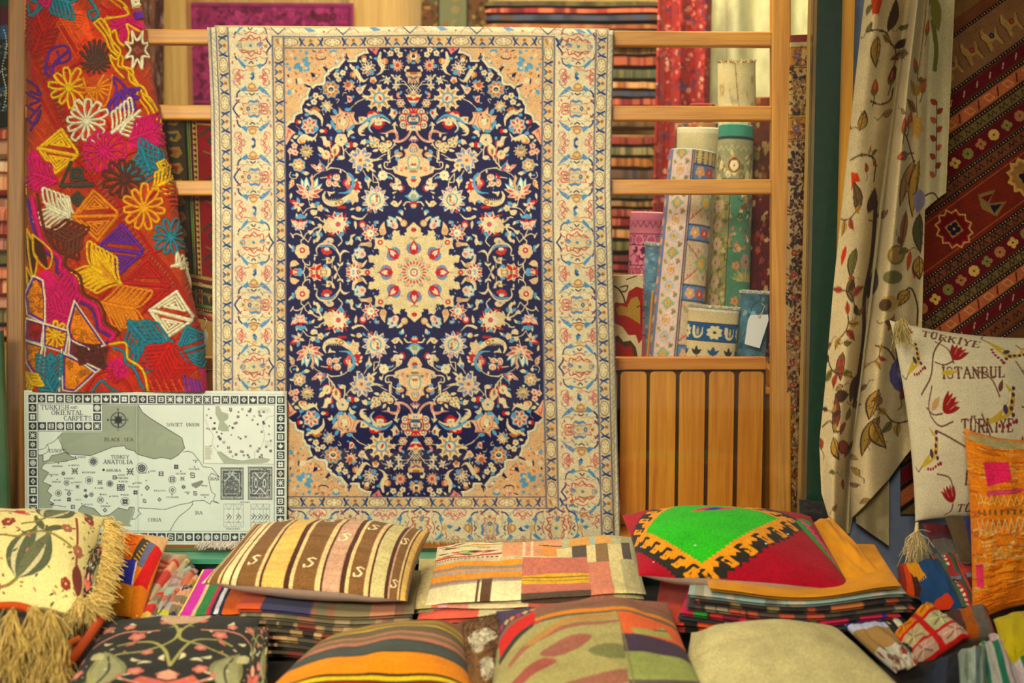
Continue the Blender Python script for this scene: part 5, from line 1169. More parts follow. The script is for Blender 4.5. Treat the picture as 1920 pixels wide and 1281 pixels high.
for k, y in enumerate((30, 160, 290, 420)):
    c.rect(179, y, 290, y + 34, '6486ac'); c.line([[179, y], [290, y]], '2c3048', 2, sm=False); c.line([[179, y + 34], [290, y + 34]], '2c3048', 2, sm=False)
    for j in range(4): c.f5(196 + 27 * j, y + 17, 13, 'e0a878' if j % 2 == 0 else 'c8584c', 'e8d8a8', 20)
    c.line([[179, y + 42], [222, y + 82], [179, y + 122]], 'b86c5c', 3, sm=False); c.line([[290, y + 42], [222, y + 82], [290, y + 122]], '8a9a84', 3, sm=False); c.poly([[200, y + 82], [222, y + 60], [250, y + 82], [222, y + 104]], '9ab084'); c.disc(222, y + 82, 12, 'dcb060')
    for j in range(5): c.leaf(184 + 22 * j, y + 50, 192 + 22 * j, y + 62, 6, ['9ab084', 'c87a6c', 'b0b8c4'][j % 3]); c.leaf(190 + 22 * j, y + 116, 184 + 22 * j, y + 106, 6, ['c87a6c', 'd8a850', '7a8a5c'][j % 3])
c.rect(180, 0, 290, 26, 'c8b070')
for k in range(24): c.disc(184 + (k % 6) * 16, 5 + (k // 6) * 7, 3, '6a5a6c')
c.tint(.06, 20, 6); c.grain(.12, 4)
rollpx('patterned_rolled_rug', 'tall rolled rug with blue and rose floral stripes leaning right', 1262, 710, 1300, 286, .46, .56, 52, 47, c, inner='b8a478', rim='a8b0a4', th=.006, turns=1.8)
c = rc('d8c89c'); c.tint(.07, 40, 3); c.rect(0, 0, 360, 10, 'ece0bc')
rollpx('canvas_backed_roll', 'plain beige roll showing its canvas back, standing behind the tall patterned roll', 1300, 640, 1310, 241, .74, .76, 40, 41, c, inner='cdb988', rim='e4d8b4', th=.005, turns=1.2)
c = rc('b88a58', 900); florets(c, 0, 0, 360, 80, 200, 12, ['7a3a2c', 'd8b078', '5e6450', 'a84a34'], 8)
rollpx('back_rolled_rug', 'brown and cream patterned roll peeping out above the beige canvas roll', 1302, 1190, 1310, 232, .90, .92, 42, 46, c, inner='b8a070', rim='8a6a4c', th=.006)
c = rc('7a2c24'); florets(c, 0, 0, 360, 80, 100, 12, ['a84a34', 'd08a60', '5a1c1c'], 18)
rollpx('red_rolled_rug', 'red roll whose top just shows over the second rail, left of the beige one', 1300, 1172, 1318, 196, 1.05, 1.07, 24, 26, c, inner='b86048', rim='b8584a', th=.006)
c = rc('5c8468', 620)
c.rect(0, 0, 360, 30, '44806a'); c.rect(0, 30, 360, 36, '2c3a34'); c.rect(0, 36, 360, 170, '9a9470')
for y in (52, 68, 140, 156): c.line([[0, y], [360, y]], '5a5a40', 1.6, sm=False)
for k in range(18): c.line([[k * 20, 54], [k * 20 + 10, 66], [k * 20 + 20, 54]], 'c8c090', 2, sm=False); c.f5(k * 20 + 8, 148, 7, 'c8c090', '5a5a40', 0)
florets(c, 0, 74, 360, 138, 80, 14, ['c8b070', '6e6a44', '8a7a4c', 'd8c490'], 3, '5a5434'); c.ring(170, 104, 17, '8a3a28', 5); c.f5(170, 104, 14, 'e0cfa0', '8a3a28', 0, 8)
florets(c, 0, 172, 360, 330, 170, 11, ['c07a54', 'd8b078', '4e6a4c', '8a4a34', 'e0c8a0', 'c8a080'], 5, '3c5a3c')
c.rect(86, 176, 160, 620, '938c60'); florets(c, 90, 176, 156, 620, 210, 11, ['b8a468', '6e6844', 'a08a54', 'c8b880'], 6, '5a5434')
for k in range(9): c.f5(124, 210 + 48 * k, 18, 'c8a888', '9a3a30', 0, 6)
c.line('161,174 161,620', '3c4434', 3, sm=False); c.line('165,174 165,620', 'a89a6c', 2, sm=False)
for y in (400, 490, 580):
    for a in range(9): c.leaf(222, y, 222 + 52 * math.cos(math.radians(-170 + a * 20)), y - 4 + 34 * math.sin(math.radians(-170 + a * 20)), 8, 'a89a5c' if a % 2 else 'c0b078')
    c.f5(222, y - 52, 22, 'a88a74', '5a4a5c', 0, 6); c.f5(188, y - 40, 12, 'd09060', '8a4a34', 0)
c.tint(.08, 20, 6)
rollpx('green_rolled_rug', 'olive and green floral roll with turquoise edge, upright beside the patterned roll', 1362, 690, 1382, 238, .54, .64, 44, 36, c, inner='8a8a60', rim='4e8670', th=.007, turns=1.6)
c = rc('5a1f22', 620); florets(c, 0, 0, 360, 620, 420, 13, ['9a4a3c', 'c8a070', '7a2428', '9a8a50'], 8, '3a1416'); c.rect(0, 0, 360, 190, '544420', a=.45)
rollpx('dark_red_rolled_rug', 'dark wine red roll standing against the right post', 1424, 690, 1434, 232, .62, .70, 32, 33, c, inner='6a3a2c', rim='5a3a24', th=.007)
c = rc('e4d09c', 1300); florets(c, 0, 0, 360, 450, 110, 16, ['d4b880', 'e8d8a8', 'c8a870', 'b8b4a0'], 8, 'c0a068'); c.line([[168, 0], [176, 80], [190, 140], [200, 220]], 'a8824c', 3)
rollpx('cream_rolled_rug', 'cream roll with a loose flap rising above the second rail by the curtain', 1394, 1210, 1382, 118, .80, .78, 44, 37, c, inner='d4b878', rim='d8bc84', th=.006, turns=1.3, fringe=(160, 'd8bc84'))
c = rc('8a4a30', 1500); florets(c, 0, 0, 360, 450, 180, 14, ['b87a4c', '5a2c20', 'c89a6c'], 8)
rollpx('terracotta_rolled_rug', 'small brown-red roll showing over the second rail against the right post', 1434, 1185, 1434, 184, .96, .98, 26, 26, c, inner='7a3c28', rim='a05a3c', th=.008, turns=3)
c = rc('dcc79a', 170); c.rect(0, 0, 360, 6, 'f0ead4'); BLU = '2c5c8a'
c.rect(0, 38, 360, 84, BLU)
for k in range(5):
    x = 20 + 80 * k; c.petals(x, 61, 20, 8, 'e4d4a8', None, '4a3a3c', rot=22, wid=1.2, rc=.2); c.line([[x + 28, 50], [x + 30, 70], [x + 40, 76], [x + 50, 68], [x + 52, 50]], 'e4d4a8', 9, w2=3); c.leaf(x + 40, 72, x + 40, 48, 8, 'c8b078')
    for j in (0, 40):
        kk = '3c3a3c' if j else BLU; c.leaf(x + j, 122, x + j, 98, 11, kk); c.leaf(x + j, 122, x + j - 14, 106, 8, kk); c.leaf(x + j, 122, x + j + 14, 106, 8, kk); c.line([[x + j, 118], [x + j + 3, 140], [x + j - 2, 170]], '5a4438', 2.5); c.disc(x + j, 145, 8, '6a7a84', 6)
for y in (37, 85): c.line([[0, y], [360, y]], '5a4438', 2, sm=False)
c.grain(.12, 2)
rollpx('cream_and_blue_rolled_rug', 'short cream roll with a navy-blue flower band, front of the bin', 1330, 700, 1340, 580, .385, .40, 50, 51, c, inner='b8a47c', rim='e8dcc0', th=.007, turns=1.6, fringe=(1100, 'e4d8bc'), sq=.55)
c = rc('5a7c88', 260); florets(c, 0, 0, 360, 260, 100, 14, ['3c5a70', '88a0a0', '466c84'], 18, '2c4454'); c.tint(.25, 30, 2)
tagroll = rollpx('teal_rolled_rug', 'short faded teal roll with white fringe beside the right post', 1408, 700, 1416, 552, .38, .41, 29, 29, c, inner='4c7c90', rim='dcd8c8', th=.005, turns=1.5, fringe=(900, 'e4e0d0'), sq=.6)
def paper_tag(label, q, Y, lines, hole):
    o = thing('price_tag', label, 'tag', tuple(Wy(*q[0], Y)))
    pts = [Wy(x, y, Y) for x, y in q]; n = np.array([0, -.0012, 0]); k = len(pts)
    V = [p for p in pts] + [p + n for p in pts]
    F = [tuple(range(k))[::-1], tuple(range(k, 2 * k))] + [(i, (i + 1) % k, k + (i + 1) % k, k + i) for i in range(k)]
    card = mesh('card', V, F, plain('tag_paper', 'f4f1e8', .8), o, shade=False)
    h = Wy(*hole, Y); V, Fq = [], []
    th_ = np.linspace(0, 6.283, 17)[:-1]; A = np.array([[h[0] + r_ * math.cos(a), h[1] - .0014 - (.0006 if r_ < .004 else 0), h[2] + r_ * math.sin(a)] for r_ in (.0045, .0022) for a in th_])
    mesh('eyelet', A, quads(2, 16, 0, True), plain('eyelet_card', 'c8a07c', .6), card, shade=False)
    V, Fq = tube([h + [0, -.002, 0], h + [.006, -.008, .012], h + [.012, -.004, .028], h + [.004, .0, .034]], .0009, 5)
    mesh('string', V, Fq, plain('cotton_string', 'd8c8a4', .9), o)
    for x0, y0, w_, h_ in lines:
        a = Wy(x0, y0, Y) - [0, .0022, 0]; 
        mesh('lettering', [a, a + [w_, 0, 0], a + [w_, 0, -h_], a - [0, 0, h_]], [(0, 3, 2, 1)], plain('ink', '50505a', .7), card, shade=False)
paper_tag('white paper price tag with a round eyelet hanging on the teal roll', [(1407, 591), (1440, 590), (1441, 600), (1424, 653), (1396, 645), (1402, 602)], .315, [], (1424, 594))
paper_tag('small white tag on a string left of the floral carpet, lower edge of the embroidery', [(374, 617), (386, 618), (390, 628), (387, 658), (372, 658)], .20, [(377, 630, .008, .0015), (378, 637, .006, .0015)], (380, 621))
# applique square with a heart
c = Cv(0, 0, 56, 155, 3, 'd8c49c'); c.tint(.06, 10, 2)
c.line('0,18 12,26 20,40 24,54', '4a3a1c', 3); c.line('14,22 28,20 24,30 14,30', '4a3a1c', 2.4); c.line('26,8 44,2', '4a3a1c', 2)
c.poly('24,52 30,30 44,22 56,26 56,120 50,128 44,112 30,112 18,96 2,88 0,58 6,50 14,52', '9c1c18'); c.poly('27,60 34,44 46,40 51,52 52,92 40,84 26,76 10,74 6,62 14,56', 'b08838'); c.poly('0,116 10,112 20,124 34,122 44,134 48,150 46,155 0,155', '4a3a1c'); c.poly('0,124 12,124 22,134 36,132 40,150 38,155 0,155', '9c1c18'); c.line('46,60 54,60 56,100', '5a1410', 2)
c.grain(.2, 3, .6)
flat_hang('heart_textile', 'cream cloth with a red and gold heart standing in the bin by the carpet', 'textile', [(1148, 517), (1206, 515), (1203, 672), (1150, 672)], .37, c, 90, 200, rip=.001, per=200)
# small stick beside the blue roll
o = beam('wooden_stick', Wy(1212, 690, .40), Wy(1224, 545, .40), .006, .006, PINE); tag(o, 'thin wooden stick leaning beside the blue fringed roll', 'stick')
# tall folded carpet behind the frame at right
c = Cv(0, 0, 50, 900, 2, 'c89c5c'); c.rect(0, 0, 50, 14, '9a4038'); c.rect(0, 14, 50, 22, 'd8c08c')
for y0, y1, bg, cl in ((24, 56, 'c88c3c', ['7a4a4c', 'a86a34', 'e0b878']), (62, 150, 'd0ac70', ['3a2c38', 'c07a40', '8a6a44', '5a3c34']), (158, 196, 'c88c3c', ['7a4a4c', 'a86a34', 'e0b878']), (202, 560, 'ccaa78', ['4a2c30', '6a3a34', '8a5a44', '3c2c30']), (560, 900, 'b08458', ['4a2c24', '8a4a30', '7a6a48', 'd0ac78'])):
    c.rect(0, y0, 50, y1, bg); florets(c, 2, y0, 48, y1, int((y1 - y0) * 1.5), 5.5, cl, int(y0), cl[0])
for y in (23, 57, 61, 151, 157, 197, 201): c.rect(0, y, 50, y + 1.4, '4a3a34')
for k in range(14): c.f5(13, 40 if k == 0 else 178 if k == 1 else 330 + k * 42, 7, '8a6a78' if k < 2 else 'a84a30', 'e0c090', 0, 6); 
c.rect(36, 260, 37.5, 900, '4a3a34'); c.rect(46, 22, 50, 900, '8a6a44')
for k in range(50): c.disc(41.5, 270 + k * 12.5, 2.6, 'd8b880' if k % 2 else '8a3a2c', 3.6)
flat_hang('tall_folded_carpet', 'tall ochre folded carpet standing on end between rack post and green window frame', 'carpet', [(1483, 66), (1530, 64), (1506, 950), (1473, 955)], .14, c, 60, 760, t=.03, rip=.006, per=60)
# ------------------------------------------------------------------ embroidered hanging at the left
def suzani():
    c = Cv(44, -12, 392, 740, 2, 'a83c1a')
    r = random.Random(5)
    O, RE, MG, YL, OR, PU, TE, WH, BK, BN = 'd0501e', 'b82018', 'c81464', 'e8b414', 'dc8412', '6a2c94', '2e7c8c', 'e6d8b4', '4a443a', '6a3020'
    c.tint(.10, 26, 5)
    def y(s_, col, w_=4.2, sm=True, closed=False):
        """a couched yarn: dark edge, then the twisted cord"""
        p = pp(s_); c.line(p, np.clip(hx(col) * .72, 0, 1), w_ + 1.0, h=.35, sm=sm, closed=closed); c.line(p, col, w_ * .82, h=1.0, sm=sm, closed=closed)
    def loopflower(x, y0, R, n, col, rot=0, w_=3.6):
        n = n + 2
        for i in range(n):
            a = math.radians(rot + 360 / n * i); u = np.array([math.cos(a), math.sin(a)]); v = np.array([-u[1], u[0]]); k = R * r.uniform(.92, 1.2)
            o = np.array([x, y0]); y([o + u * 2, o + u * k * .55 + v * k * .15, o + u * k * .95 + v * k * .12, o + u * k, o + u * k * .95 - v * k * .12, o + u * k * .5 - v * k * .15, o + u * 2], col, w_ * .95)
        spiral(x, y0, R * .2, col, 0, 1, 1.3, w_)
    def spiral(x, y0, R, col, rot=0, sq=1.0, turns=2.2, w_=3.8):
        P_ = []
        for i in range(int(turns * 4) + 1):
            a = math.radians(rot + 90 * i); k = R * (1 - i / (turns * 4 + 1.5)); P_.append([x + k * math.cos(a), y0 + k * math.sin(a) * sq])
        y(P_, col, w_, sm=False)
    def diamond(P4, col, w_=4.4): y(P4, col, w_, sm=False, closed=True)
    def dspir(x, y0, col, R=30, rot=0):
        c.rot(x, y0, rot, 1.12); diamond([[-R, 0], [0, -R * 1.1], [R * .95, -R * .1], [R * .95, R * .1], [0, R * 1.1]], col, 5)
        y([[-R, 0], [R * .9, 3]], col, 6.5, sm=False)
        for s_ in (-1, 1):
            T_ = np.array([[-R * .62, s_ * R * .2], [0, s_ * R * .9], [R * .7, s_ * R * .26]]); m_ = T_.mean(0)
            y([m_ + (T_[i % 3] - m_) * (1.08 - i * .135) for i in range(8)], col, 3.3, sm=False)
        c.ident()
    def palm(x, y0, col, R=30, rot=0, n=5):
        """branch of looped fronds along a stem"""
        c.rot(x, y0, rot, 1.12); n += 1
        for i in range(n):
            t = R - i * R * 1.35 / n
            for s_ in (-1, 1): y([[t, 0], [t - R * .35, s_ * R * .38], [t - R * .62, s_ * R * .80], [t - R * .80, s_ * R * .74], [t - R * .5, s_ * R * .22], [t - R * .2, 0]], col, 3.5)
        y([[-R * .3, 0], [R, 0]], col, 6.5, sm=False); c.ident()
    def fill(pts, col): c.poly(pts, col, .15)
    # ground patches
    fill('44,-12 130,-12 190,60 270,250 180,330 60,120 44,60', 'c03a1c'); fill('95,20 160,20 185,110 150,120', 'dc5418'); fill('130,60 190,70 180,95 140,110', 'd84c18')
    fill('44,430 130,560 210,640 390,735 44,735', 'b83018')
    for k in range(1500):
        x, q = r.uniform(44, 390), r.uniform(-10, 738); a = -.9 if int(x / 40 + q / 50) % 2 else .9
        c.line([[x, q], [x + 11 * math.cos(a), q + 11 * math.sin(a)]], r.choice(['c84a1a', 'a8341a', 'd05a22', 'b03a1c', '9c3418', '8e3a20']), 2.0, h=.35, sm=False)
    # seam band running down the slant: thick red cords with a stitched ladder between
    band = '60,70 92,150 118,215 150,290 190,350 232,410 278,480 315,525 350,590 372,640'
    B_ = smooth(pp(band), False, 8)
    c.line(band, 'a82c18', 20, h=.3); 
    for i in range(0, len(B_) - 1, 1):
        d_ = B_[i + 1] - B_[i]; n_ = np.array([-d_[1], d_[0]]) / (np.hypot(*d_) + 1e-6); y([B_[i] - n_ * 6, B_[i] + n_ * 6 + d_ * .3], 'b85030', 2.6, sm=False)
        y([B_[i] + d_ * .5 - n_ * 5, B_[i] + d_ * .5 + n_ * 5], '963a24', 2.2, sm=False)
    for off in (-10, 10): y(B_ + np.array([off, -off * .55]), 'b01c14', 4.6)
    # lattice cords between tiles
    for s_ in ('95,18 140,90 190,180 245,260 300,330 330,360', '150,140 205,235 246,268', '62,130 75,180 130,280 175,330', '96,145 150,118', '118,215 162,180 212,146', '150,280 198,246 240,214 268,196', '196,330 235,292 300,270', '236,408 300,352 330,330', '300,470 345,420',
              '62,300 90,380 130,470 190,560 230,640', '68,392 130,345 190,330', '120,470 200,400 236,380', '190,560 250,490 300,470', '230,640 275,580 330,540', '230,640 290,700 320,730', '275,580 325,640 350,720', '183,455 225,520 275,580', '325,640 385,600', '250,700 325,640', '100,250 150,300 180,345 136,350'): y(s_, 'b41a14', 4.2)
    # upper tiles
    for k in range(5): y([[100 + k * 3, 26 + k * 5], [155 - k, 28 + k * 5], [150 - k * 3, 40 + k * 4]], 'd85418' , 3.2)
    for x in (100, 112, 124, 136): y([[x, 32], [x + 40, 100]], 'd85a20', 2.8)
    spiral(160, 84, 16, 'd04018', 0); spiral(148, 104, 9, 'c83a18', 90)
    palm(74, 34, RE, 34, 70, 5); palm(74, 74, 'a81c14', 30, 110, 4); y('60,0 100,-8 80,14 62,30', TE, 5); palm(118, 2, TE, 30, 200, 5); y('160,-10 176,10 184,28 172,36 166,24 178,18', TE, 5); y('54,10 60,30 74,8 60,2', TE, 4.5)
    for yy, cc in ((-4, MG), (2, 'b01058')): y([[76, yy], [90, yy + 10], [96, yy - 4]], MG, 7)
    c.poly('196,16 226,10 240,40 214,34 190,28', RE, .2); y('190,10 205,22 196,34 212,30 226,18', RE, 5)
    y('206,0 232,20 236,36 200,32', OR, 4); y('205,-6 222,0 238,14 240,34', YL, 4.2)
    c.poly('200,33 244,28 270,44 272,60 240,62 232,84 222,76 226,56 206,58 212,46', MG, .5)
    for s_ in ('208,36 224,42 236,40 222,46 208,48', '214,58 228,50 238,46', '228,78 232,60 240,50', '232,14 240,34 268,56'): y(s_, MG, 6)
    y('196,36 240,28 234,14', YL, 4); y('196,36 206,62 216,58 222,78 236,86 242,64 238,46 262,60', YL, 4.2)
    c.poly('242,-12 262,-12 262,14 248,16', 'e8d8b8', .3); spiral(260, 28, 10, PU, 30, 1, 2, 5); spiral(254, 4, 10, WH, 30)
    # brown flower with white outline
    for i in range(8):
        a = math.radians(45 * i + 12); c.leaf(257, 94, 257 + 34 * math.cos(a) * .75, 94 + 36 * math.sin(a), 17, BN, h=.8); 
    P_ = [[257 + (25 if i % 2 else 13) * math.cos(math.radians(22.5 * i)) * .95, 94 + (38 if i % 2 else 18) * math.sin(math.radians(22.5 * i))] for i in range(16)]; y(P_, WH, 4, closed=True); spiral(257, 94, 9, '8a4a38', 0)
    # purple loops
    y('98,92 124,86 132,108 118,118 102,120 98,140 86,136 90,110', PU, 4, closed=True); y('104,116 128,96', PU, 5); y('108,96 112,116 90,128', PU, 3.6)
    for t in range(4): y([[50, 150 + 24 * t], [66, 160 + 24 * t], [76, 178 + 10 * t], [58, 172 + 24 * t]], '5c2878', 4)
    # dark brown bush
    for a in range(-150, -20, 18): y([[180, 128], [180 + 32 * math.cos(math.radians(a)), 122 + 48 * math.sin(math.radians(a)) * .95]], '54362c', 6)
    for a in range(0, 180, 25): y([[180, 118], [180 + 26 * math.cos(math.radians(a)), 118 + 20 * math.sin(math.radians(a))]], '5a3a2c', 5)
    # yellow zigzag ribbon
    for dx in (0, 8): y([[176 + dx, 44 - dx * .6], [196 + dx, 68], [206 + dx, 92], [222 + dx, 108], [222 + dx, 124], [240 + dx, 132], [244 + dx, 152], [262 + dx, 166], [270 + dx, 184], [282 + dx, 200], [292 + dx * .9, 222], [300, 246]], YL, 4.4)
    y('176,44 190,36 204,54 210,76 226,96 218,112 206,104 214,126 232,146', YL, 4.2); y('240,134 254,150 268,176 282,186 296,214', YL, 4); y('262,160 258,180 276,206 280,222', 'e0a814', 4)
    # more tiles
    loopflower(130, 165, 34, 8, YL, 10, 4.6); fill('152,146 208,140 196,200 176,172', 'b04a1e')
    for a in range(-60, 200, 24): y([[180, 165], [180 + 28 * math.cos(math.radians(a)), 165 + 26 * math.sin(math.radians(a))]], OR, 4.4)
    y('156,146 168,176 196,200 208,162 210,142', OR, 4.2)
    for a in (60, 85, 110, 135, 20, -10): y([[228, 170], [228 + 34 * math.cos(math.radians(a)), 172 + 34 * math.sin(math.radians(a))], [224 + 20 * math.cos(math.radians(a + 9)), 176 + 20 * math.sin(math.radians(a + 9))]], PU, 4.6)
    y('216,146 236,166 254,202 240,206 226,176 214,204 202,208 218,170 212,150', PU, 4.4, closed=True)
    loopflower(163, 227, 36, 10, WH, 5, 4.4); palm(238, 226, WH, 32, 140, 4); y('262,208 236,232 226,248', WH, 6)
    for a in range(0, 360, 40): y([[282, 252], [282 + 30 * math.cos(math.radians(a)), 252 + 32 * math.sin(math.radians(a))]], MG, 7)
    c.poly('264,222 286,214 302,250 300,272 270,268 242,284 240,262', MG, .5); palm(276, 250, MG, 32, 160, 4)
    loopflower(195, 283, 36, 10, MG, 12, 5.4); dspir(110, 284, YL, 34, 8)
    palm(276, 306, TE, 36, 30, 4); palm(276, 310, TE, 32, 250, 3); spiral(306, 310, 16, YL, 10, 1, 2); palm(312, 340, YL, 26, 150, 4)
    loopflower(233, 336, 34, 9, '5a3024', 0, 5); 
    spiral(146, 326, 20, BK, 40, .9, 2, 5); y('115,348 174,346', BK, 8, sm=False); spiral(146, 372, 17, BK, 0, .9, 2, 5); y('116,342 134,304', BK, 5)
    for t in range(5): y([[52 + t * 9, 300 + t * 6], [66 + t * 8, 350 - t * 2]], MG, 6)
    c.poly('50,290 68,280 100,346 66,356 54,340', MG, .4); palm(74, 330, MG, 30, 20, 4)
    # second half
    palm(104, 396, WH, 36, 20, 5); y('130,404 82,380', WH, 5)
    for t in (0, 9, 18): y([[108 + t, 372], [132, 404 - t * .4]], WH, 4)
    dspir(180, 404, OR, 38, -4); palm(126, 446, BN, 34, 200, 4); palm(132, 450, '6e3a28', 26, -30, 3); loopflower(270, 390, 38, 9, 'e09a14', 10, 5.2); loopflower(320, 445, 32, 8, TE, 0, 4.6)
    for i in range(5): y([[330, 500], [332 + 10 * i, 474 + 5 * i], [340 + 4 * i, 505]], WH, 4); 
    y('322,500 344,494 352,516 360,540', WH, 5); dspir(226, 468, PU, 38, 5); dspir(276, 532, 'b42018', 38, 2); dspir(322, 590, WH, 36, 12)
    palm(186, 508, YL, 42, 30, 6); c.poly('180,468 222,530 196,520', 'c8861c', .2)
    for t in range(4): y([[172 + t * 8, 466 + t * 2], [222 - t, 530 - t * 2]], YL, 4)
    palm(236, 576, OR, 42, 190, 6)
    for t in range(4): y([[200 + 10 * t, 574 + t * 3], [226 + 3 * t, 620 - t * 5]], OR, 4)
    y('330,380 326,352 318,350', RE, 4); 
    for t in range(5): y([[300 + 5 * t, 352 + 8 * t], [326 + 3 * t, 348 + 9 * t]], 'd04018', 4)
    # magenta ribbon with purple and brown companions
    rb = '60,370 72,430 86,462 112,484 114,506 140,524 148,556 176,572 186,592 190,612 214,628 206,638'
    y(pp(rb) + [9, -6], BN, 4.6); y(pp(rb) + [-7, 5], '5a2c8c', 4); c.line(rb, MG, 9, h=1.1); y(rb, MG, 8)
    # yellow outlined leaves at the left
    for x, y0, x2, y2 in ((52, 430, 64, 520), (62, 440, 90, 505), (50, 500, 58, 560)): c.leaf(x, y0, x2, y2, 18, '4a2418', h=.4); y([[x, y0], [x + 4, (y0 + y2) / 2 + 8], [x2, y2], [x2 + 6, (y0 + y2) / 2], [x, y0]], 'd8a414', 3.4)
    # magenta palm
    c.poly('74,512 92,504 140,566 128,612 92,606 84,560', MG, .4); palm(112, 560, MG, 40, 60, 6); palm(106, 586, MG, 26, 20, 4)
    # cell garden at the foot
    cells = (('50,556 68,524 82,548 82,600 56,590', OR), ('140,570 190,644 150,652 132,622', OR), ('52,640 78,650 70,700 54,676', OR), ('124,668 178,692 140,730 122,728', OR), ('50,596 80,606 76,640 50,630', 'a01c18'), ('88,652 116,660 112,722 76,710', 'b03018'), ('136,640 206,650 196,690 176,696 134,664', '6a2c28'))
    for s_, k in cells:
        fill(s_, k); P_ = pp(s_); m_ = P_.mean(0)
        for j in range(26): a = r.uniform(0, 6.28); q_ = P_[r.randrange(len(P_))] * r.uniform(.2, .75); q_ = m_ + (P_[r.randrange(len(P_))] - m_) * r.uniform(.1, .75); spiral(q_[0], q_[1], 6, np.clip(hx(k) * r.uniform(.8, 1.15), 0, 1), r.uniform(0, 360), 1, 1.2, 2.8)
    loopflower(104, 628, 22, 8, YL, 20, 4.2)
    for s_, cl in (('50,552 64,520 80,528 84,560 84,604 54,588', True), ('52,598 82,608 78,644 50,636', True), ('84,608 84,648 122,660 128,622', True), ('128,614 140,568 194,646 168,654 132,636', True), ('50,640 80,650 68,706 52,680', True), ('120,730 118,664 184,694 140,734', True), ('86,652 82,700', False), ('116,658 112,732', False), ('132,640 130,664 176,696', False)):
        y(s_, PU, 5, closed=cl, sm=False); y(pp(s_) + (pp(s_).mean(0) - pp(s_)) * -.07, WH, 3, closed=cl, sm=False)
    palm(94, 690, TE, 26, 90, 4); palm(92, 720, TE, 22, 60, 3); spiral(96, 672, 10, TE, 0, 1.4)
    for j in range(10): a = r.uniform(0, 6.28); spiral(r.uniform(150, 200), r.uniform(652, 690), 8, '5a2a24', a * 50, 1, 1.4, 3.6)
    palm(60, 716, YL, 18, 240, 3); fill('200,680 226,668 244,700 222,716 204,700', MG)
    for j in range(8): spiral(206 + (j % 3) * 12, 684 + (j // 3) * 10, 6, MG, j * 70, 1, 1.3, 3.4)
    palm(280, 640, TE, 38, 0, 5); palm(266, 630, TE, 32, 230, 4); palm(274, 672, TE, 26, 150, 3); dspir(364, 652, TE, 34, -20); palm(320, 690, RE, 42, 0, 6); palm(300, 676, 'c41c14', 34, -60, 5)
    y('206,646 236,644 240,672 262,686 272,704 278,732', YL, 4.6); y('212,652 232,660 236,680 254,694 262,716 270,730', TE, 4.6); y('160,736 180,704 206,696 214,716 232,712 246,734', RE, 5); y('170,738 190,714 204,726 226,738', TE, 4.4)
    for t in range(7): y([[345 + 6 * t, 706 + 2 * t], [352 + 6 * t, 740]], 'a03478' if t % 2 else '7a3a9a', 4)
    for t in range(5): y([[280 + 14 * t, 712], [292 + 14 * t, 738]], 'd04a1c', 4)
    fill('372,690 392,690 392,740 384,740', 'd01468')
    c.tint(.10, 5, 12); c.grain(.3, 5, .5); return c
cs = suzani(); cs.down()
st = 1.25; nv = int(745 / st)
VV = np.linspace(-10, 735, nv)[:, None]
nu = 256; UU = np.linspace(0, 1, nu)[None]
xr_ = np.interp(VV, [-10, 0, 30, 100, 200, 300, 370, 460, 540, 600, 640, 735], [262, 262, 268, 278, 298, 316, 330, 345, 358, 372, 382, 389])
PX = 50 + UU * (xr_ - 50); PY = VV + 0 * UU
# the cloth is gathered towards the top: pleats deepen as it narrows
fold_ = .028 * np.sin((PX - 60 - (PY * .34)) / 34.) * np.interp(PY, [0, 700], [1, .45]) + .012 * np.sin((PX - PY * .5) / 13.) * np.interp(PY, [0, 300], [.5, .1])
curl = .05 * np.clip((PX - xr_ + 18) / 18., 0, 1) ** 2 + .04 * np.clip((66 - PX) / 16., 0, 1) ** 2
P = CdA(PX, PY, 4.09 - fold_ + curl)
hh = cs.sample(PX, PY, cs.h); tw = .5 + .5 * np.sin((PX * .9 + PY * 1.3) * 1.9)
rel = hh * .0048 * (.85 + .15 * tw) + (np.random.RandomState(2).rand(*hh.shape) - .5) * .0006
cc = cs.sample(PX, PY)
o = thing('embroidered_cloth', 'orange and red patchwork cloth embroidered with bright yarn flowers, hanging beside the left post', 'textile', tuple(Cd(220, 735, 4.08)))
sheet('embroidered_face', P, cc, fabric('embroidery', bump=.5, scale=420, sheen=.05), o, t=.008, relief=rel, edgecol='c03a1c', back='b04028')

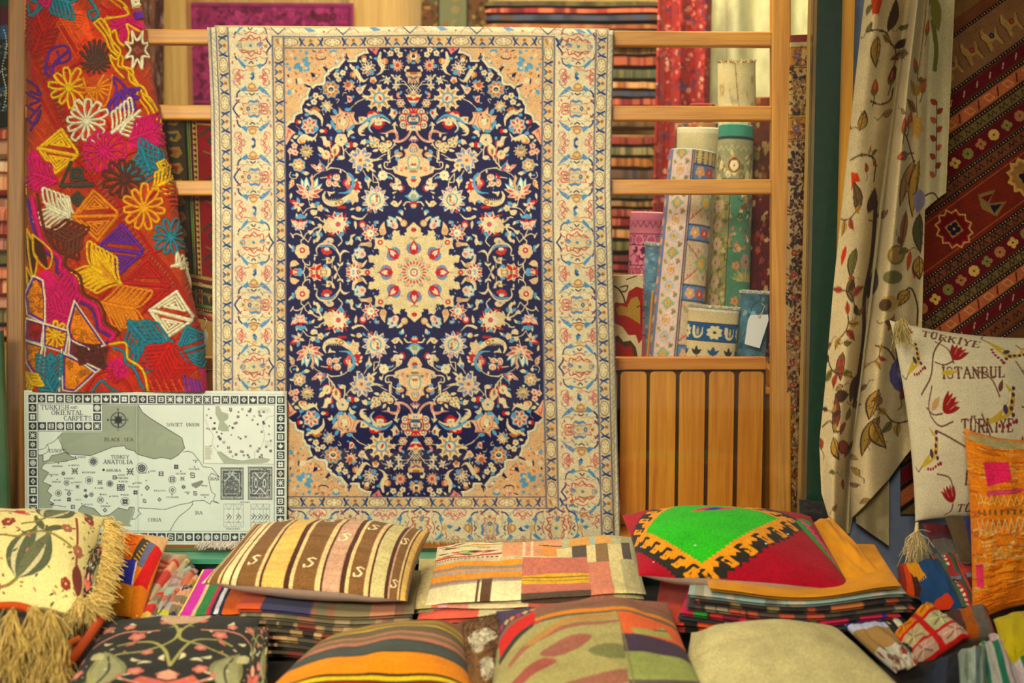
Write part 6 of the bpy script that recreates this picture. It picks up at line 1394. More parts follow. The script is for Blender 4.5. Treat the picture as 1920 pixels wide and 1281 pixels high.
# ------------------------------------------------------------------ the printed map
def themap():
    c = Cv(42, 728, 542, 1024, 4, 'e4e5d8')
    K, G, GR = '3c3a44', 'a4a894', '8a8c80'
    r = random.Random(7)
    def P3(s_): return pp(s_) * [560 / 1920., 320 / 1097.] + [0, 720]      # traced at 3.43x
    c.line(P3('165,56 1840,62 1835,1020 168,1010'), 'b8b6a8', .8, sm=False, closed=True)
    def icon(x, y, s, k, ink, paper, seed):
        q = random.Random(seed); t = q.randrange(9)
        if t == 0: c.ring(x, y, s * .33, paper, s * .12); c.f5(x, y, s * .26, paper, ink)
        elif t == 1: c.petals(x, y, s * .42, 8, paper, rot=0, wid=.6); c.disc(x, y, s * .09, ink)
        elif t == 2: c.line([[x - s * .32, y - s * .32], [x + s * .32, y + s * .32]], paper, s * .12); c.line([[x + s * .32, y - s * .32], [x - s * .32, y + s * .32]], paper, s * .12); c.line([[x, y - s * .35], [x, y + s * .35]], paper, s * .1); c.line([[x - s * .35, y], [x + s * .35, y]], paper, s * .1)
        elif t == 3: c.poly([[x - s * .35, y], [x, y - s * .38], [x + s * .35, y], [x, y + s * .38]], paper); c.poly([[x - s * .18, y], [x, y - s * .2], [x + s * .18, y], [x, y + s * .2]], ink); c.disc(x, y, s * .07, paper)
        elif t == 4: c.f5(x, y, s * .42, paper, ink, 45, 4)
        elif t == 5: c.line([[x + s * .26, y - s * .22], [x - s * .2, y - s * .3], [x - s * .22, y], [x + s * .22, y + s * .02], [x + s * .2, y + s * .3], [x - s * .28, y + s * .24]], paper, s * .13)
        elif t == 6:
            for a in (-1, 1): c.line([[x + a * s * .3, y - s * .3], [x + a * s * .1, y], [x + a * s * .3, y + s * .3]], paper, s * .11); 
            c.line([[x - s * .3, y], [x + s * .3, y]], paper, s * .09); c.disc(x, y - s * .22, s * .08, paper); c.disc(x, y + s * .22, s * .08, paper)
        elif t == 7: c.leaf(x, y + s * .3, x, y - s * .38, s * .34, paper); c.leaf(x, y + s * .3, x - s * .36, y - s * .2, s * .2, paper); c.leaf(x, y + s * .3, x + s * .36, y - s * .2, s * .2, paper)
        else: c.rect(x - s * .32, y - s * .32, x + s * .32, y + s * .32, paper); c.rect(x - s * .16, y - s * .2, x + s * .16, y + s * .2, ink); c.disc(x, y, s * .1, paper)
    def tilei(x, y, s, seed): c.rect(x - s / 2, y - s / 2, x + s / 2, y + s / 2, K); icon(x, y, s, 0, K, 'e4e5d8', seed)
    for i in range(28): tilei(60.5 + 17.25 * i, 747.5 + i * .06, 14.6, i + 3)
    for i in range(15):
        if i: tilei(60.8, 747.5 + 17.25 * i, 14.6, i + 50); tilei(526.5, 749 + 17.25 * i, 14.6, 90 if i == 3 else i + 70)
    for i in range(28): tilei(62 + 17.2 * i, 1006.5, 14.4, i + 120)
    for x, y in ((182, 764.5), (182, 782)): tilei(x, y, 14.4, int(x + y))
    for i in range(7): tilei(78.5 + 17.2 * i, 799, 14.4, i + 160)
    c.line(P3('242,130 242,945 1762,945'), K, .8, sm=False); c.line(P3('242,303 658,303 658,130'), K, .8, sm=False); c.line(P3('242,128 1765,130 1765,945'), K, .8, sm=False)
    c.poly(P3('660,133 890,135 915,180 960,215 1170,345 1187,410 1145,455 1100,482 1040,470 990,480 935,465 880,450 865,430 810,415 800,395 720,405 660,430 620,445 580,460 440,450 400,420 395,390 380,340 398,310 660,308'), G)
    c.line(P3('890,135 915,180 960,215 1170,345 1187,410 1145,455 1100,482 1040,470 990,480 935,465 880,450 865,430 810,415 800,395 720,405 660,430 620,445 580,460 440,450 400,420 395,390 370,340'), K, 1.0, sm=False)
    c.poly(P3('244,455 275,460 275,500 310,490 330,460 375,450 420,440 455,465 495,480 445,490 425,500 360,505 330,500 280,515 262,545 310,570 290,600 270,630 320,650 300,690 330,715 310,750 345,770 330,800 244,800'), G)
    c.line(P3('244,455 275,460 275,500 310,490 330,460 375,450 420,440 455,465 495,480 445,490 360,505 280,515 262,545 310,570 290,600 270,630 320,650 300,690 330,715 310,750 345,770 315,775 420,790'), K, .8, sm=False)
    c.poly(P3('500,810 525,780 560,790 600,800 650,850 700,840 760,795 820,810 830,790 860,795 845,850 830,900 850,915 700,910 600,905 500,860'), G); c.line(P3('500,810 525,780 560,790 600,800 650,850 700,840 760,795 820,810 830,790 860,790 862,810 850,850 845,870 870,865 890,840 905,835 885,810 890,795 985,800 1060,805 1150,775 1225,760 1240,750'), K, .9, sm=False)
    c.poly(P3('1228,640 1300,615 1308,625 1290,650 1260,668 1235,655'), '8c8f84'); c.line(P3('1240,770 1215,800 1150,850 1120,890 1090,945'), K, .9, sm=False)
    c.line(P3('1175,435 1210,430 1240,440 1280,490 1305,530 1360,535 1410,595 1360,570 1340,600 1350,650 1360,690 1385,710 1370,745 1410,765 1360,750 1350,770 1310,745 1240,750 1235,770'), K, .9, sm=False)
    c.line(P3('244,425 285,415 300,390 345,370 372,345 394,320'), K, .8, sm=False); c.line(P3('300,390 310,410 300,440 260,458'), K, .8)
    # compass
    x, y = P3('760,230')[0]
    c.ring(x, y, 13.5, K, 1.1); c.ring(x, y, 15, K, .5)
    for i in range(16): a = math.radians(22.5 * i); L = 17 if i % 4 == 0 else 12 if i % 2 == 0 else 9; c.leaf(x, y, x + L * math.cos(a), y + L * math.sin(a), 2.4, K)
    def tx(s_, X, Y, h, col=K, **k): q = P3([[X, Y]])[0]; text(c, s_, q[0], q[1], h, col, **k)
    for s_, X, Y in (('N', 752, 155), ('S', 752, 285), ('W', 688, 222), ('E', 815, 222)): tx(s_, X, Y, 4.6)
    tx('TURKISH', 262, 136, 8, wr=.8, sp=.22); tx('AND', 450, 144, 4.6, wr=.85); tx('ORIENTAL', 332, 170, 8, wr=.8, sp=.2); tx('CARPETS', 410, 206, 8, wr=.76, sp=.2)
    tx('SOVIET  UNION', 1070, 250, 5.6, wr=.8); tx('BLACK  SEA', 672, 346, 6, wr=.8); tx('EUROPE', 312, 420, 5.6, wr=.8); tx('TURKEY', 712, 458, 5.8, wr=.82); tx('ANATOLIA', 664, 487, 7.6, wr=.78); tx('ANKARA', 680, 546, 4.8, wr=.8)
    tx('IRAN', 1350, 597, 5.4, wr=.75); tx('IRAQ', 1253, 815, 5.8, wr=.8); tx('SYRIA', 947, 861, 5.8, wr=.8); tx('BERGAMA', 1546, 752, 2.4, '6a6a6a', wr=.9, wt=.16); tx('TURKISH KNOT', 1455, 925, 2.6, '6a6a6a', wt=.15); tx('A', 686, 880, 5)
    for s_, X, Y in (('HEREKE', 498, 466), ('BANDIRMA', 332, 524), ('BRUSSA', 455, 518), ('ESKISEHIR', 538, 564), ('BERGAMA', 310, 578), ('DEMIRCI', 422, 603), ('GIORDES', 468, 628), ('AKHISAR', 330, 625), ('MADEN', 758, 580), ('KIRSEHIR', 760, 600), ('SIVAS', 905, 566), ('KARS', 966, 554), ('MUCUR', 775, 622), ('AVANOS', 860, 630), ('KAYSERI', 838, 656), ('LADIK', 622, 664), ('KONYA', 640, 706), ('NIGDE', 786, 708), ('YORUK', 715, 716), ('MALATYA', 1002, 680), ('DIYARBAKIR', 1068, 722), ('ERZURUM', 1130, 570), ('KAGIZMAN', 1214, 540), ('KARS', 1240, 484), ('VAN', 1306, 648), ('HAKKARI', 1288, 706), ('SIIRT', 1185, 690), ('ANTALYA', 532, 770), ('KARAMAN', 645, 780), ('MILAS', 340, 742), ('KULA', 428, 680), ('YAGCI', 480, 740)):
        tx(s_, X, Y, 2.5, '5c5c60', wr=.86, wt=.17, thin=.8)
    for X, Y in ((484, 468), (374, 510), (442, 524), (530, 568), (328, 592), (414, 607), (460, 636), (365, 614), (323, 655), (420, 680), (750, 602), (765, 625), (896, 570), (955, 564), (938, 620), (855, 640), (828, 658), (610, 668), (642, 708), (778, 710), (704, 722), (994, 684), (910, 712), (1105, 710), (1208, 704), (1162, 558), (1250, 530), (1258, 500), (1300, 650), (1318, 725), (522, 770), (686, 766), (382, 746)):
        q = P3([[X, Y]])[0]; c.disc(q[0], q[1], 1.2, K)
    q = P3('664,551')[0]; c.disc(q[0], q[1], 2.4, K)
    for i, (X, Y, s_) in enumerate(((598, 498, 17), (404, 575, 12), (478, 560, 18), (570, 618, 14), (640, 632, 14), (835, 562, 20), (910, 540, 20), (1035, 575, 14), (1132, 530, 13), (1107, 612, 14), (1172, 606, 12), (1238, 584, 15), (425, 635, 10), (495, 660, 10), (735, 600, 12), (704, 640, 12), (945, 666, 15), (870, 696, 13), (802, 755, 16), (928, 750, 11), (1024, 741, 12), (1108, 680, 13), (1180, 660, 12), (1255, 700, 12), (372, 702, 12), (440, 705, 14), (550, 720, 14), (643, 745, 12), (672, 810, 13), (465, 790, 12), (585, 710, 8), (546, 684, 8), (440, 742, 12))):
        q = P3([[X, Y]])[0]; 
        if i % 3 == 0: c.ring(q[0], q[1], s_ * .5, '55555c', .8)
        icon(q[0], q[1], s_ * .95, 0, 'e4e5d8', '5a5a60', i + 200)
    q = P3('774,664')[0]; c.rect(q[0] - 7, q[1] - 6, q[0] + 7, q[1] + 6, K); text(c, 'SG', q[0] - 5.5, q[1] - 4, 8, 'e4e5d8', wr=.6, wt=.2)
    # inset map
    c.rect(*P3('1308,135')[0], *P3('1764,508')[0], 'eceade'); c.line(P3('1308,135 1308,508 1764,512'), GR, .8, sm=False)
    c.poly(P3('1385,140 1410,138 1425,175 1468,190 1468,220 1440,240 1470,270 1472,300 1430,302 1400,290 1410,240 1385,190'), 'b4b6a4'); c.poly(P3('1392,435 1420,430 1480,475 1560,490 1640,475 1700,470 1740,480 1720,500 1680,507 1440,507 1420,480'), 'b4b6a4')
    c.line(P3('1320,220 1340,280 1370,330 1365,380 1400,430 1480,475 1560,490 1630,480 1640,430 1680,400 1700,330 1690,260 1720,210 1760,200'), '9a9a90', .6)
    for i in range(80):
        X, Y = r.uniform(1330, 1750), r.uniform(150, 470)
        if 1380 < X < 1475 and Y < 305: continue
        if Y > 430 and X < 1480: continue
        q = P3([[X, Y]])[0]; icon(q[0], q[1], r.uniform(4.5, 8), 0, 'eceade', '6a6a6c' if i % 3 else '4a4a50', i)
    for i in range(16): q = P3([[1318, 398 + i * 5.5]])[0]; c.line([[q[0], q[1]], [q[0] + r.uniform(9, 14), q[1]]], 'b0a898', .7, sm=False)
    for i in range(5): q = P3([[1655 + (i % 2) * 10, 150 + i * 8]])[0]; c.line([[q[0], q[1]], [q[0] + 22, q[1]]], 'a8a698', .6, sm=False); q = P3([[1705, 360 + i * 9]])[0]; c.line([[q[0], q[1]], [q[0] + 12, q[1]]], 'b0aea0', .6, sm=False)
    # two small rugs
    for X0, X1, Y0_, Y1_ in ((1418, 1568, 533, 742), (1594, 1754, 528, 742)):
        a_, b_ = P3([[X0, Y0_]])[0], P3([[X1, Y1_]])[0]; c.rect(*a_, *b_, '8c8d86'); w_, h_ = b_ - a_
        for k in range(40): c.line([[a_[0] + w_ * k / 40, a_[1]], [a_[0] + w_ * k / 40, a_[1] + 2]], '55555a', .4, sm=False)
        for k, (i0, kk) in enumerate(((.06, 'b8b9b0'), (.1, '5f6060'), (.17, 'b8b9b0'), (.2, '707070'))): c.rect(a_[0] + w_ * i0, a_[1] + h_ * i0, b_[0] - w_ * i0, b_[1] - h_ * i0, kk)
        florets(c, a_[0] + 2, a_[1] + 3, b_[0] - 2, b_[1] - 3, 160, 2.0, ['c4c5bc', '5a5a5c', 'a4a59c'], int(X0))
        m_ = (a_ + b_) / 2
        if X0 < 1500: c.line([[a_[0] + w_ * .2, a_[1] + h_ * .42], [m_[0], a_[1] + h_ * .2], [b_[0] - w_ * .2, a_[1] + h_ * .42]], 'd8d9d0', 1.6, sm=False)
        else:
            for s_ in (-1, 1): c.line([[a_[0] + w_ * .28, m_[1] + s_ * h_ * .32], [m_[0], m_[1] + s_ * h_ * .14], [b_[0] - w_ * .28, m_[1] + s_ * h_ * .32]], 'dfe0d8', 2, sm=False)
            for s_ in (-1, 1): c.disc(m_[0] + s_ * w_ * .17, m_[1], 3, 'dfe0d8', 9); c.disc(m_[0] + s_ * w_ * .17, m_[1], 1.6, '5a5a5c', 6)
    for X0, X1, n_ in ((1440, 1565, 2), (1612, 1735, 3)):
        a_, b_ = P3([[X0, 768]])[0], P3([[X1, 916]])[0]; c.line([a_, [b_[0], a_[1]], b_, [a_[0], b_[1]]], '7a7a7c', .5, sm=False, closed=True); w_, h_ = b_ - a_
        for k in range(1, 2 * n_): x = a_[0] + w_ * k / (2 * n_); c.line([[x, a_[1]], [x, b_[1]]], '7a7a7c', .45, sm=False)
        for yy in (.22, .8): c.line([[a_[0], a_[1] + h_ * yy], [b_[0], a_[1] + h_ * yy]], '7a7a7c', .45, sm=False)
        for k in range(n_):
            x = a_[0] + w_ * (k + .5) / n_
            for d_ in (-3, 0, 3): c.line([[x + d_ - 1.5, m2], [x + d_ + 2, m2 + 3], [x + d_ - 1, m2 + 8]], '4a4a50', 1.0) if (m2 := a_[1] + h_ * .42 + abs(d_)) else None
            c.line([[x - 6, a_[1] + 1], [x, a_[1] + h_ * .24], [x + 6, a_[1] + 1]], '6a6a70', .5); c.line([[x - 6, b_[1] - 1], [x, b_[1] - h_ * .26], [x + 6, b_[1] - 1]], '6a6a70', .5)
    n_ = vnoise(c.H, c.W, (500, 90), 4); c.A *= (1 + .03 * n_)[..., None]
    c.poly(P3('876,60 880,60 882,1000 877,1000'), 'f0f0e4', a=.35)
    return c
cm = themap(); cm.down(2)
st = .72
GX, GY = np.meshgrid(np.arange(45, 538.3, st), np.arange(732, 1021, st))
kx = (GX - 45) / 493.; PX = GX + (GY - 732) / 289. * np.interp(GX, [45, 538], [2, -1]); PY = GY + kx * 1.5
DD = 4.105 - .004 * np.sin(GX / 60.) * .5 - .003 * np.exp(-((GX - 256) / 3.) ** 2) + .004 * np.sin(GY / 70 + 1) + .012 * np.clip((GX - 528) / 10, 0, 1) ** 2 * np.clip((790 - GY) / 60, 0, 1) + .004 * np.clip((740 - GY) / 8., 0, 1)
P = CdA(PX, PY, DD)
MAPM = fabric('printed_paper', rough=.42, bump=.02, scale=60, sheen=0, var=.015)
o = thing('carpet_map', 'printed black and white map of Turkish and oriental carpets propped against the rack', 'map', tuple(Cd(290, 1020, 4.1)))
sheet('map_sheet', P, cm.sample(GX, GY), MAPM, o, t=.0012, edgecol='e8e6da', back='e4e2d6')
# loose fringe of a hidden rug at the sill
mb = MB(); rnd = random.Random(9)
for k in range(170):
    x = rnd.uniform(378, 450); a = Cd(x, 1018 + rnd.uniform(-3, 4), 4.07); V, Fq = tube([a, a + [rnd.uniform(-.008, .002), -.006, .002], a + [rnd.uniform(-.02, .004), -.016 + rnd.uniform(-.006, .004), -.008]], .0012, 4, .0007); mb.add(V, Fq, hx('e8dcc4') * rnd.uniform(.8, 1))
tag(mb.build('loose_fringe', MF), 'loose white wool fringe lying on the green sill below the map corner', 'fringe', kind='stuff')
# ------------------------------------------------------------------ cushions and folded kilims piled in front of the window
def K4(*a): return [Wy(*p) for p in a]
def pillow(name, label, cat, cor, ht, hb, cv, under='8a7660', group=None, **k):
    cs_ = K4(*cor); o = thing(name, label, cat, tuple(sum(cs_) / 4), group)
    cushion(name, cs_, ht, hb, cv, k.pop('mat', MF), o, under, **k); return o
def kil(cols, seed=0, ss=3, axis='x'): return stripes(cols, axis, seed, ss)
bench = thing('display_bench', 'long low bench in front of the window that carries the piles of cushions', 'bench', (0, -.6, 0))
DARK = plain('dark_bench_cloth', '2a241e', .9)
box('bench_top', -1.7, 1.75, -1.5, -.08, .40, .425, DARK, bench)
for x in (-1.6, 1.65):
    for y in (-1.42, -.16): box('leg', x - .03, x + .03, y - .03, y + .03, 0, .40, OAKZ, bench)
# brown striped cushion
def brown():
    c = Cv(0, 0, 100, 100, 6, '7c5a34'); BRN, TAN, YEL, PNK, CRM, GRN, LN = '7a5832', 'd8b880', 'd4ac60', 'c09878', 'dcc48e', 'c4b47c', '4e3020'
    for x0, x1, k in ((0, 4, 'd0b888'), (4, 5.5, LN), (5.5, 7, TAN), (7, 12.5, BRN), (12.5, 14, TAN), (14, 15, LN), (15, 19, CRM), (19, 20, LN), (20, 22.5, CRM), (22.5, 23, LN), (23, 31, BRN), (31, 32.5, TAN), (32.5, 33.5, LN), (33.5, 42, YEL), (42, 44, LN), (44, 45.5, TAN), (45.5, 53.5, BRN), (53.5, 55.5, TAN), (55.5, 56.3, LN), (56.3, 63, PNK), (63, 65, LN), (65, 66.5, TAN), (66.5, 73, BRN), (73, 75, TAN), (75, 76, LN), (76, 83, GRN), (83, 85, LN), (85, 86, PNK), (86, 91, BRN), (91, 92.4, TAN), (92.4, 93.4, LN), (93.4, 97.5, YEL), (97.5, 100, '8a6a3c')):
        c.rect(x0, 0, x1, 100, k)
    for x, y in ((27, 12), (27, 76), (49.5, 22), (50, 78), (59.5, 48), (69.5, 30), (70, 82), (88, 36), (88.5, 84)):
        c.line([[x + 1.8, y - 4], [x + .4, y - 5], [x - 1.2, y - 3.4], [x + 1.3, y + .6], [x + .2, y + 3.6], [x - 1.8, y + 4.4], [x - 2, y + 2]], 'e8d4a4', .95, sm=False, h=.5)
    c.tint(.10, 3, 3, 6); c.grain(.28, 4, .35); return c
pillow('striped_cushion', 'brown, tan and cream striped cushion with small hook motifs, in front of the map corner', 'cushion', ((377, 1096, -.62), (764, 1124, -.64), (808, 995, -.3), (474, 984, -.3)), .056, .058, brown(), 'b49a84', nu=420, nv=200, p=2.2, relief=.002, seed=3, inset=.035, vis=.1)
# green and red cushion
def redgreen():
    c = Cv(0, 0, 100, 100, 6, '9c1026'); OR, BK, GN = 'd8901c', '2e2a22', '30a81c'
    def steps(P4, k, n=16):
        P_ = pp(P4); out = []
        for i in range(len(P_)):
            a, b = P_[i], P_[(i + 1) % len(P_)]
            for t in range(n): q0 = a + (b - a) * t / n; q1 = a + (b - a) * (t + 1) / n; out += [q0, [q1[0], q0[1]]]
        c.poly(out, k)
    top, rt, bt, lf = (40, -14), (80, 34), (34, 103), (2, 46)
    ctr = np.array([40., 42.])
    def ring_(k, col): steps([ctr + (np.array(p) - ctr) * k for p in (top, rt, bt, lf)], col, 20)
    ring_(1.22, BK); ring_(1.0, OR); ring_(.78, GN)
    P4_ = [np.array(p, float) for p in (top, rt, bt, lf)]
    for i in range(4):      # running hooks along each side
        a, b = P4_[i], P4_[(i + 1) % 4]; n_ = 6; d_ = (b - a) / n_; m_ = (ctr - (a + b) / 2); m_ /= np.hypot(*m_)
        for j in range(n_):
            q = a + d_ * (j + .5); u = d_ / np.hypot(*d_) * 3.5; v = -m_ * 3.3
            c.line([q - v * .6, q + v * 1.1, q + v * 1.1 + u * .9, q + v * .3 + u * .9], OR, 2.2, sm=False)
            c.line([q + u * 1.3 + v * .8, q + u * 1.4 - v * 1.2, q - v * 1.2 + u * .5], BK, 1.9, sm=False)
    steps([(34, 34), (43, 24), (56, 22), (48, 32)], 'd8205c', 8); steps([(40, 33), (46, 24), (50, 24), (46, 32)], '20289c', 6)
    c.line('90,18 84,30 88,44 93,58 99,74', '3c8c34', 8, sm=False)
    for k in range(8): y = 20 + 6.6 * k; x = 88 + (k - 2) * 1.6; c.line([[x - 1, y], [x + 2.4, y + 1], [x + 1, y + 4.6], [x + 4, y + 5.2]], 'e0407c', 2.1, sm=False)
    for x, y in ((33, 72), (60, 70), (72, 52), (12, 84), (5, 60)): c.disc(x, y, .5, 'e8e4dc')
    c.tint(.06, 8, 3); c.grain(.25, 4, .35); return c
pillow('red_and_green_cushion', 'crimson cushion with a bright green diamond bordered by orange and black hooks', 'cushion', ((1197, 1076, -.58), (1600, 1110, -.6), (1520, 966, -.2), (1166, 966, -.22)), .062, .062, redgreen(), 'b89e88', nu=420, nv=220, p=2.2, seed=6, inset=.03, vis=.12)
# patchwork flat cushion cover pile
def patch6():
    c = Cv(0, 0, 100, 100, 6, 'd8c08c')
    c.rect(0, 0, 37, 36, 'd8c498'); r = random.Random(2)
    for k in range(26): y = r.uniform(3, 30); x = r.uniform(1, 30); c.leaf(x, y, x + r.uniform(6, 14), y + r.uniform(-2, 4), 2.2, r.choice(['2c2824', 'b84a3c', 'e8dcb8', '8aa03c', '3a302c', 'c8803c']))
    c.rect(0, 0, 37, 4, 'b83c2c'); c.rect(0, 31, 37, 33, 'b0382c'); 
    for k in range(18): c.disc(1 + 2 * k, 35, .7, '3a2420')
    c.rect(37, 0, 62, 36, 'd89a6c'); c.rect(45, 0, 46, 36, 'e8c8a0'); c.rect(48, 0, 49, 36, 'e8c8a0'); c.rect(52, 17, 62, 36, 'dc9448'); c.line('52,16 62,18', '3a2c34', 1.6)
    c.rect(62, 0, 86, 22, 'cf9c54'); c.rect(60, 0, 63, 24, 'b0ac84'); c.rect(72, 0, 74, 22, '9ab0a4'); c.rect(82, 0, 100, 30, 'b4ac80'); c.rect(88, 0, 100, 100, 'a49c74')
    c.rect(58, 22, 92, 50, 'd8c48c')
    for x, k in ((64, '5a4c3c'), (74, '8a6c44'), (88, '54483c')): c.rect(x, 20, x + 6, 50, k)
    c.rect(0, 36, 45, 70, 'dc921e')
    for y, k in ((36, 'c8b088'), (46, '9a8470'), (51, 'b09a84'), (64, '9a8470'), (68, 'b8a488')): c.rect(0, y, 45, y + 4, k)
    c.rect(0, 71, 45, 100, 'e8d8a4'); c.rect(28, 66, 29, 100, '5a3c24'); c.rect(30, 66, 34, 100, '5e4024')
    c.rect(45, 38, 70, 100, 'c4745c'); c.rect(45, 62, 70, 76, 'd8a820'); c.rect(45, 66, 70, 67, '6a4a2c'); c.rect(45, 70.5, 70, 71.5, '6a4a2c'); c.rect(45, 92, 70, 100, '5a4838')
    c.rect(70, 46, 80, 100, 'cf8464'); c.rect(80, 46, 92, 100, 'd0bf84'); c.rect(86, 46, 97, 100, 'b4a878')
    c.tint(.08, 4, 3, .3); c.grain(.2, 4, .4); return c
def zslab(name, label, x0, x1, yf, Yf, Yb, xb0, xb1, t, cv, **k):
    """flat folded cloth: pixel position of the front edge, level depth"""
    FL, FR = Wy(x0, yf[0], Yf), Wy(x1, yf[1], Yf); z = (FL[2] + FR[2]) / 2; dx = k.pop('back', 0)
    BL, BR = np.array([Wy(xb0, 1000, Yb)[0], Yb, FL[2] + dx]), np.array([Wy(xb1, 1000, Yb)[0], Yb, FR[2] + dx])
    return slab(name, label, 'kilim', [FL, FR, BR, BL], t, cv, **k)
zslab('patchwork_kilim_cover', 'flat patchwork kilim cover with orange stripes and salmon squares under the carpet foot', 796, 1212, (1134, 1114), -.55, -.12, 820, 1190, .022, patch6(), back=.018, nu=360, nv=160, seed=2, lump=.004)
zslab('patchwork_kilim_cover', 'patchwork cover with red, pink and grey stripes sticking out left beneath the orange striped one', 768, 1160, (1142, 1138), -.56, -.14, 786, 1180, .018, kil([(14, 'c8b47c'), (3, 'd86a4c'), (4, 'e8a0a0'), (8, 'd08a6c'), (20, 'd8c090'), (10, 'b85a3c'), (20, '8a7a5c'), (10, 'c8743c')], 4), seed=7)
zslab('folded_kilim', 'folded kilim with a salmon red rim lying lowest under the patchwork covers', 782, 1120, (1162, 1150), -.585, -.2, 800, 1150, .02, kil([(30, 'd8644c'), (12, 'd0c08c'), (8, 'b04a3c'), (30, '6a5448')], 5), seed=8)
# pile under the brown striped cushion
lay = [('8a7a54', 'drab olive'), ('6e6448', 'grey-green'), ('9a7c58', 'tan'), ('544a38', 'dark brown'), ('7a4a38', 'red flecked'), ('4e4436', 'charcoal brown'), ('5c4c34', 'umber')]
for i, (k, nm) in enumerate(lay):
    cv = Cv(0, 0, 100, 100, 3, k); r = random.Random(i + 4)
    for j in range(16): x = r.uniform(0, 100); cv.rect(x, 0, x + r.uniform(2, 9), 100, r.choice(['3a3028', 'a88a5c', '7a3a2c', '5a5440', 'c8a070', '484434'] if i > 1 else ['7a7050', 'a08a64', '5a5a44', '94684c']))
    if i == 0: cv.rect(0, 0, 20, 100, 'd05a2c'); cv.rect(20, 0, 44, 100, '44405c'); cv.rect(70, 0, 84, 100, 'c08460')
    zslab('folded_kilim', '%s folded kilim, layer %s under the brown striped cushion' % (nm, ('one', 'two', 'three', 'four', 'five', 'six', 'seven')[i]), 440 + 8 * i, 776 - 3 * i, (1147 + 14 * i, 1154 + 14 * i), -.63 - .006 * i, -.28, 480, 790, .0145, cv, edge=k, seed=20, lump=.0008, sag=lambda S, T: .006 * np.sin(S * 6 + 1) * (1 - T))
zslab('striped_kilim_corner', 'folded kilim corner with green, white, magenta and orange stripes left of the brown striped cushion', 330, 500, (1158, 1146), -.60, -.3, 378, 520, .02, kil([(6, 'e8dc60'), (16, 'c8349c'), (4, 'd8b888'), (10, '2c7a3c'), (4, 'b82848'), (3, '26283c'), (4, 'e8e4e0'), (3, '26283c'), (16, 'd06414'), (4, '2c5a3c'), (20, '3c3444'), (10, 'a84a2c')], 9), seed=4, back=.02)
# pile under the red and green cushion
for i, (ks, nm) in enumerate(((['d89018', 'd89018', 'b8822c', '8a7a54'], 'mustard'), (['a0b4a4', 'a09c80', 'c8bca0', '7c8070'], 'pale green and cream'), (['3a2c28', 'c87a3c', '8a7a4c', '2a2624', 'a84a30'], 'black and orange checked'), (['5a4a40', 'a89878', 'c85a3c', '3c3430'], 'brown'), (['c8184c', '20389c', '28242c', 'c82c28', '3a9a34', '7a1830'], 'brightly coloured red and blue'), (['343234', '4c4844', 'c8bc98', '2a2a30'], 'charcoal'))):
    cv = Cv(0, 0, 100, 100, 3, ks[0]); r = random.Random(i + 14)
    for j in range(22): x = r.uniform(0, 100); cv.rect(x, 0, x + r.uniform(2, 7), 100, r.choice(ks))
    if i == 0: cv.rect(0, 0, 100, 100, 'd8951c'); cv.tint(.15, 20, 3)
    zslab('folded_kilim', nm + ' folded kilim, ' + ('topmost', 'second', 'third', 'fourth', 'fifth', 'lowest')[i] + ' layer under the red and green cushion', (1330, 1290, 1300, 1285, 1275, 1270)[i], (1690, 1700, 1712, 1716, 1690, 1700)[i], (1112 + 11.5 * i, 1108 + 14.5 * i), -.64 - .004 * i, -.25, 1300, 1640, .0135, cv, edge='6e6a5a', seed=30, lump=.001, sag=lambda S, T: .012 * np.sin(S * 5.2 + 2.2) * (1 - T))
zslab('folded_kilim', 'brick red folded kilim end lying beside the patchwork cushion, under the charcoal one', 1222, 1480, (1168, 1196), -.66, -.3, 1240, 1500, .03, kil([(20, 'b8442c'), (6, '2a2420'), (10, 'd0582c'), (14, '5a2420'), (20, '3a3028')], 7), seed=33, lump=.002)
pillow('yellow_kilim', 'mustard yellow kilim flap lying behind the red and green cushion', 'kilim', ((1470, 1112, -.56), (1682, 1104, -.60), (1556, 968, -.16), (1500, 985, -.2)), .012, .004, (lambda c: (c.tint(.14, 25, 3), c)[1])(Cv(0, 0, 100, 100, 3, 'd8941c')), 'a06c20', p=6, lump=.006, seed=3)
pillow('black_wool_cushion', 'black woollen cushion corner poking up behind the red and green cushion', 'cushion', ((1496, 985, -.17), (1570, 990, -.17), (1550, 944, -.09), (1498, 938, -.09)), .018, .015, Cv(0, 0, 100, 100, 2, '24221f'), '24221f', nu=60, nv=40)
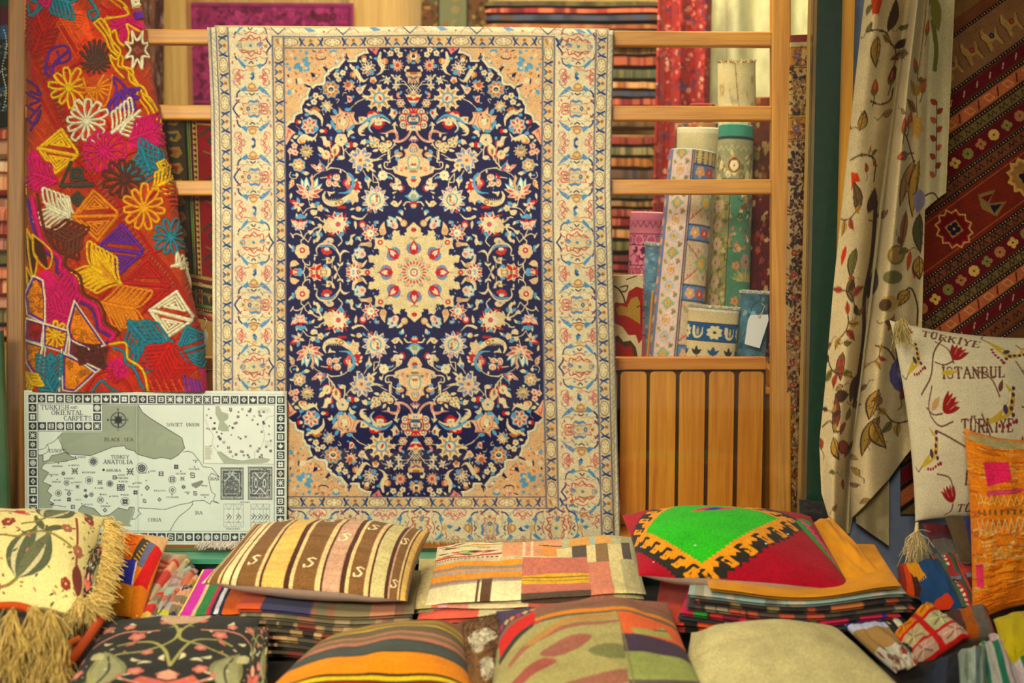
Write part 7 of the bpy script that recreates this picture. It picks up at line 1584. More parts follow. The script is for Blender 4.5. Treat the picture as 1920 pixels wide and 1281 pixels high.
# black floral cushion
def blackfloral():
    c = Cv(0, 0, 100, 100, 6, '2e2c24'); G, PKK, SA, WH = 'a8a05a', 'c87868', 'd89474', 'dcd0a0'
    c.syms = [np.array([[1., 0, 0], [0, 1., 0]]), np.array([[-1., 0, 108], [0, 1., 0]])]
    c.line('54,60 50,44 44,34 34,30 26,34', G, 1.5); c.line('54,20 52,34 40,42 28,46 22,60', G, 1.5); c.line('54,26 50,12 46,8', G, 1.4); c.line('22,60 30,70 44,82 54,88', SA, 1.8); c.line('8,30 18,22 30,18 44,20', SA, 1.2); c.line('4,90 14,80 22,78', G, 1.2)
    c.leaf(24, 86, 20, 40, 19, '8c8a5c', .1); c.leaf(24, 86, 20, 42, 15, 'a09c70', .1); c.line('24,86 17,66 18,50', G, 1); c.line('24,86 28,66 24,48', '3a3624', 1.2); c.line('24,86 22,64 21,48', G, .9); c.leaf(12, 40, 22, 52, 8, 'c8c088'); c.leaf(22, 82, 36, 96, 6, G)
    c.poly('43,72 54,78 54,88 46,84 40,78', 'cf6c58'); c.poly('50,68 54,64 54,76 50,74', 'e0a080')
    for x, y, s_ in ((14, 10, 5), (34, 24, 4.5), (40, 66, 4), (8, 62, 5), (2, 44, 5), (34, 94, 5), (12, 96, 5), (46, 6, 4), (28, 12, 3.5), (42, 44, 3)): c.f5(x, y, s_, PKK, 'e8c8a0', x * 9); c.disc(x, y, s_ * .42, SA)
    for x, y, a in ((36, 50, 40), (30, 34, -60), (16, 28, 20), (8, 78, 60), (44, 94, -20), (28, 4, 60), (50, 48, 80), (38, 84, 10), (4, 20, -40), (32, 74, -80), (46, 56, 160)):
        c.leaf(x, y, x + 7 * math.cos(math.radians(a)), y + 7 * math.sin(math.radians(a)), 2.6, WH if a > 0 else PKK, .2)
    for k in range(30): r = random.Random(k); x, y = r.uniform(0, 54), r.uniform(0, 100); c.leaf(x, y, x + r.uniform(-4, 4), y + r.uniform(-3, 3), 1.5, r.choice([WH, G, PKK, SA]))
    c.poly('42,0 54,0 54,12 48,10', 'c8a880'); c.tint(.06, 8, 2); c.grain(.2, 3, .4); return c
BF = blackfloral()
pillow('black_floral_cushion', 'black cushion with green tulip buds and pink flowers at the lower left', 'cushion', ((100, 1325, -1.1), (470, 1325, -1.12), (488, 1160, -.68), (196, 1166, -.68)), .035, .03, BF, '3a3428', nu=360, nv=220, p=3.2, seed=9, inset=.03, vis=.22)
pillow('floral_cushion', 'second floral cushion with pale leaves just showing right of the black floral cushion', 'cushion', ((440, 1330, -1.1), (500, 1300, -1.08), (505, 1180, -.72), (440, 1176, -.7)), .02, .03, BF, 'b0a070', nu=90, nv=120, p=4, seed=19, inset=.02)
# orange striped cushion
def rows(cols, seed, extra=None, grain=.2):
    c = Cv(0, 0, 100, 100, 6, cols[0][1]); y = 0; tot = sum(k[0] for k in cols)
    for h_, k in cols: c.rect(0, y / tot * 100, 100, (y + h_) / tot * 100 + .5, k); y += h_
    if extra: extra(c)
    c.tint(.07, 6, seed, 4); c.grain(grain, seed, .45); return c
pillow('orange_striped_cushion', 'cushion with wide orange and grey bands and thin yellow stripes, bottom centre-left', 'cushion', ((446, 1352, -1.14), (898, 1340, -1.12), (868, 1170, -.72), (606, 1198, -.74)), .062, .04,
       rows([(7, '8a5c3c'), (7, 'a88a34'), (1, '4a3c24'), (4, '9a7c40'), (1.5, 'd8b428'), (1, '3c3428'), (8, '6c5c40'), (3, 'b07858'), (4, '7c6848'), (4, 'b4785c'), (1, '3c3428'), (11, '4c5046'), (1, '2c2c28'), (18, 'e08c10'), (2, '2c2418'), (4, 'd8b820'), (2, '3c3018'), (24, 'c8281c')], 4), '8a8070', nu=380, nv=220, p=2.2, seed=31, inset=.03, vis=.2)
# brown and white fur
cf = Cv(0, 0, 100, 100, 3, '7a5630'); cf.tint(.3, 16, 5)
for s_ in ('22,36 44,33 56,42 44,47 40,54 30,54', '40,62 54,62 56,76 48,80 42,76', '8,84 26,86 36,96 26,98 8,96'): cf.poly(s_, 'd8cba8', sm=True)
fo = pillow('fur_cushion', 'brown and white animal fur cushion between the orange striped and the patchwork cushions', 'cushion', ((858, 1330, -1.06), (962, 1330, -1.06), (1010, 1142, -.66), (850, 1172, -.66)), .03, .03, cf, '5a4024', nu=120, nv=120, p=3, seed=8)
mb = MB(); rnd = random.Random(12); FC = K4((858, 1330, -1.06), (962, 1330, -1.06), (1010, 1142, -.66), (850, 1172, -.66))
for k in range(2600):
    s_, t_ = rnd.random(), rnd.random(); b_ = FC[0] * (1 - s_) * (1 - t_) + FC[1] * s_ * (1 - t_) + FC[2] * s_ * t_ + FC[3] * (1 - s_) * t_
    f_ = ((1 - abs(2 * s_ - 1) ** 3) * (1 - abs(2 * t_ - 1) ** 3)) ** .55; p0 = b_ + [0, 0, f_ * .03 - .001]; d_ = np.array([rnd.uniform(-.006, .004), -rnd.uniform(.006, .016), rnd.uniform(-.001, .004)])
    V, Fq = tube([p0, p0 + d_ * .5 + [0, 0, .0022], p0 + d_], .0007, 3, .0003); mb.add(V, Fq, cf.sample(s_ * 100, 100 - t_ * 100) * rnd.uniform(.75, 1.15))
tag(mb.build('fur_hair', MF, fo), kind='stuff')
# patchwork cushion bottom centre
def patch8():
    c = Cv(0, 0, 100, 100, 6, '9c9460')
    c.rect(0, 0, 100, 30, '8a5c44'); c.rect(26, 17, 100, 19, '7a6a48'); c.rect(26, 19, 100, 24, 'dc8418'); c.rect(26, 24, 100, 27, '6a5c40'); c.rect(26, 0, 100, 5, '94604a')
    c.poly('0,0 27,0 27,8 12,12 0,22', '4a3450')
    for k in range(7): c.poly([[k * 4, 3 + (6 - k)], [k * 4 + 2.4, 0 + (6 - k)], [k * 4 + 4, 4 + (6 - k)], [k * 4 + 2, 8 + (6 - k)]], ['d8841c', 'b83428', 'c8b46c'][k % 3])
    c.poly('4,24 27,9 27,24 14,38 6,44', 'c82418'); c.poly('5,44 16,32 27,24 27,28 16,40 6,50', '343a2c'); c.disc(28, 27, 2, 'b84a3c')
    c.poly('6,50 16,40 27,28 62,26 64,100 0,100', 'a89c64')
    for s_, k in (('14,54 34,38 60,36 60,39 36,42 16,58', 'a06a50'), ('30,56 40,48 50,50 46,58 38,62 30,60', '9c6450'), ('6,84 20,70 30,62 36,66 26,74 16,84 8,92', 'a05c4c'), ('48,62 56,58 62,62 62,72 54,70', '7c7a4c'), ('22,46 40,30 60,28 60,33 40,36 26,48', 'b88a4c'), ('20,92 40,84 62,82 62,92 40,94', '9c6a54')): c.poly(s_, k, sm=True)
    c.poly('62,26 100,30 100,54 62,52', 'd86834'); c.poly('66,44 78,41 84,34 86,38 88,46 78,48 68,50', 'a8a45c'); c.line('78,41 86,37', '2c2c24', 1.2)
    c.rect(62, 50, 100, 68, '4c3a48'); c.rect(62, 66, 100, 92, '9ca05c'); c.rect(62, 90, 100, 100, '6a5c54'); c.line('62,26 64,100', '8a7c50', .6, sm=False)
    c.tint(.08, 6, 7, 3); c.grain(.22, 4, .45); return c
pillow('patchwork_cushion', 'patchwork cushion of orange, purple, olive and red kilim pieces at the bottom centre', 'cushion', ((916, 1345, -1.14), (1318, 1292, -1.08), (1252, 1132, -.66), (930, 1150, -.68)), .062, .045, patch8(), '3c342c', nu=380, nv=220, p=2.2, seed=41, inset=.02, vis=.24)
ccm = Cv(0, 0, 100, 100, 4, 'd2c48a'); ccm.tint(.06, 30, 4); ccm.tint(.05, 5, 6); ccm.grain(.2, 3, .5); ccm.disc(50, 22, .6, '4a3c24'); ccm.line('0,55 60,48 100,56', 'c4b47a', 3, a=.4)
pillow('plain_cream_cushion', 'plain pale cream felt cushion at the bottom right', 'cushion', ((1262, 1335, -1.12), (1716, 1318, -1.1), (1566, 1178, -.68), (1296, 1188, -.68)), .058, .04, ccm, '6a6250', nu=300, nv=200, p=2.3, seed=51, inset=.02)

# ------------------------------------------------------------------ left end
def tulips():
    c = Cv(0, 0, 100, 100, 6, 'dfcf8c'); A, R_, OL, PI = '5a5c3c', '8c3c2c', '8a7a3c', 'b87060'
    for x, y, s_ in ((52, 62, 1.0), (64, 14, .8), (8, 44, .9)):
        c.rot(x, y, 20, s_); c.leaf(0, 22, 0, -26, 30, '5c6044'); c.leaf(0, 22, -2, -26, 20, 'c8bc8c'); c.leaf(0, 22, -6, -24, 9, '5c6044'); c.leaf(0, 22, 5, -24, 8, '6c6c4c'); c.line('0,22 -4,30 -12,36', OL, 2.4); c.leaf(0, -20, 12, -34, 5, A); c.leaf(0, -20, -12, -32, 5, A); c.ident()
    c.line('0,30 16,20 34,18 48,26', PI, 2.4); c.line('30,48 44,50 60,44 80,50', OL, 1.8); c.line('78,20 84,44 88,70', R_, 2)
    for x, y, s_ in ((18, 12, 6), (38, 8, 5), (36, 34, 7), (74, 36, 6), (26, 66, 8), (86, 50, 7), (80, 80, 7), (88, 14, 7), (30, 90, 6), (6, 84, 6)): c.f5(x, y, s_ * .72, R_ if int(x) % 4 < 2 else 'a06848', 'e0b870', x * 7, 6)
    c.leaf(40, 16, 46, 24, 6, 'b83c2c'); c.poly('0,48 10,46 20,56 18,76 8,80 0,74', '74744c', sm=True); c.leaf(-4, 52, 12, 60, 9, 'd8b030'); c.leaf(88, 60, 94, 86, 12, '7a3c2c'); c.leaf(82, 0, 90, 12, 8, '6a5c3c')
    for k in range(130): r = random.Random(k + 70); x, y = r.uniform(0, 100), r.uniform(0, 100); c.leaf(x, y, x + r.uniform(-4, 4), y + r.uniform(-4, 4), 1.6, r.choice([R_, OL, PI, A]))
    c.grain(.15, 3, .5); return c
tc = pillow('tulip_cushion', 'cream cushion with dark tulips and red blossoms and a wool fringe, far left', 'cushion', ((-60, 1130, -.74), (150, 1150, -.76), (196, 972, -.42), (-60, 966, -.4)), .062, .05, tulips(), 'c8b070', nu=300, nv=200, p=2.4, seed=61, inset=.03, vis=.1)
def tassels(name, parent, starts, dirs, n, L, col, seed, spread=.012, r0=.0010):
    """bunches of wool strands"""
    mb = MB(); r = random.Random(seed)
    for (s0, d0) in zip(starts, dirs):
        s0 = np.asarray(s0, float); d0 = np.asarray(d0, float); d0 = d0 / np.linalg.norm(d0)
        for k in range(n):
            a = s0 + np.array([r.gauss(0, spread * .25) for _ in range(3)]); l = L * r.uniform(.7, 1.15)
            e = a + d0 * l + np.array([r.gauss(0, spread) for _ in range(3)]); m_ = (a + e) / 2 + np.array([r.gauss(0, spread * .35) for _ in range(3)]) + [0, 0, l * .06]
            V, Fq = tube([a, (a + m_) / 2 + [0, 0, .001], m_, (m_ + e) / 2, e], r0, 4, r0 * .6); mb.add(V, Fq, hx(col) * r.uniform(.72, 1.06))
    return mb.build(name, MF, parent)
edge = [Wy(150 + 46 * t + 12 * math.sin(t * 3), 1150 - 178 * t, -.76 + .34 * t) for t in np.linspace(0, 1, 44)]
tassels('fringe', tc, edge, [(.55 + .3 * math.sin(i * 1.7), -.35, -.42) for i in range(44)], 26, .05, 'ecca78', 4, .009)
tassels('tassel', tc, [Wy(150, 1122, -.78), Wy(144, 1138, -.79), Wy(160, 1130, -.78)], [(.3, -.5, -.8), (-.2, -.5, -.8), (.9, -.4, -.3)], 70, .05, 'eccc7c', 5, .012)
uc = pillow('fringed_cushion', 'dark cushion with rust orange piping and thick wool tassels under the tulip cushion', 'cushion', ((-60, 1330, -.98), (110, 1330, -.98), (190, 1166, -.7), (-60, 1150, -.7)), .03, .03, kil([(20, '2c2c34'), (10, '4a3428'), (20, '3a4030'), (10, '6a4028')], 3), '2c2824', nu=120, nv=90, seed=71)
def piping(parent, pts, r, col, name='piping'):
    V, Fq = tube(smooth(np.array(pts), False, 8), r, 8); return mesh(name, V, Fq, MF, parent, np.tile(hx(col), (len(V), 1)))
piping(uc, K4((-20, 1138, -.80), (30, 1136, -.80), (66, 1146, -.80)), .008, 'b8501c'); piping(uc, K4((190, 1160, -.78), (170, 1190, -.84), (140, 1230, -.92), (110, 1262, -.97)), .0095, 'b04c1c'); piping(uc, K4((150, 1198, -.86), (122, 1212, -.88), (104, 1222, -.9)), .008, 'c06428')
piping(tc, K4((158, 1016, -.55), (148, 1060, -.60), (136, 1110, -.68), (132, 1130, -.72)), .008, 'a84c1c')
tp = [(20, 1150), (60, 1142), (96, 1150), (40, 1185), (84, 1185), (118, 1200), (30, 1225), (76, 1228), (110, 1242), (60, 1260), (10, 1200)]
tassels('tassel', uc, [Wy(x, y, -.98) for x, y in tp], [(.25 * math.sin(i), -.2, -1) for i in range(len(tp))], 90, .058, 'e4c270', 6, .014)
pillow('small_floral_cushion', 'narrow stack of white and rust floral cloth edges seen behind the long fringe at left', 'cushion', ((142, 1120, -.70), (176, 1135, -.72), (196, 1030, -.52), (160, 1010, -.5)), .018, .02, BF, 'd8ccb0', nu=60, nv=60, seed=5)
# patchwork cushion and leaning covers behind
def patch2():
    c = Cv(0, 0, 100, 100, 5, 'd8761c'); c.rect(0, 0, 60, 12, 'e0d0b0'); c.poly('55,0 100,0 100,34 62,20', 'cca474'); c.poly('0,10 60,12 74,42 60,46 0,44', 'd8701c')
    for k in range(16): r = random.Random(k); c.line([[r.uniform(2, 50), 14 + k * 1.8], [r.uniform(4, 56), 15 + k * 1.8]], 'a8281c', 1)
    c.poly('60,18 74,22 66,50 50,46', '4a4438'); [c.line([[55 + k * 2.4, 44 - k * 4], [64 + k * 2, 47 - k * 4]], 'dca42c', 1.4) for k in range(7)]
    c.poly('70,22 82,24 74,52 62,48', '6a6a7c'); c.poly('82,24 100,28 92,66 62,68 72,50', 'c02420'); c.poly('0,44 60,46 60,70 0,68', '3c3c9c'); c.line('60,48 60,68', 'e0d8e0', 2); c.poly('0,66 28,68 30,100 0,100', '2a2620'); c.poly('26,68 66,70 66,100 28,100', 'd88c1c'); c.poly('64,70 100,66 100,100 64,100', 'c8741c'); c.grain(.25, 3, .5); return c
pillow('patchwork_kilim_cushion', 'orange, blue and red patchwork kilim cushion standing between the tulip cushion and the map', 'cushion', ((196, 1150, -.50), (264, 1168, -.52), (318, 1010, -.30), (196, 986, -.30)), .022, .02, patch2(), 'c08a4c', nu=160, nv=160, p=3, seed=81)
for i, ks in enumerate((['c8946c', 'b8a080', 'c04a3c', 'd8a078'], ['a8a07c', 'c8342c', 'd8b45c', '8a7c60'], ['b09c8c', 'a8b49c', '9c7c74', '6e6654'], ['c87454', 'c8bc3c', 'b0a89c', 'a84a3c'], ['8a7a5c', 'd8a47c', '3a3a5c', 'c08c3c'])):
    cv = Cv(0, 0, 100, 100, 3, ks[0]); r = random.Random(i + 44); y = 0
    while y < 100: h_ = r.uniform(3, 14); cv.rect(0, y, 100, y + h_, r.choice(ks)); y += h_
    cv.line('20,40 60,30 50,50 80,44', ks[2], 4, sm=False)
    dx = 20 * i
    pillow('leaning_kilim_cover', ('salmon coloured leaning kilim cover, first right of the orange and blue patchwork cushion', 'cream and red leaning kilim cover, second from the patchwork cushion', 'grey leaning kilim cover in the middle of the leaning row', 'yellow tipped leaning kilim cover, fourth from the patchwork cushion', 'tan leaning kilim cover nearest the brown striped cushion')[i], 'kilim', ((232 + dx, 1160, -.50 - .008 * i), (262 + dx, 1166, -.52 - .008 * i), (352 + i * 7, 1042 + 9 * i, -.24), (296 + i * 9, 1034 + 9 * i, -.24)), .011, .011, cv, 'b0a48c', nu=70, nv=110, p=5, seed=90 + i, inset=.02)

# ------------------------------------------------------------------ right end
def istanbul():
    c = Cv(0, 0, 100, 100, 6, 'cdc09c'); RD_T, YG, BN, PU = '8c2420', 'b89c3c', '6a4438', '5a3048'
    c.tint(.03, 3, 2, 9)
    def tulip(x, y, a, s_=1.0):
        c.rot(x, y, a, s_)
        for b in (-24, -12, 0, 12, 24): c.leaf(0, 5, 9 * math.sin(math.radians(b * 1.6)), -6 - 3 * math.cos(math.radians(b * 3)), 3.6, RD_T)
        c.line('-1,0 -2,-7', 'c88070', .5); c.line('2,0 3,-7', 'c88070', .5); c.line('0,6 -4,12 -10,14', BN, .9); c.ident()
    def crescent(x, y, a, s_=1.0):
        c.rot(x, y, a, s_); c.line('-14,8 -6,6 4,2 8,-6 4,-14', YG, 2, wm=7, w2=.8); c.line('-2,5 5,-2 7,-8', 'e0d0a0', 1); c.disc(1, 2, 2, '4a3c54', 3)
        for k in range(6): c.disc(8 + 2.2 * math.cos(k), -10 + 4 * k, 1.5, PU); c.disc(-6 + 3 * k, 11 + math.sin(k), 1.2, '8c2c30')
        c.line('-14,8 -20,10 -24,6', BN, .9); c.ident()
    for s_, x, y, a in (('TÜRKİYE', 24, 8, 7), ('İSTANBUL', 30, 31, -6), ('TÜRKİYE', 38, 53, -4), ('İST.', 38, 76, -3), ('TÜRKİYE', 34, 93, 2), ('İSTANBUL', 78, 46, -4)): text(c, s_, x, y - 4, 5.2, BN, wr=.66, sp=.2, wt=.16, ang=a, shear=.18)
    for x, y, a in ((40, 19, 30), (32, 44, 50), (84, 34, 20), (50, 64, 100), (30, 84, -20), (84, 10, 60), (74, 60, 30), (12, 8, 40)): tulip(x, y, a, .78)
    for x, y, a, s_ in ((14, 24, -20, .62), (66, 13, 60, .66), (62, 42, -10, .7), (18, 62, -10, .64), (74, 70, 30, .6), (58, 86, 0, .6), (84, 20, 0, .5)): crescent(x, y, a, s_)
    for s_ in ('30,12 36,16 38,24', '24,36 20,46 26,52 34,50', '48,26 56,30 60,38', '70,20 76,28 82,30', '22,72 30,74 32,82', '50,46 54,56 50,62'): c.line(s_, BN, .7)
    c.line('16,40 24,32 28,20 34,10', BN, .8); c.line('24,54 30,56 40,60', BN, .8); c.leaf(22, 46, 28, 40, 3, 'b89060'); c.leaf(30, 30, 40, 28, 2.4, YG); c.leaf(60, 36, 62, 30, 2.4, BN); c.grain(.08, 2, .4); return c
ic = thing('istanbul_cushion', 'cream cushion printed with tulips and the words Istanbul and Türkiye, standing at right', 'cushion', tuple(Wy(1820, 975, -.3)))
cor = K4((1716, 978, -.34), (1975, 990, -.34), (1975, 632, -.22), (1668, 600, -.22))
cushion('istanbul_cushion', cor, .06, .05, istanbul(), MF, ic, 'c8bc98', p=2.3, inset=.07, nu=340, nv=340, seed=13, up=(-.1, -1, .25), lump=.004)
tassels('tassel', ic, [Wy(1684, 604, -.30), Wy(1692, 602, -.31)], [(.1, -.25, -1)] * 2, 90, .042, 'c8b070', 8, .008)
def hang_tassel(parent, p, L, col, seed):
    p = np.asarray(p, float); tt = tassels('tassel', parent, [p + [0, 0, -.012]] * 2, [(0, -.05, -1)] * 2, 150, L, col, seed, .013)
    V, Fq = tube([p + [0, 0, .012], p, p - [0, 0, .010], p - [0, 0, .016]], .0035, 8, .006); mesh('tassel_knot', V, Fq, MF, tt, np.tile(hx(col), (len(V), 1)))
hang_tassel(ic, Wy(1719, 990, -.38), .052, 'e4cc94', 9)
def orangec():
    c = Cv(0, 0, 100, 100, 5, 'd8801c'); r = random.Random(6)
    for k in range(320):
        y = r.uniform(0, 100); x = r.uniform(-5, 95); kk = r.choice(['e09428', 'c86c14', 'dca458', 'd08830', 'b8641c']); c.line([[x, y], [x + 6, y + r.uniform(-1, 1)], [x + 14, y]], kk, 1.1, h=.6)
    for k in range(40): c.line([[r.uniform(0, 60), r.uniform(2, 10)], [r.uniform(20, 90), r.uniform(2, 12)]], 'a8a070', .7, h=.5)
    c.poly('22,22 46,20 48,30 24,34', 'd8305c'); c.line('24,37 56,35', 'c85060', 2.5)
    for k in range(16): x = 10 + k * 6; c.line([[x, 38], [x + 3, 42], [x + 6, 38]], 'e0a850', 1.2, sm=False, h=.7); c.disc(x + 3, 45, 1.4, '7c5c38'); c.line([[x, 48], [x + 3, 54], [x + 6, 48]], 'd8b070', 1, sm=False, h=.7)
    for k in range(60): x, y = r.uniform(5, 100), r.uniform(54, 66); c.line([[x, y], [x + 3, y + r.uniform(-2, 2)]], r.choice(['dcc08c', 'b88a4c', 'c89c60']), .9, h=.5)
    c.poly('6,66 16,66 18,78 8,76', 'd84060'); c.rect(0, 80, 100, 100, 'cc6c10', a=.5); c.tint(.08, 6, 3); c.grain(.3, 3, .5); return c
oc = thing('orange_cushion', 'shaggy orange kilim cushion with pink patch leaning against the Istanbul cushion', 'cushion', tuple(Wy(1880, 1165, -.5)))
cor = K4((1822, 1172, -.56), (1980, 1130, -.56), (1975, 822, -.42), (1806, 802, -.42))
cushion('orange_cushion', cor, .05, .04, orangec(), MF, oc, 'b8681c', p=2.4, inset=.07, nu=260, nv=380, seed=23, up=(-.1, -1, .2), lump=.006, relief=.004)
lime = Cv(0, 0, 100, 100, 4, 'c8b418'); r = random.Random(1)
for k in range(40): x, y = r.uniform(0, 100), r.uniform(0, 100); lime.line([[x, y], [x + r.uniform(-12, 12), y + 9]], r.choice(['a89410', 'dccc48', 'a8a060', 'b8a820']), 1.6)
pillow('lime_yellow_cushion', 'lime yellow cushion at the right edge below the orange cushion', 'cushion', ((1880, 1250, -.82), (1990, 1300, -.84), (1990, 1150, -.55), (1862, 1162, -.6)), .045, .03, lime, '9a8a2c', nu=160, nv=120, seed=24)
# folded kilims at right
def rk(name, label, q, ht, cols, seed, axis='x', extra=None, under='8a8068', p=5, **k):
    cv = stripes(cols, axis, seed, 4)
    if extra: extra(cv)
    return pillow(name, label, 'kilim', q, ht, ht, cv, under, nu=k.pop('nu', 140), nv=k.pop('nv', 140), p=p, seed=seed, inset=.02, **k)
def ex_blue(c): c.poly('40,78 70,70 76,84 60,100 20,100', 'c8441c'); c.poly('0,0 34,0 40,40 20,44 0,30', 'c88a1c'); [c.rect(16 + 5 * k, 38, 18.5 + 5 * k, 46, 'c88a1c') for k in range(5)]
rk('blue_kilim', 'folded kilim with mustard corner, navy blue body and red end, right of the blue wall', ((1734, 1150, -.56), (1808, 1142, -.56), (1758, 1046, -.40), (1698, 1056, -.40)), .008, [(100, '24486c')], 3, extra=ex_blue)
def ex_dots(c): [c.rect(44, 4 + 8 * k, 54, 8 + 8 * k, 'dcd0b0') for k in range(12)]
rk('dotted_stripe_kilim', 'grey green kilim with red stripes and a row of cream dashes beside the blue kilim', ((1796, 1142, -.55), (1838, 1136, -.55), (1788, 1034, -.36), (1742, 1042, -.37)), .008, [(3, '2c2c2c'), (5, 'b83c28'), (9, '5a6450'), (6, 'b02c24'), (6, '4a5444'), (4, 'c0442c'), (4, '34342c')], 4, extra=ex_dots)
rk('grey_blanket', 'folded blanket in faded red and grey under the Istanbul cushion', ((1790, 1100, -.48), (1870, 1110, -.48), (1880, 985, -.26), (1728, 984, -.26)), .012, [(20, '7c2c30'), (6, '5a3438'), (14, '6a6258'), (10, '8c7c74'), (12, 'a0403c'), (4, '6c8490'), (10, '6a2428')], 5, 'y')
rk('woven_cushion_cover', 'blue, white and pink woven cover showing between the Istanbul and orange cushions', ((1800, 1050, -.44), (1880, 1062, -.44), (1880, 975, -.34), (1770, 968, -.34)), .016, [(20, '5a4a34'), (8, '34406c'), (6, 'd8d0d8'), (10, 'c83c5c'), (6, '34406c'), (10, 'c83c50')], 6, 'x')
rk('orange_fringed_kilim', 'small dark kilim with orange red tufts left of the blue kilim', ((1688, 1108, -.5), (1742, 1130, -.52), (1722, 1058, -.38), (1682, 1062, -.38)), .012, [(8, '8c2c14'), (6, 'c84a18'), (8, '4a2418'), (6, 'b0401c')], 7)
def ex_pw(c):
    for x, y, k in ((6, 6, 'c8781c'), (6, 37, 'b8a478'), (6, 68, 'c09c84'), (54, 6, 'd08418'), (54, 37, 'b8b080'), (54, 68, 'c8a088')):
        c.rect(x, y, x + 40, y + 26, k)
        for j in range(7): a = random.Random(j + x).uniform(-1, 1); c.line([[x + 20, y + 13], [x + 20 + 17 * math.cos(j * .9), y + 13 + 11 * math.sin(j * .9)]], np.clip(hx(k) * (.7 if j % 2 else 1.15), 0, 1), 2.4, h=1)
rk('red_patchwork_kilim', 'red framed patchwork of orange and beige yarn squares, lower right', ((1716, 1262, -.80), (1822, 1192, -.72), (1738, 1128, -.60), (1672, 1196, -.70)), .022, [(100, 'b82018')], 8, extra=ex_pw, under='6a1c18', p=4, relief=.003)
def ex_bw(c): c.rect(0, 0, 100, 34, 'c8c8d4'); [c.rect(0, 4 + 6 * k, 100, 7 + 6 * k, '3440a0') for k in range(4)]; c.rect(0, 34, 100, 62, 'a8844c'); florets(c, 0, 62, 100, 100, 40, 8, ['8c3c24', 'a88a6c', '6a4c3c'], 3)
rk('blue_and_white_kilim', 'kilim strip with blue and white blocks emerging right of the plain cream cushion', ((1680, 1262, -.88), (1722, 1246, -.86), (1652, 1160, -.60), (1568, 1160, -.60)), .012, [(100, 'c8c0a8')], 9, extra=ex_bw)
rk('dark_fringed_kilim', 'black and cream kilim end between the cream cushion and the red patchwork', ((1700, 1232, -.78), (1740, 1222, -.76), (1680, 1142, -.56), (1600, 1146, -.56)), .012, [(4, 'c8c0a0'), (5, '2a2824'), (3, 'd8d0b0'), (6, '34302c')], 10)
for i, (q, cols, lab) in enumerate(((((1800, 1290, -.98), (1850, 1310, -1.0), (1850, 1210, -.74), (1796, 1226, -.78)), [(10, '94a08c'), (6, 'a8b4a0'), (4, '5c6c64'), (8, '8c9a88')], 'sage green folded cover at the lower right corner'),
        (((1850, 1310, -.98), (1920, 1330, -1.0), (1880, 1200, -.70), (1834, 1212, -.72)), [(4, 'd8c030'), (4, '2c8068'), (8, 'c8c4b4'), (6, '1c7a5c'), (10, 'c8b4ac')], 'teal, yellow and white folded cover left of the lime cushion'),
        (((1890, 1320, -.96), (1990, 1340, -.98), (1920, 1205, -.68), (1852, 1188, -.66)), [(10, 'c8b0ac'), (12, 'd8c8c4'), (10, '2c7c3c'), (10, 'c8bcb0')], 'pink grey and green folded cover beneath the lime cushion'),
        (((1700, 1330, -.98), (1810, 1330, -.98), (1800, 1215, -.72), (1736, 1262, -.78)), [(10, '1c2430'), (6, '2c3444'), (10, '181c24')], 'dark navy folded cover below the red patchwork'),
        (((1790, 1200, -.66), (1870, 1195, -.66), (1850, 1140, -.56), (1770, 1150, -.56)), [(10, '5a3c34'), (6, 'a85c1c'), (8, '6e6458'), (5, '8c4a3c')], 'brown and rust folded cover under the tip of the orange cushion'))):
    rk('folded_cover', lab, q, .018, cols, 60 + i, nu=70, nv=70)
# supporting pile under the right-hand goods
pillow('under_pile_kilim', 'thick dark folded kilims under the goods at the right end', 'kilim', ((1640, 1300, -.9), (2040, 1300, -.9), (2040, 1090, -.16), (1640, 1090, -.16)), .02, .02, kil([(10, '2a2420'), (8, '4a2c24'), (10, '1f2430')], 3), '2a2420', nu=60, nv=60, p=8)

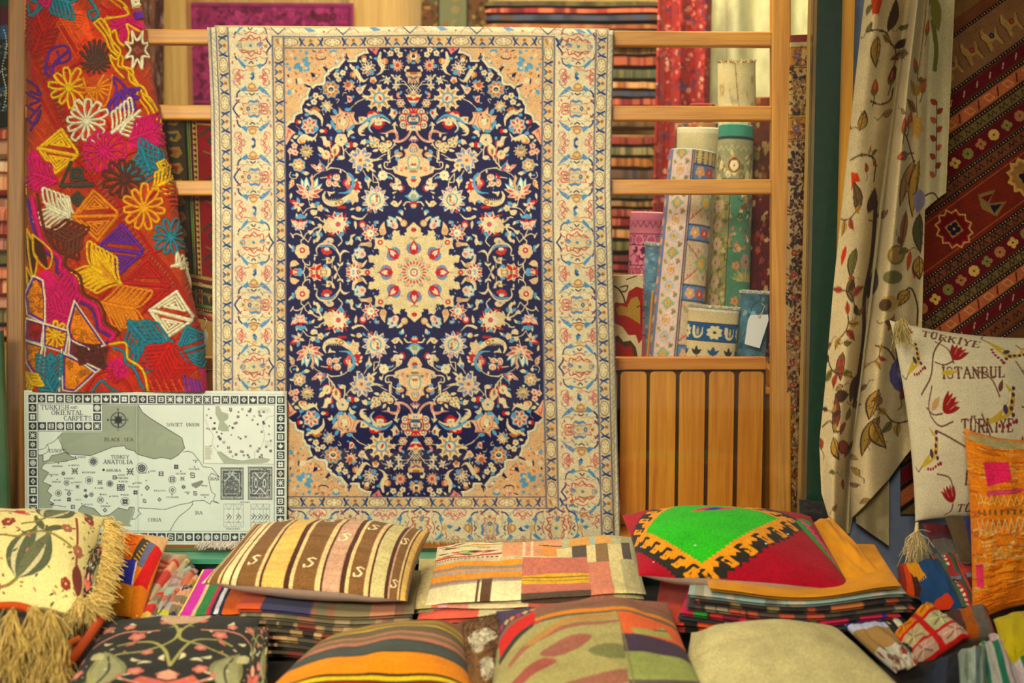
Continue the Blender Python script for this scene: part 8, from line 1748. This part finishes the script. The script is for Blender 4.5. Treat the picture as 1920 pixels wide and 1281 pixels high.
# ------------------------------------------------------------------ embroidered curtain and the kilim on the right wall
def curtain_cv():
    c = Cv(0, 0, 330, 1020, 2, 'c6b184'); BRN, RST, OCH, OLV, MAR = '4a3428', '9c4a30', 'a8843c', '6e6838', '6a2c2c'
    def sprig(x, y, a, k, s_=1.0):
        c.rot(x, y, a, s_); c.line('0,0 14,-6 30,-4 44,6', BRN, 3)
        c.leaf(14, -6, 10, -34, 15, k[0], .1, vein=BRN); c.leaf(30, -4, 44, -34, 16, k[1], -.1, vein=BRN); c.leaf(44, 6, 70, 14, 14, k[2], .1, vein=BRN); c.leaf(0, 0, -24, 10, 13, k[1], vein=BRN); c.ident()
    def bud(x, y, a, k=RST): c.rot(x, y, a); c.line('0,26 2,12 0,0', BRN, 2.6); c.poly('-8,0 -7,-12 0,-24 8,-12 9,0 3,6 -4,6', k, sm=True); c.leaf(0, 8, -9, -4, 6, OLV); c.leaf(0, 8, 10, -4, 6, OLV); c.leaf(0, -2, 0, -20, 5, 'c8683c'); c.ident()
    def big(x, y, a, k, L=64): c.rot(x, y, a); c.leaf(0, 0, 0, -L, 25, BRN, .08); c.leaf(0, -2, 0, -L + 5, 20, k, .08); c.line([[0, 0], [0, -L * .85]], BRN, 1.6); [c.line([[0, -L * t], [8 * (1 if j % 2 else -1), -L * t - 7]], BRN, 1) for j, t in enumerate((.2, .3, .45, .55, .7))]; c.ident()
    c.poly('34,-10 60,-10 56,26 46,38 38,20', 'b84824', sm=True); c.poly('40,30 56,30 52,70 42,66', 'dcc494', sm=True)
    c.line('30,60 52,56 80,62 96,84', BRN, 4); big(60, 68, 176, OCH, 60); sprig(92, 80, 60, (BRN, '7c6838', BRN)); big(84, 60, 10, BRN, 66); c.line('60,190 84,196 108,188 112,166', BRN, 3.6); bud(66, 172, 0); bud(104, 152, 6, MAR)
    big(40, 245, 10, OCH, 40); c.line('26,300 54,290 88,300 92,340', BRN, 3.4); sprig(60, 290, 20, (OCH, OLV, RST), .6); c.poly('30,322 48,326 56,340 44,342 36,356', 'b8401c'); big(60, 400, -20, '6e5838'); big(86, 400, 12, BRN, 50)
    sprig(50, 400, 160, (RST, OCH, BRN), .9); big(64, 465, 186, OLV, 60); c.leaf(36, 460, 30, 500, 11, 'b83c28'); big(60, 520, 170, '6e6838', 50); sprig(40, 545, 30, (BRN, RST, BRN)); sprig(60, 590, 100, (OCH, RST, OCH)); big(56, 660, 178, RST, 56)
    sprig(60, 700, 200, (RST, OLV, BRN)); big(46, 740, 90, BRN, 40); c.line('20,800 40,790 56,810 80,806', BRN, 3); big(52, 812, -5, '7c4028', 76); big(52, 820, 150, OCH, 50); big(70, 830, 110, RST, 40); sprig(30, 770, 40, (OCH, BRN, OCH), .7); c.line('104,380 108,480 100,560 110,640 104,760', BRN, 10); big(108, 560, 10, BRN, 60); big(112, 700, 200, BRN, 60)
    # right fall
    c.line('204,20 196,90 190,170 200,240', OLV, 3); bud(182, 130, -30); c.leaf(190, 180, 166, 150, 18, OCH, vein=OLV); c.leaf(190, 180, 212, 146, 18, OCH, vein=OLV); bud(214, 60, 10); bud(212, 168, 20, 'b85a34'); c.leaf(192, 210, 158, 186, 18, '8a6030', vein=BRN); bud(172, 232, 10)
    c.petals(196, 238, 26, 6, 'c89c50', rot=10, wid=.7); c.line('196,310 180,280 166,256 156,250', BRN, 3.4); bud(156, 244, 0); bud(166, 292, -100); big(196, 300, 200, 'a87c44', 96); big(208, 300, 186, OCH, 110); c.leaf(214, 355, 208, 400, 32, '8a8090'); c.leaf(180, 395, 174, 470, 18, '8a5c30', vein=BRN); big(214, 400, 176, '5a5830', 76)
    c.disc(164, 478, 22, 'a8844c', 18); c.ring(164, 478, 17, OLV, 4); c.leaf(196, 470, 192, 510, 11, 'a84c28'); c.leaf(206, 490, 208, 524, 11, 'a83c24'); big(216, 480, 176, OCH, 46); c.disc(160, 520, 22, '6e683c', 13); c.line('176,560 200,540 216,570 218,610', BRN, 3.4); big(200, 545, 220, OCH, 40); c.disc(158, 570, 20, 'b8944c', 16); c.disc(150, 572, 14, '5a4428', 12); c.leaf(162, 620, 172, 590, 13, 'a8682c', vein=BRN)
    c.line('140,648 166,656 190,690', BRN, 3); sprig(150, 660, 120, (RST, OCH, OCH), .6); c.disc(206, 700, 34, '5c587c', 38); c.disc(210, 694, 24, '8c88a4', 28); c.line('200,660 206,620', BRN, 3); c.line('190,690 176,640', BRN, 2.4); big(156, 730, 190, OCH, 60); big(164, 780, 196, '8a7030', 80); big(152, 790, 150, OCH, 60); sprig(214, 790, 190, (OCH, OLV, OCH), .9)
    c.poly('236,0 330,0 330,1020 236,1020', 'c2b488'); c.line('262,40 270,90 268,130', OLV, 9); c.leaf(262, -10, 274, 60, 22, '7c7434'); [c.leaf(274, 196 + 17 * j, 274 + 15 * (1 if j % 2 else -1), 186 + 17 * j, 12, ('96402a', '84382a', 'a8583a')[j % 3]) for j in range(9)]; c.line('274,190 276,330', BRN, 2); c.line('240,370 270,362 290,380', BRN, 3); c.disc(270, 460, 14, 'a04a2c', 18); c.disc(250, 480, 14, '7c2c34', 20); c.disc(290, 470, 18, 'b87040', 22)
    rr = random.Random(15)
    for k in range(44):
        x, y = rr.uniform(20, 226), rr.uniform(0, 960); a = rr.uniform(0, 360); c.rot(x, y, a, rr.uniform(.5, .85)); kk = rr.choice((OCH, '8a6a3c', RST, OLV, '7a5434', 'a08050'))
        c.leaf(0, 0, 34, 0, 17, '5a4028', .1); c.leaf(2, 0, 31, 0, 13, kk, .1); c.line('0,0 28,4', BRN, 1.4); c.line('0,0 -14,4 -24,-4', BRN, 2); c.ident()
    c.tint(.05, 30, 3); c.grain(.12, 3, .5); return c
cvc = curtain_cv()
nv, nu = 420, 240
V_, U_ = np.meshgrid(np.linspace(0, 1, nv), np.linspace(0, 1, nu), indexing='ij')
ysc = [0, .2, .4, .6, .8, .9, 1]
def lerp2(tab): return np.array([[np.interp(v, ysc, t) for t in tab] for v in V_[:, 0]])
e = lerp2([[1624, 1602, 1582, 1562, 1546, 1536, 1540], [1700, 1678, 1652, 1630, 1606, 1596, 1590], [1712, 1684, 1660, 1636, 1608, 1592, 1596], [1748, 1738, 1736, 1732, 1726, 1716, 1708]])
PX = np.empty((nv, nu))
for i in range(nv): PX[i] = np.interp(U_[i], [0, .40, .46, 1.0], e[i])
bot = np.interp(U_[0], [0, .1, .40, .46, .62, .8, 1], [925, 968, 1002, 972, 940, 900, 842])
PY = -30 + V_ * (bot[None] + 30)
dep = .06 * np.exp(-((U_ - .15) / .13) ** 2) + .085 * np.exp(-((U_ - .64) / .13) ** 2) - .04 * np.exp(-((U_ - .40) / .08) ** 2) + .012 * np.sin(U_ * 22 + V_ * 3)
CX = np.interp(U_, [0, .40, .46, 1], [16, 118, 122, 226])
P = WyA(PX, PY, -.12 - dep)
cur = thing('embroidered_curtain', 'cream curtain embroidered with brown leaves and red buds hanging on the right wall', 'curtain', tuple(Wy(1640, 960, -.15)))
sheet('outer_fall', P, cvc.sample(CX, PY + 0 * CX), MF, cur, t=.003, edgecol='c8b078', back='bfae80')
U2, V2 = np.meshgrid(np.linspace(0, 1, 70), np.linspace(0, 1, 260))
PX = 1728 + U2 * np.interp(V2, [0, 1], [62, 44]); PY = -30 + V2 * (398 - U2 * 36 + 30)
sheet('inner_fall', WyA(PX, PY, -.10 - .012 * np.sin(U2 * 6)), cvc.sample(240 + U2 * 62, PY), MF, cur, t=.003, edgecol='c8bc7c')
U2, V2 = np.meshgrid(np.linspace(0, 1, 40), np.linspace(0, 1, 90))
sheet('lower_lining', WyA(1604 + U2 * 62 + V2 * 6 * 0, 860 + V2 * (120 + 44 * U2), -.11 - .01 * np.sin(U2 * 7)), np.tile(hx('a4946c'), (90, 40, 1)), MF, cur, t=.003)
def kilimwall():
    c = Cv(1660, -30, 2140, 1000, 2, '6a4430'); BRN, SAL, RDD, OLV, DK, CRM = '7c5034', 'b07048', '6c1c24', '7a6840', '2a1c1c', 'c8a878'
    c.rot(1785, 400, -36)
    def yv(y): return (y - 400) * .81
    def band(y0, y1, k): c.rect(-420, yv(y0), 420, yv(y1), k)
    def dots(y): c.rect(-420, yv(y) - 3.2, 420, yv(y) + 3.2, DK); [c.disc(x, yv(y), 1.3, CRM, n=6) for x in range(-300, 320, 6)]
    def eS(y, k, s_=1.0):
        for x in range(-300, 320, 26): c.line([[x - 8, yv(y) + 5 * s_], [x - 4, yv(y) - 5 * s_], [x, yv(y) + 4 * s_], [x + 6, yv(y) - 5 * s_], [x + 10, yv(y) + 4 * s_]], k, 1.8, sm=False)
    band(-420, 40, '8a6c40'); band(40, 66, BRN); band(66, 175, '8c6a48')
    for x in range(-300, 330, 46):      # row of animals
        a, b, k = x, yv(124), 'a88a54'
        c.poly([[a - 16, b + 22], [a - 13, b + 2], [a - 16, b - 10], [a - 10, b - 22], [a - 3, b - 24], [a - 5, b - 14], [a, b - 4], [a + 12, b - 4], [a + 18, b - 14], [a + 20, b - 4], [a + 15, b + 4], [a + 16, b + 22], [a + 10, b + 22], [a + 8, b + 8], [a - 4, b + 8], [a - 9, b + 22]], k); c.line([[a - 16, b + 22], [a - 13, b + 2], [a - 16, b - 10], [a - 10, b - 22]], DK, 1.3, sm=False); c.line([[a + 16, b + 22], [a + 15, b + 4], [a + 20, b - 8]], DK, 1.3, sm=False); c.f5(a + 4, b - 2, 6, '8c3c30' if x % 3 else '3a3a4c', 'c8a070')
    def half(ys, fl):
        for kind, y0, y1 in ys:
            if kind == 'd': dots(y0)
            else: band(y0, y1, kind); m_ = (y0 + y1) / 2
            if kind == SAL:
                for x in range(-300, 320, 44): c.line([[x - 8, yv(m_) - 6], [x + 4, yv(m_) - 6], [x + 8, yv(m_) + 6], [x - 4, yv(m_) + 6]], 'd09468', 2, sm=False, closed=True); c.line([[x + 16, yv(m_) + 7], [x + 24, yv(m_) - 7]], '6a2c24', 3)
            if kind in (BRN, OLV): eS(m_, DK if kind == BRN else '3c2c28')
            if kind == RDD:
                for i, x in enumerate(range(-300, 320, 30)):
                    if y1 - y0 > 30: c.f5(x, yv(m_), 11, ['c8a864', '8c8450', 'a87c54'][i % 3], DK, 22, 8 if i % 2 else 4); c.disc(x, yv(m_), 2, RDD)
                    else: c.line([[x - 4, yv(m_) + 4], [x + 4, yv(m_) - 4]], 'b8a88c', 2.2)
    half([('d', 70, 0), ('d', 172, 0), (RDD, 180, 206), ('d', 213, 0), (SAL, 220, 247), ('d', 254, 0), (OLV, 260, 279), ('d', 284, 0), (RDD, 290, 330), ('d', 337, 0), (BRN, 343, 362), ('d', 370, 0)], 0)
    band(375, 484, '7c3420')
    half([('d', 488, 0), (BRN, 493, 508), ('d', 515, 0), (RDD, 520, 556), ('d', 562, 0), (OLV, 567, 582), ('d', 588, 0), (SAL, 594, 618), ('d', 624, 0), (RDD, 630, 652), ('d', 658, 0), (BRN, 664, 690), ('d', 700, 0)], 1)
    band(705, 800, '6c4c34'); half([('d', 806, 0), (RDD, 812, 840), ('d', 846, 0), (SAL, 852, 880), ('d', 886, 0), (OLV, 892, 960)], 1)
    c.line([[-300, yv(384)], [300, yv(384)]], 'a87048', 1.6); c.line([[-300, yv(474)], [300, yv(474)]], 'a87048', 1.6)
    for j, (x, k) in enumerate(((-14, 0), (152, 1), (300, 0))):
        m_ = yv(432)
        z_ = [[x + (34 if i % 2 else 27) * math.cos(i * math.pi / 12), m_ + (38 if i % 2 else 31) * math.sin(i * math.pi / 12)] for i in range(24)]
        c.poly(z_, 'c09858' if k else '8a2c28'); c.line(z_, 'c8a468', 2.6, sm=False, closed=True); c.poly([[x + (q[0] - x) * .82, m_ + (q[1] - m_) * .82] for q in z_], '9c7848' if k else '741820')
        c.rect(x - 13, m_ - 13, x + 13, m_ + 13, 'a8804c'); c.f5(x, m_, 13, '2c2434', 'b89060', 45, 4)
    c.poly([[60, yv(432) - 26], [92, yv(432) - 14], [66, yv(432)], [96, yv(432) + 16], [64, yv(432) + 28], [50, yv(432)]], '8c7448'); c.poly([[62, yv(432) - 18], [84, yv(432) - 11], [66, yv(432) - 3]], '6c1c24'); c.poly([[66, yv(432) + 4], [86, yv(432) + 15], [64, yv(432) + 21]], '2c2434')
    c.tint(.08, 20, 3); c.grain(.2, 3, .6); c.A = c.A ** 1.22; return c
ck = kilimwall(); GX, GY = np.meshgrid(np.arange(1690, 2060, 1.4), np.arange(-28, 965, 1.4))
kw = thing('wall_kilim', 'rust and brown carpet with diagonal stripes, animals and medallions hanging on the right wall', 'carpet', tuple(Wy(1850, 960, -.06)))
sheet('woven_face', WyA(GX, GY, -.060 - .004 * np.sin(GX / 50.)), ck.sample(GX, GY), PILE, kw, t=.008)
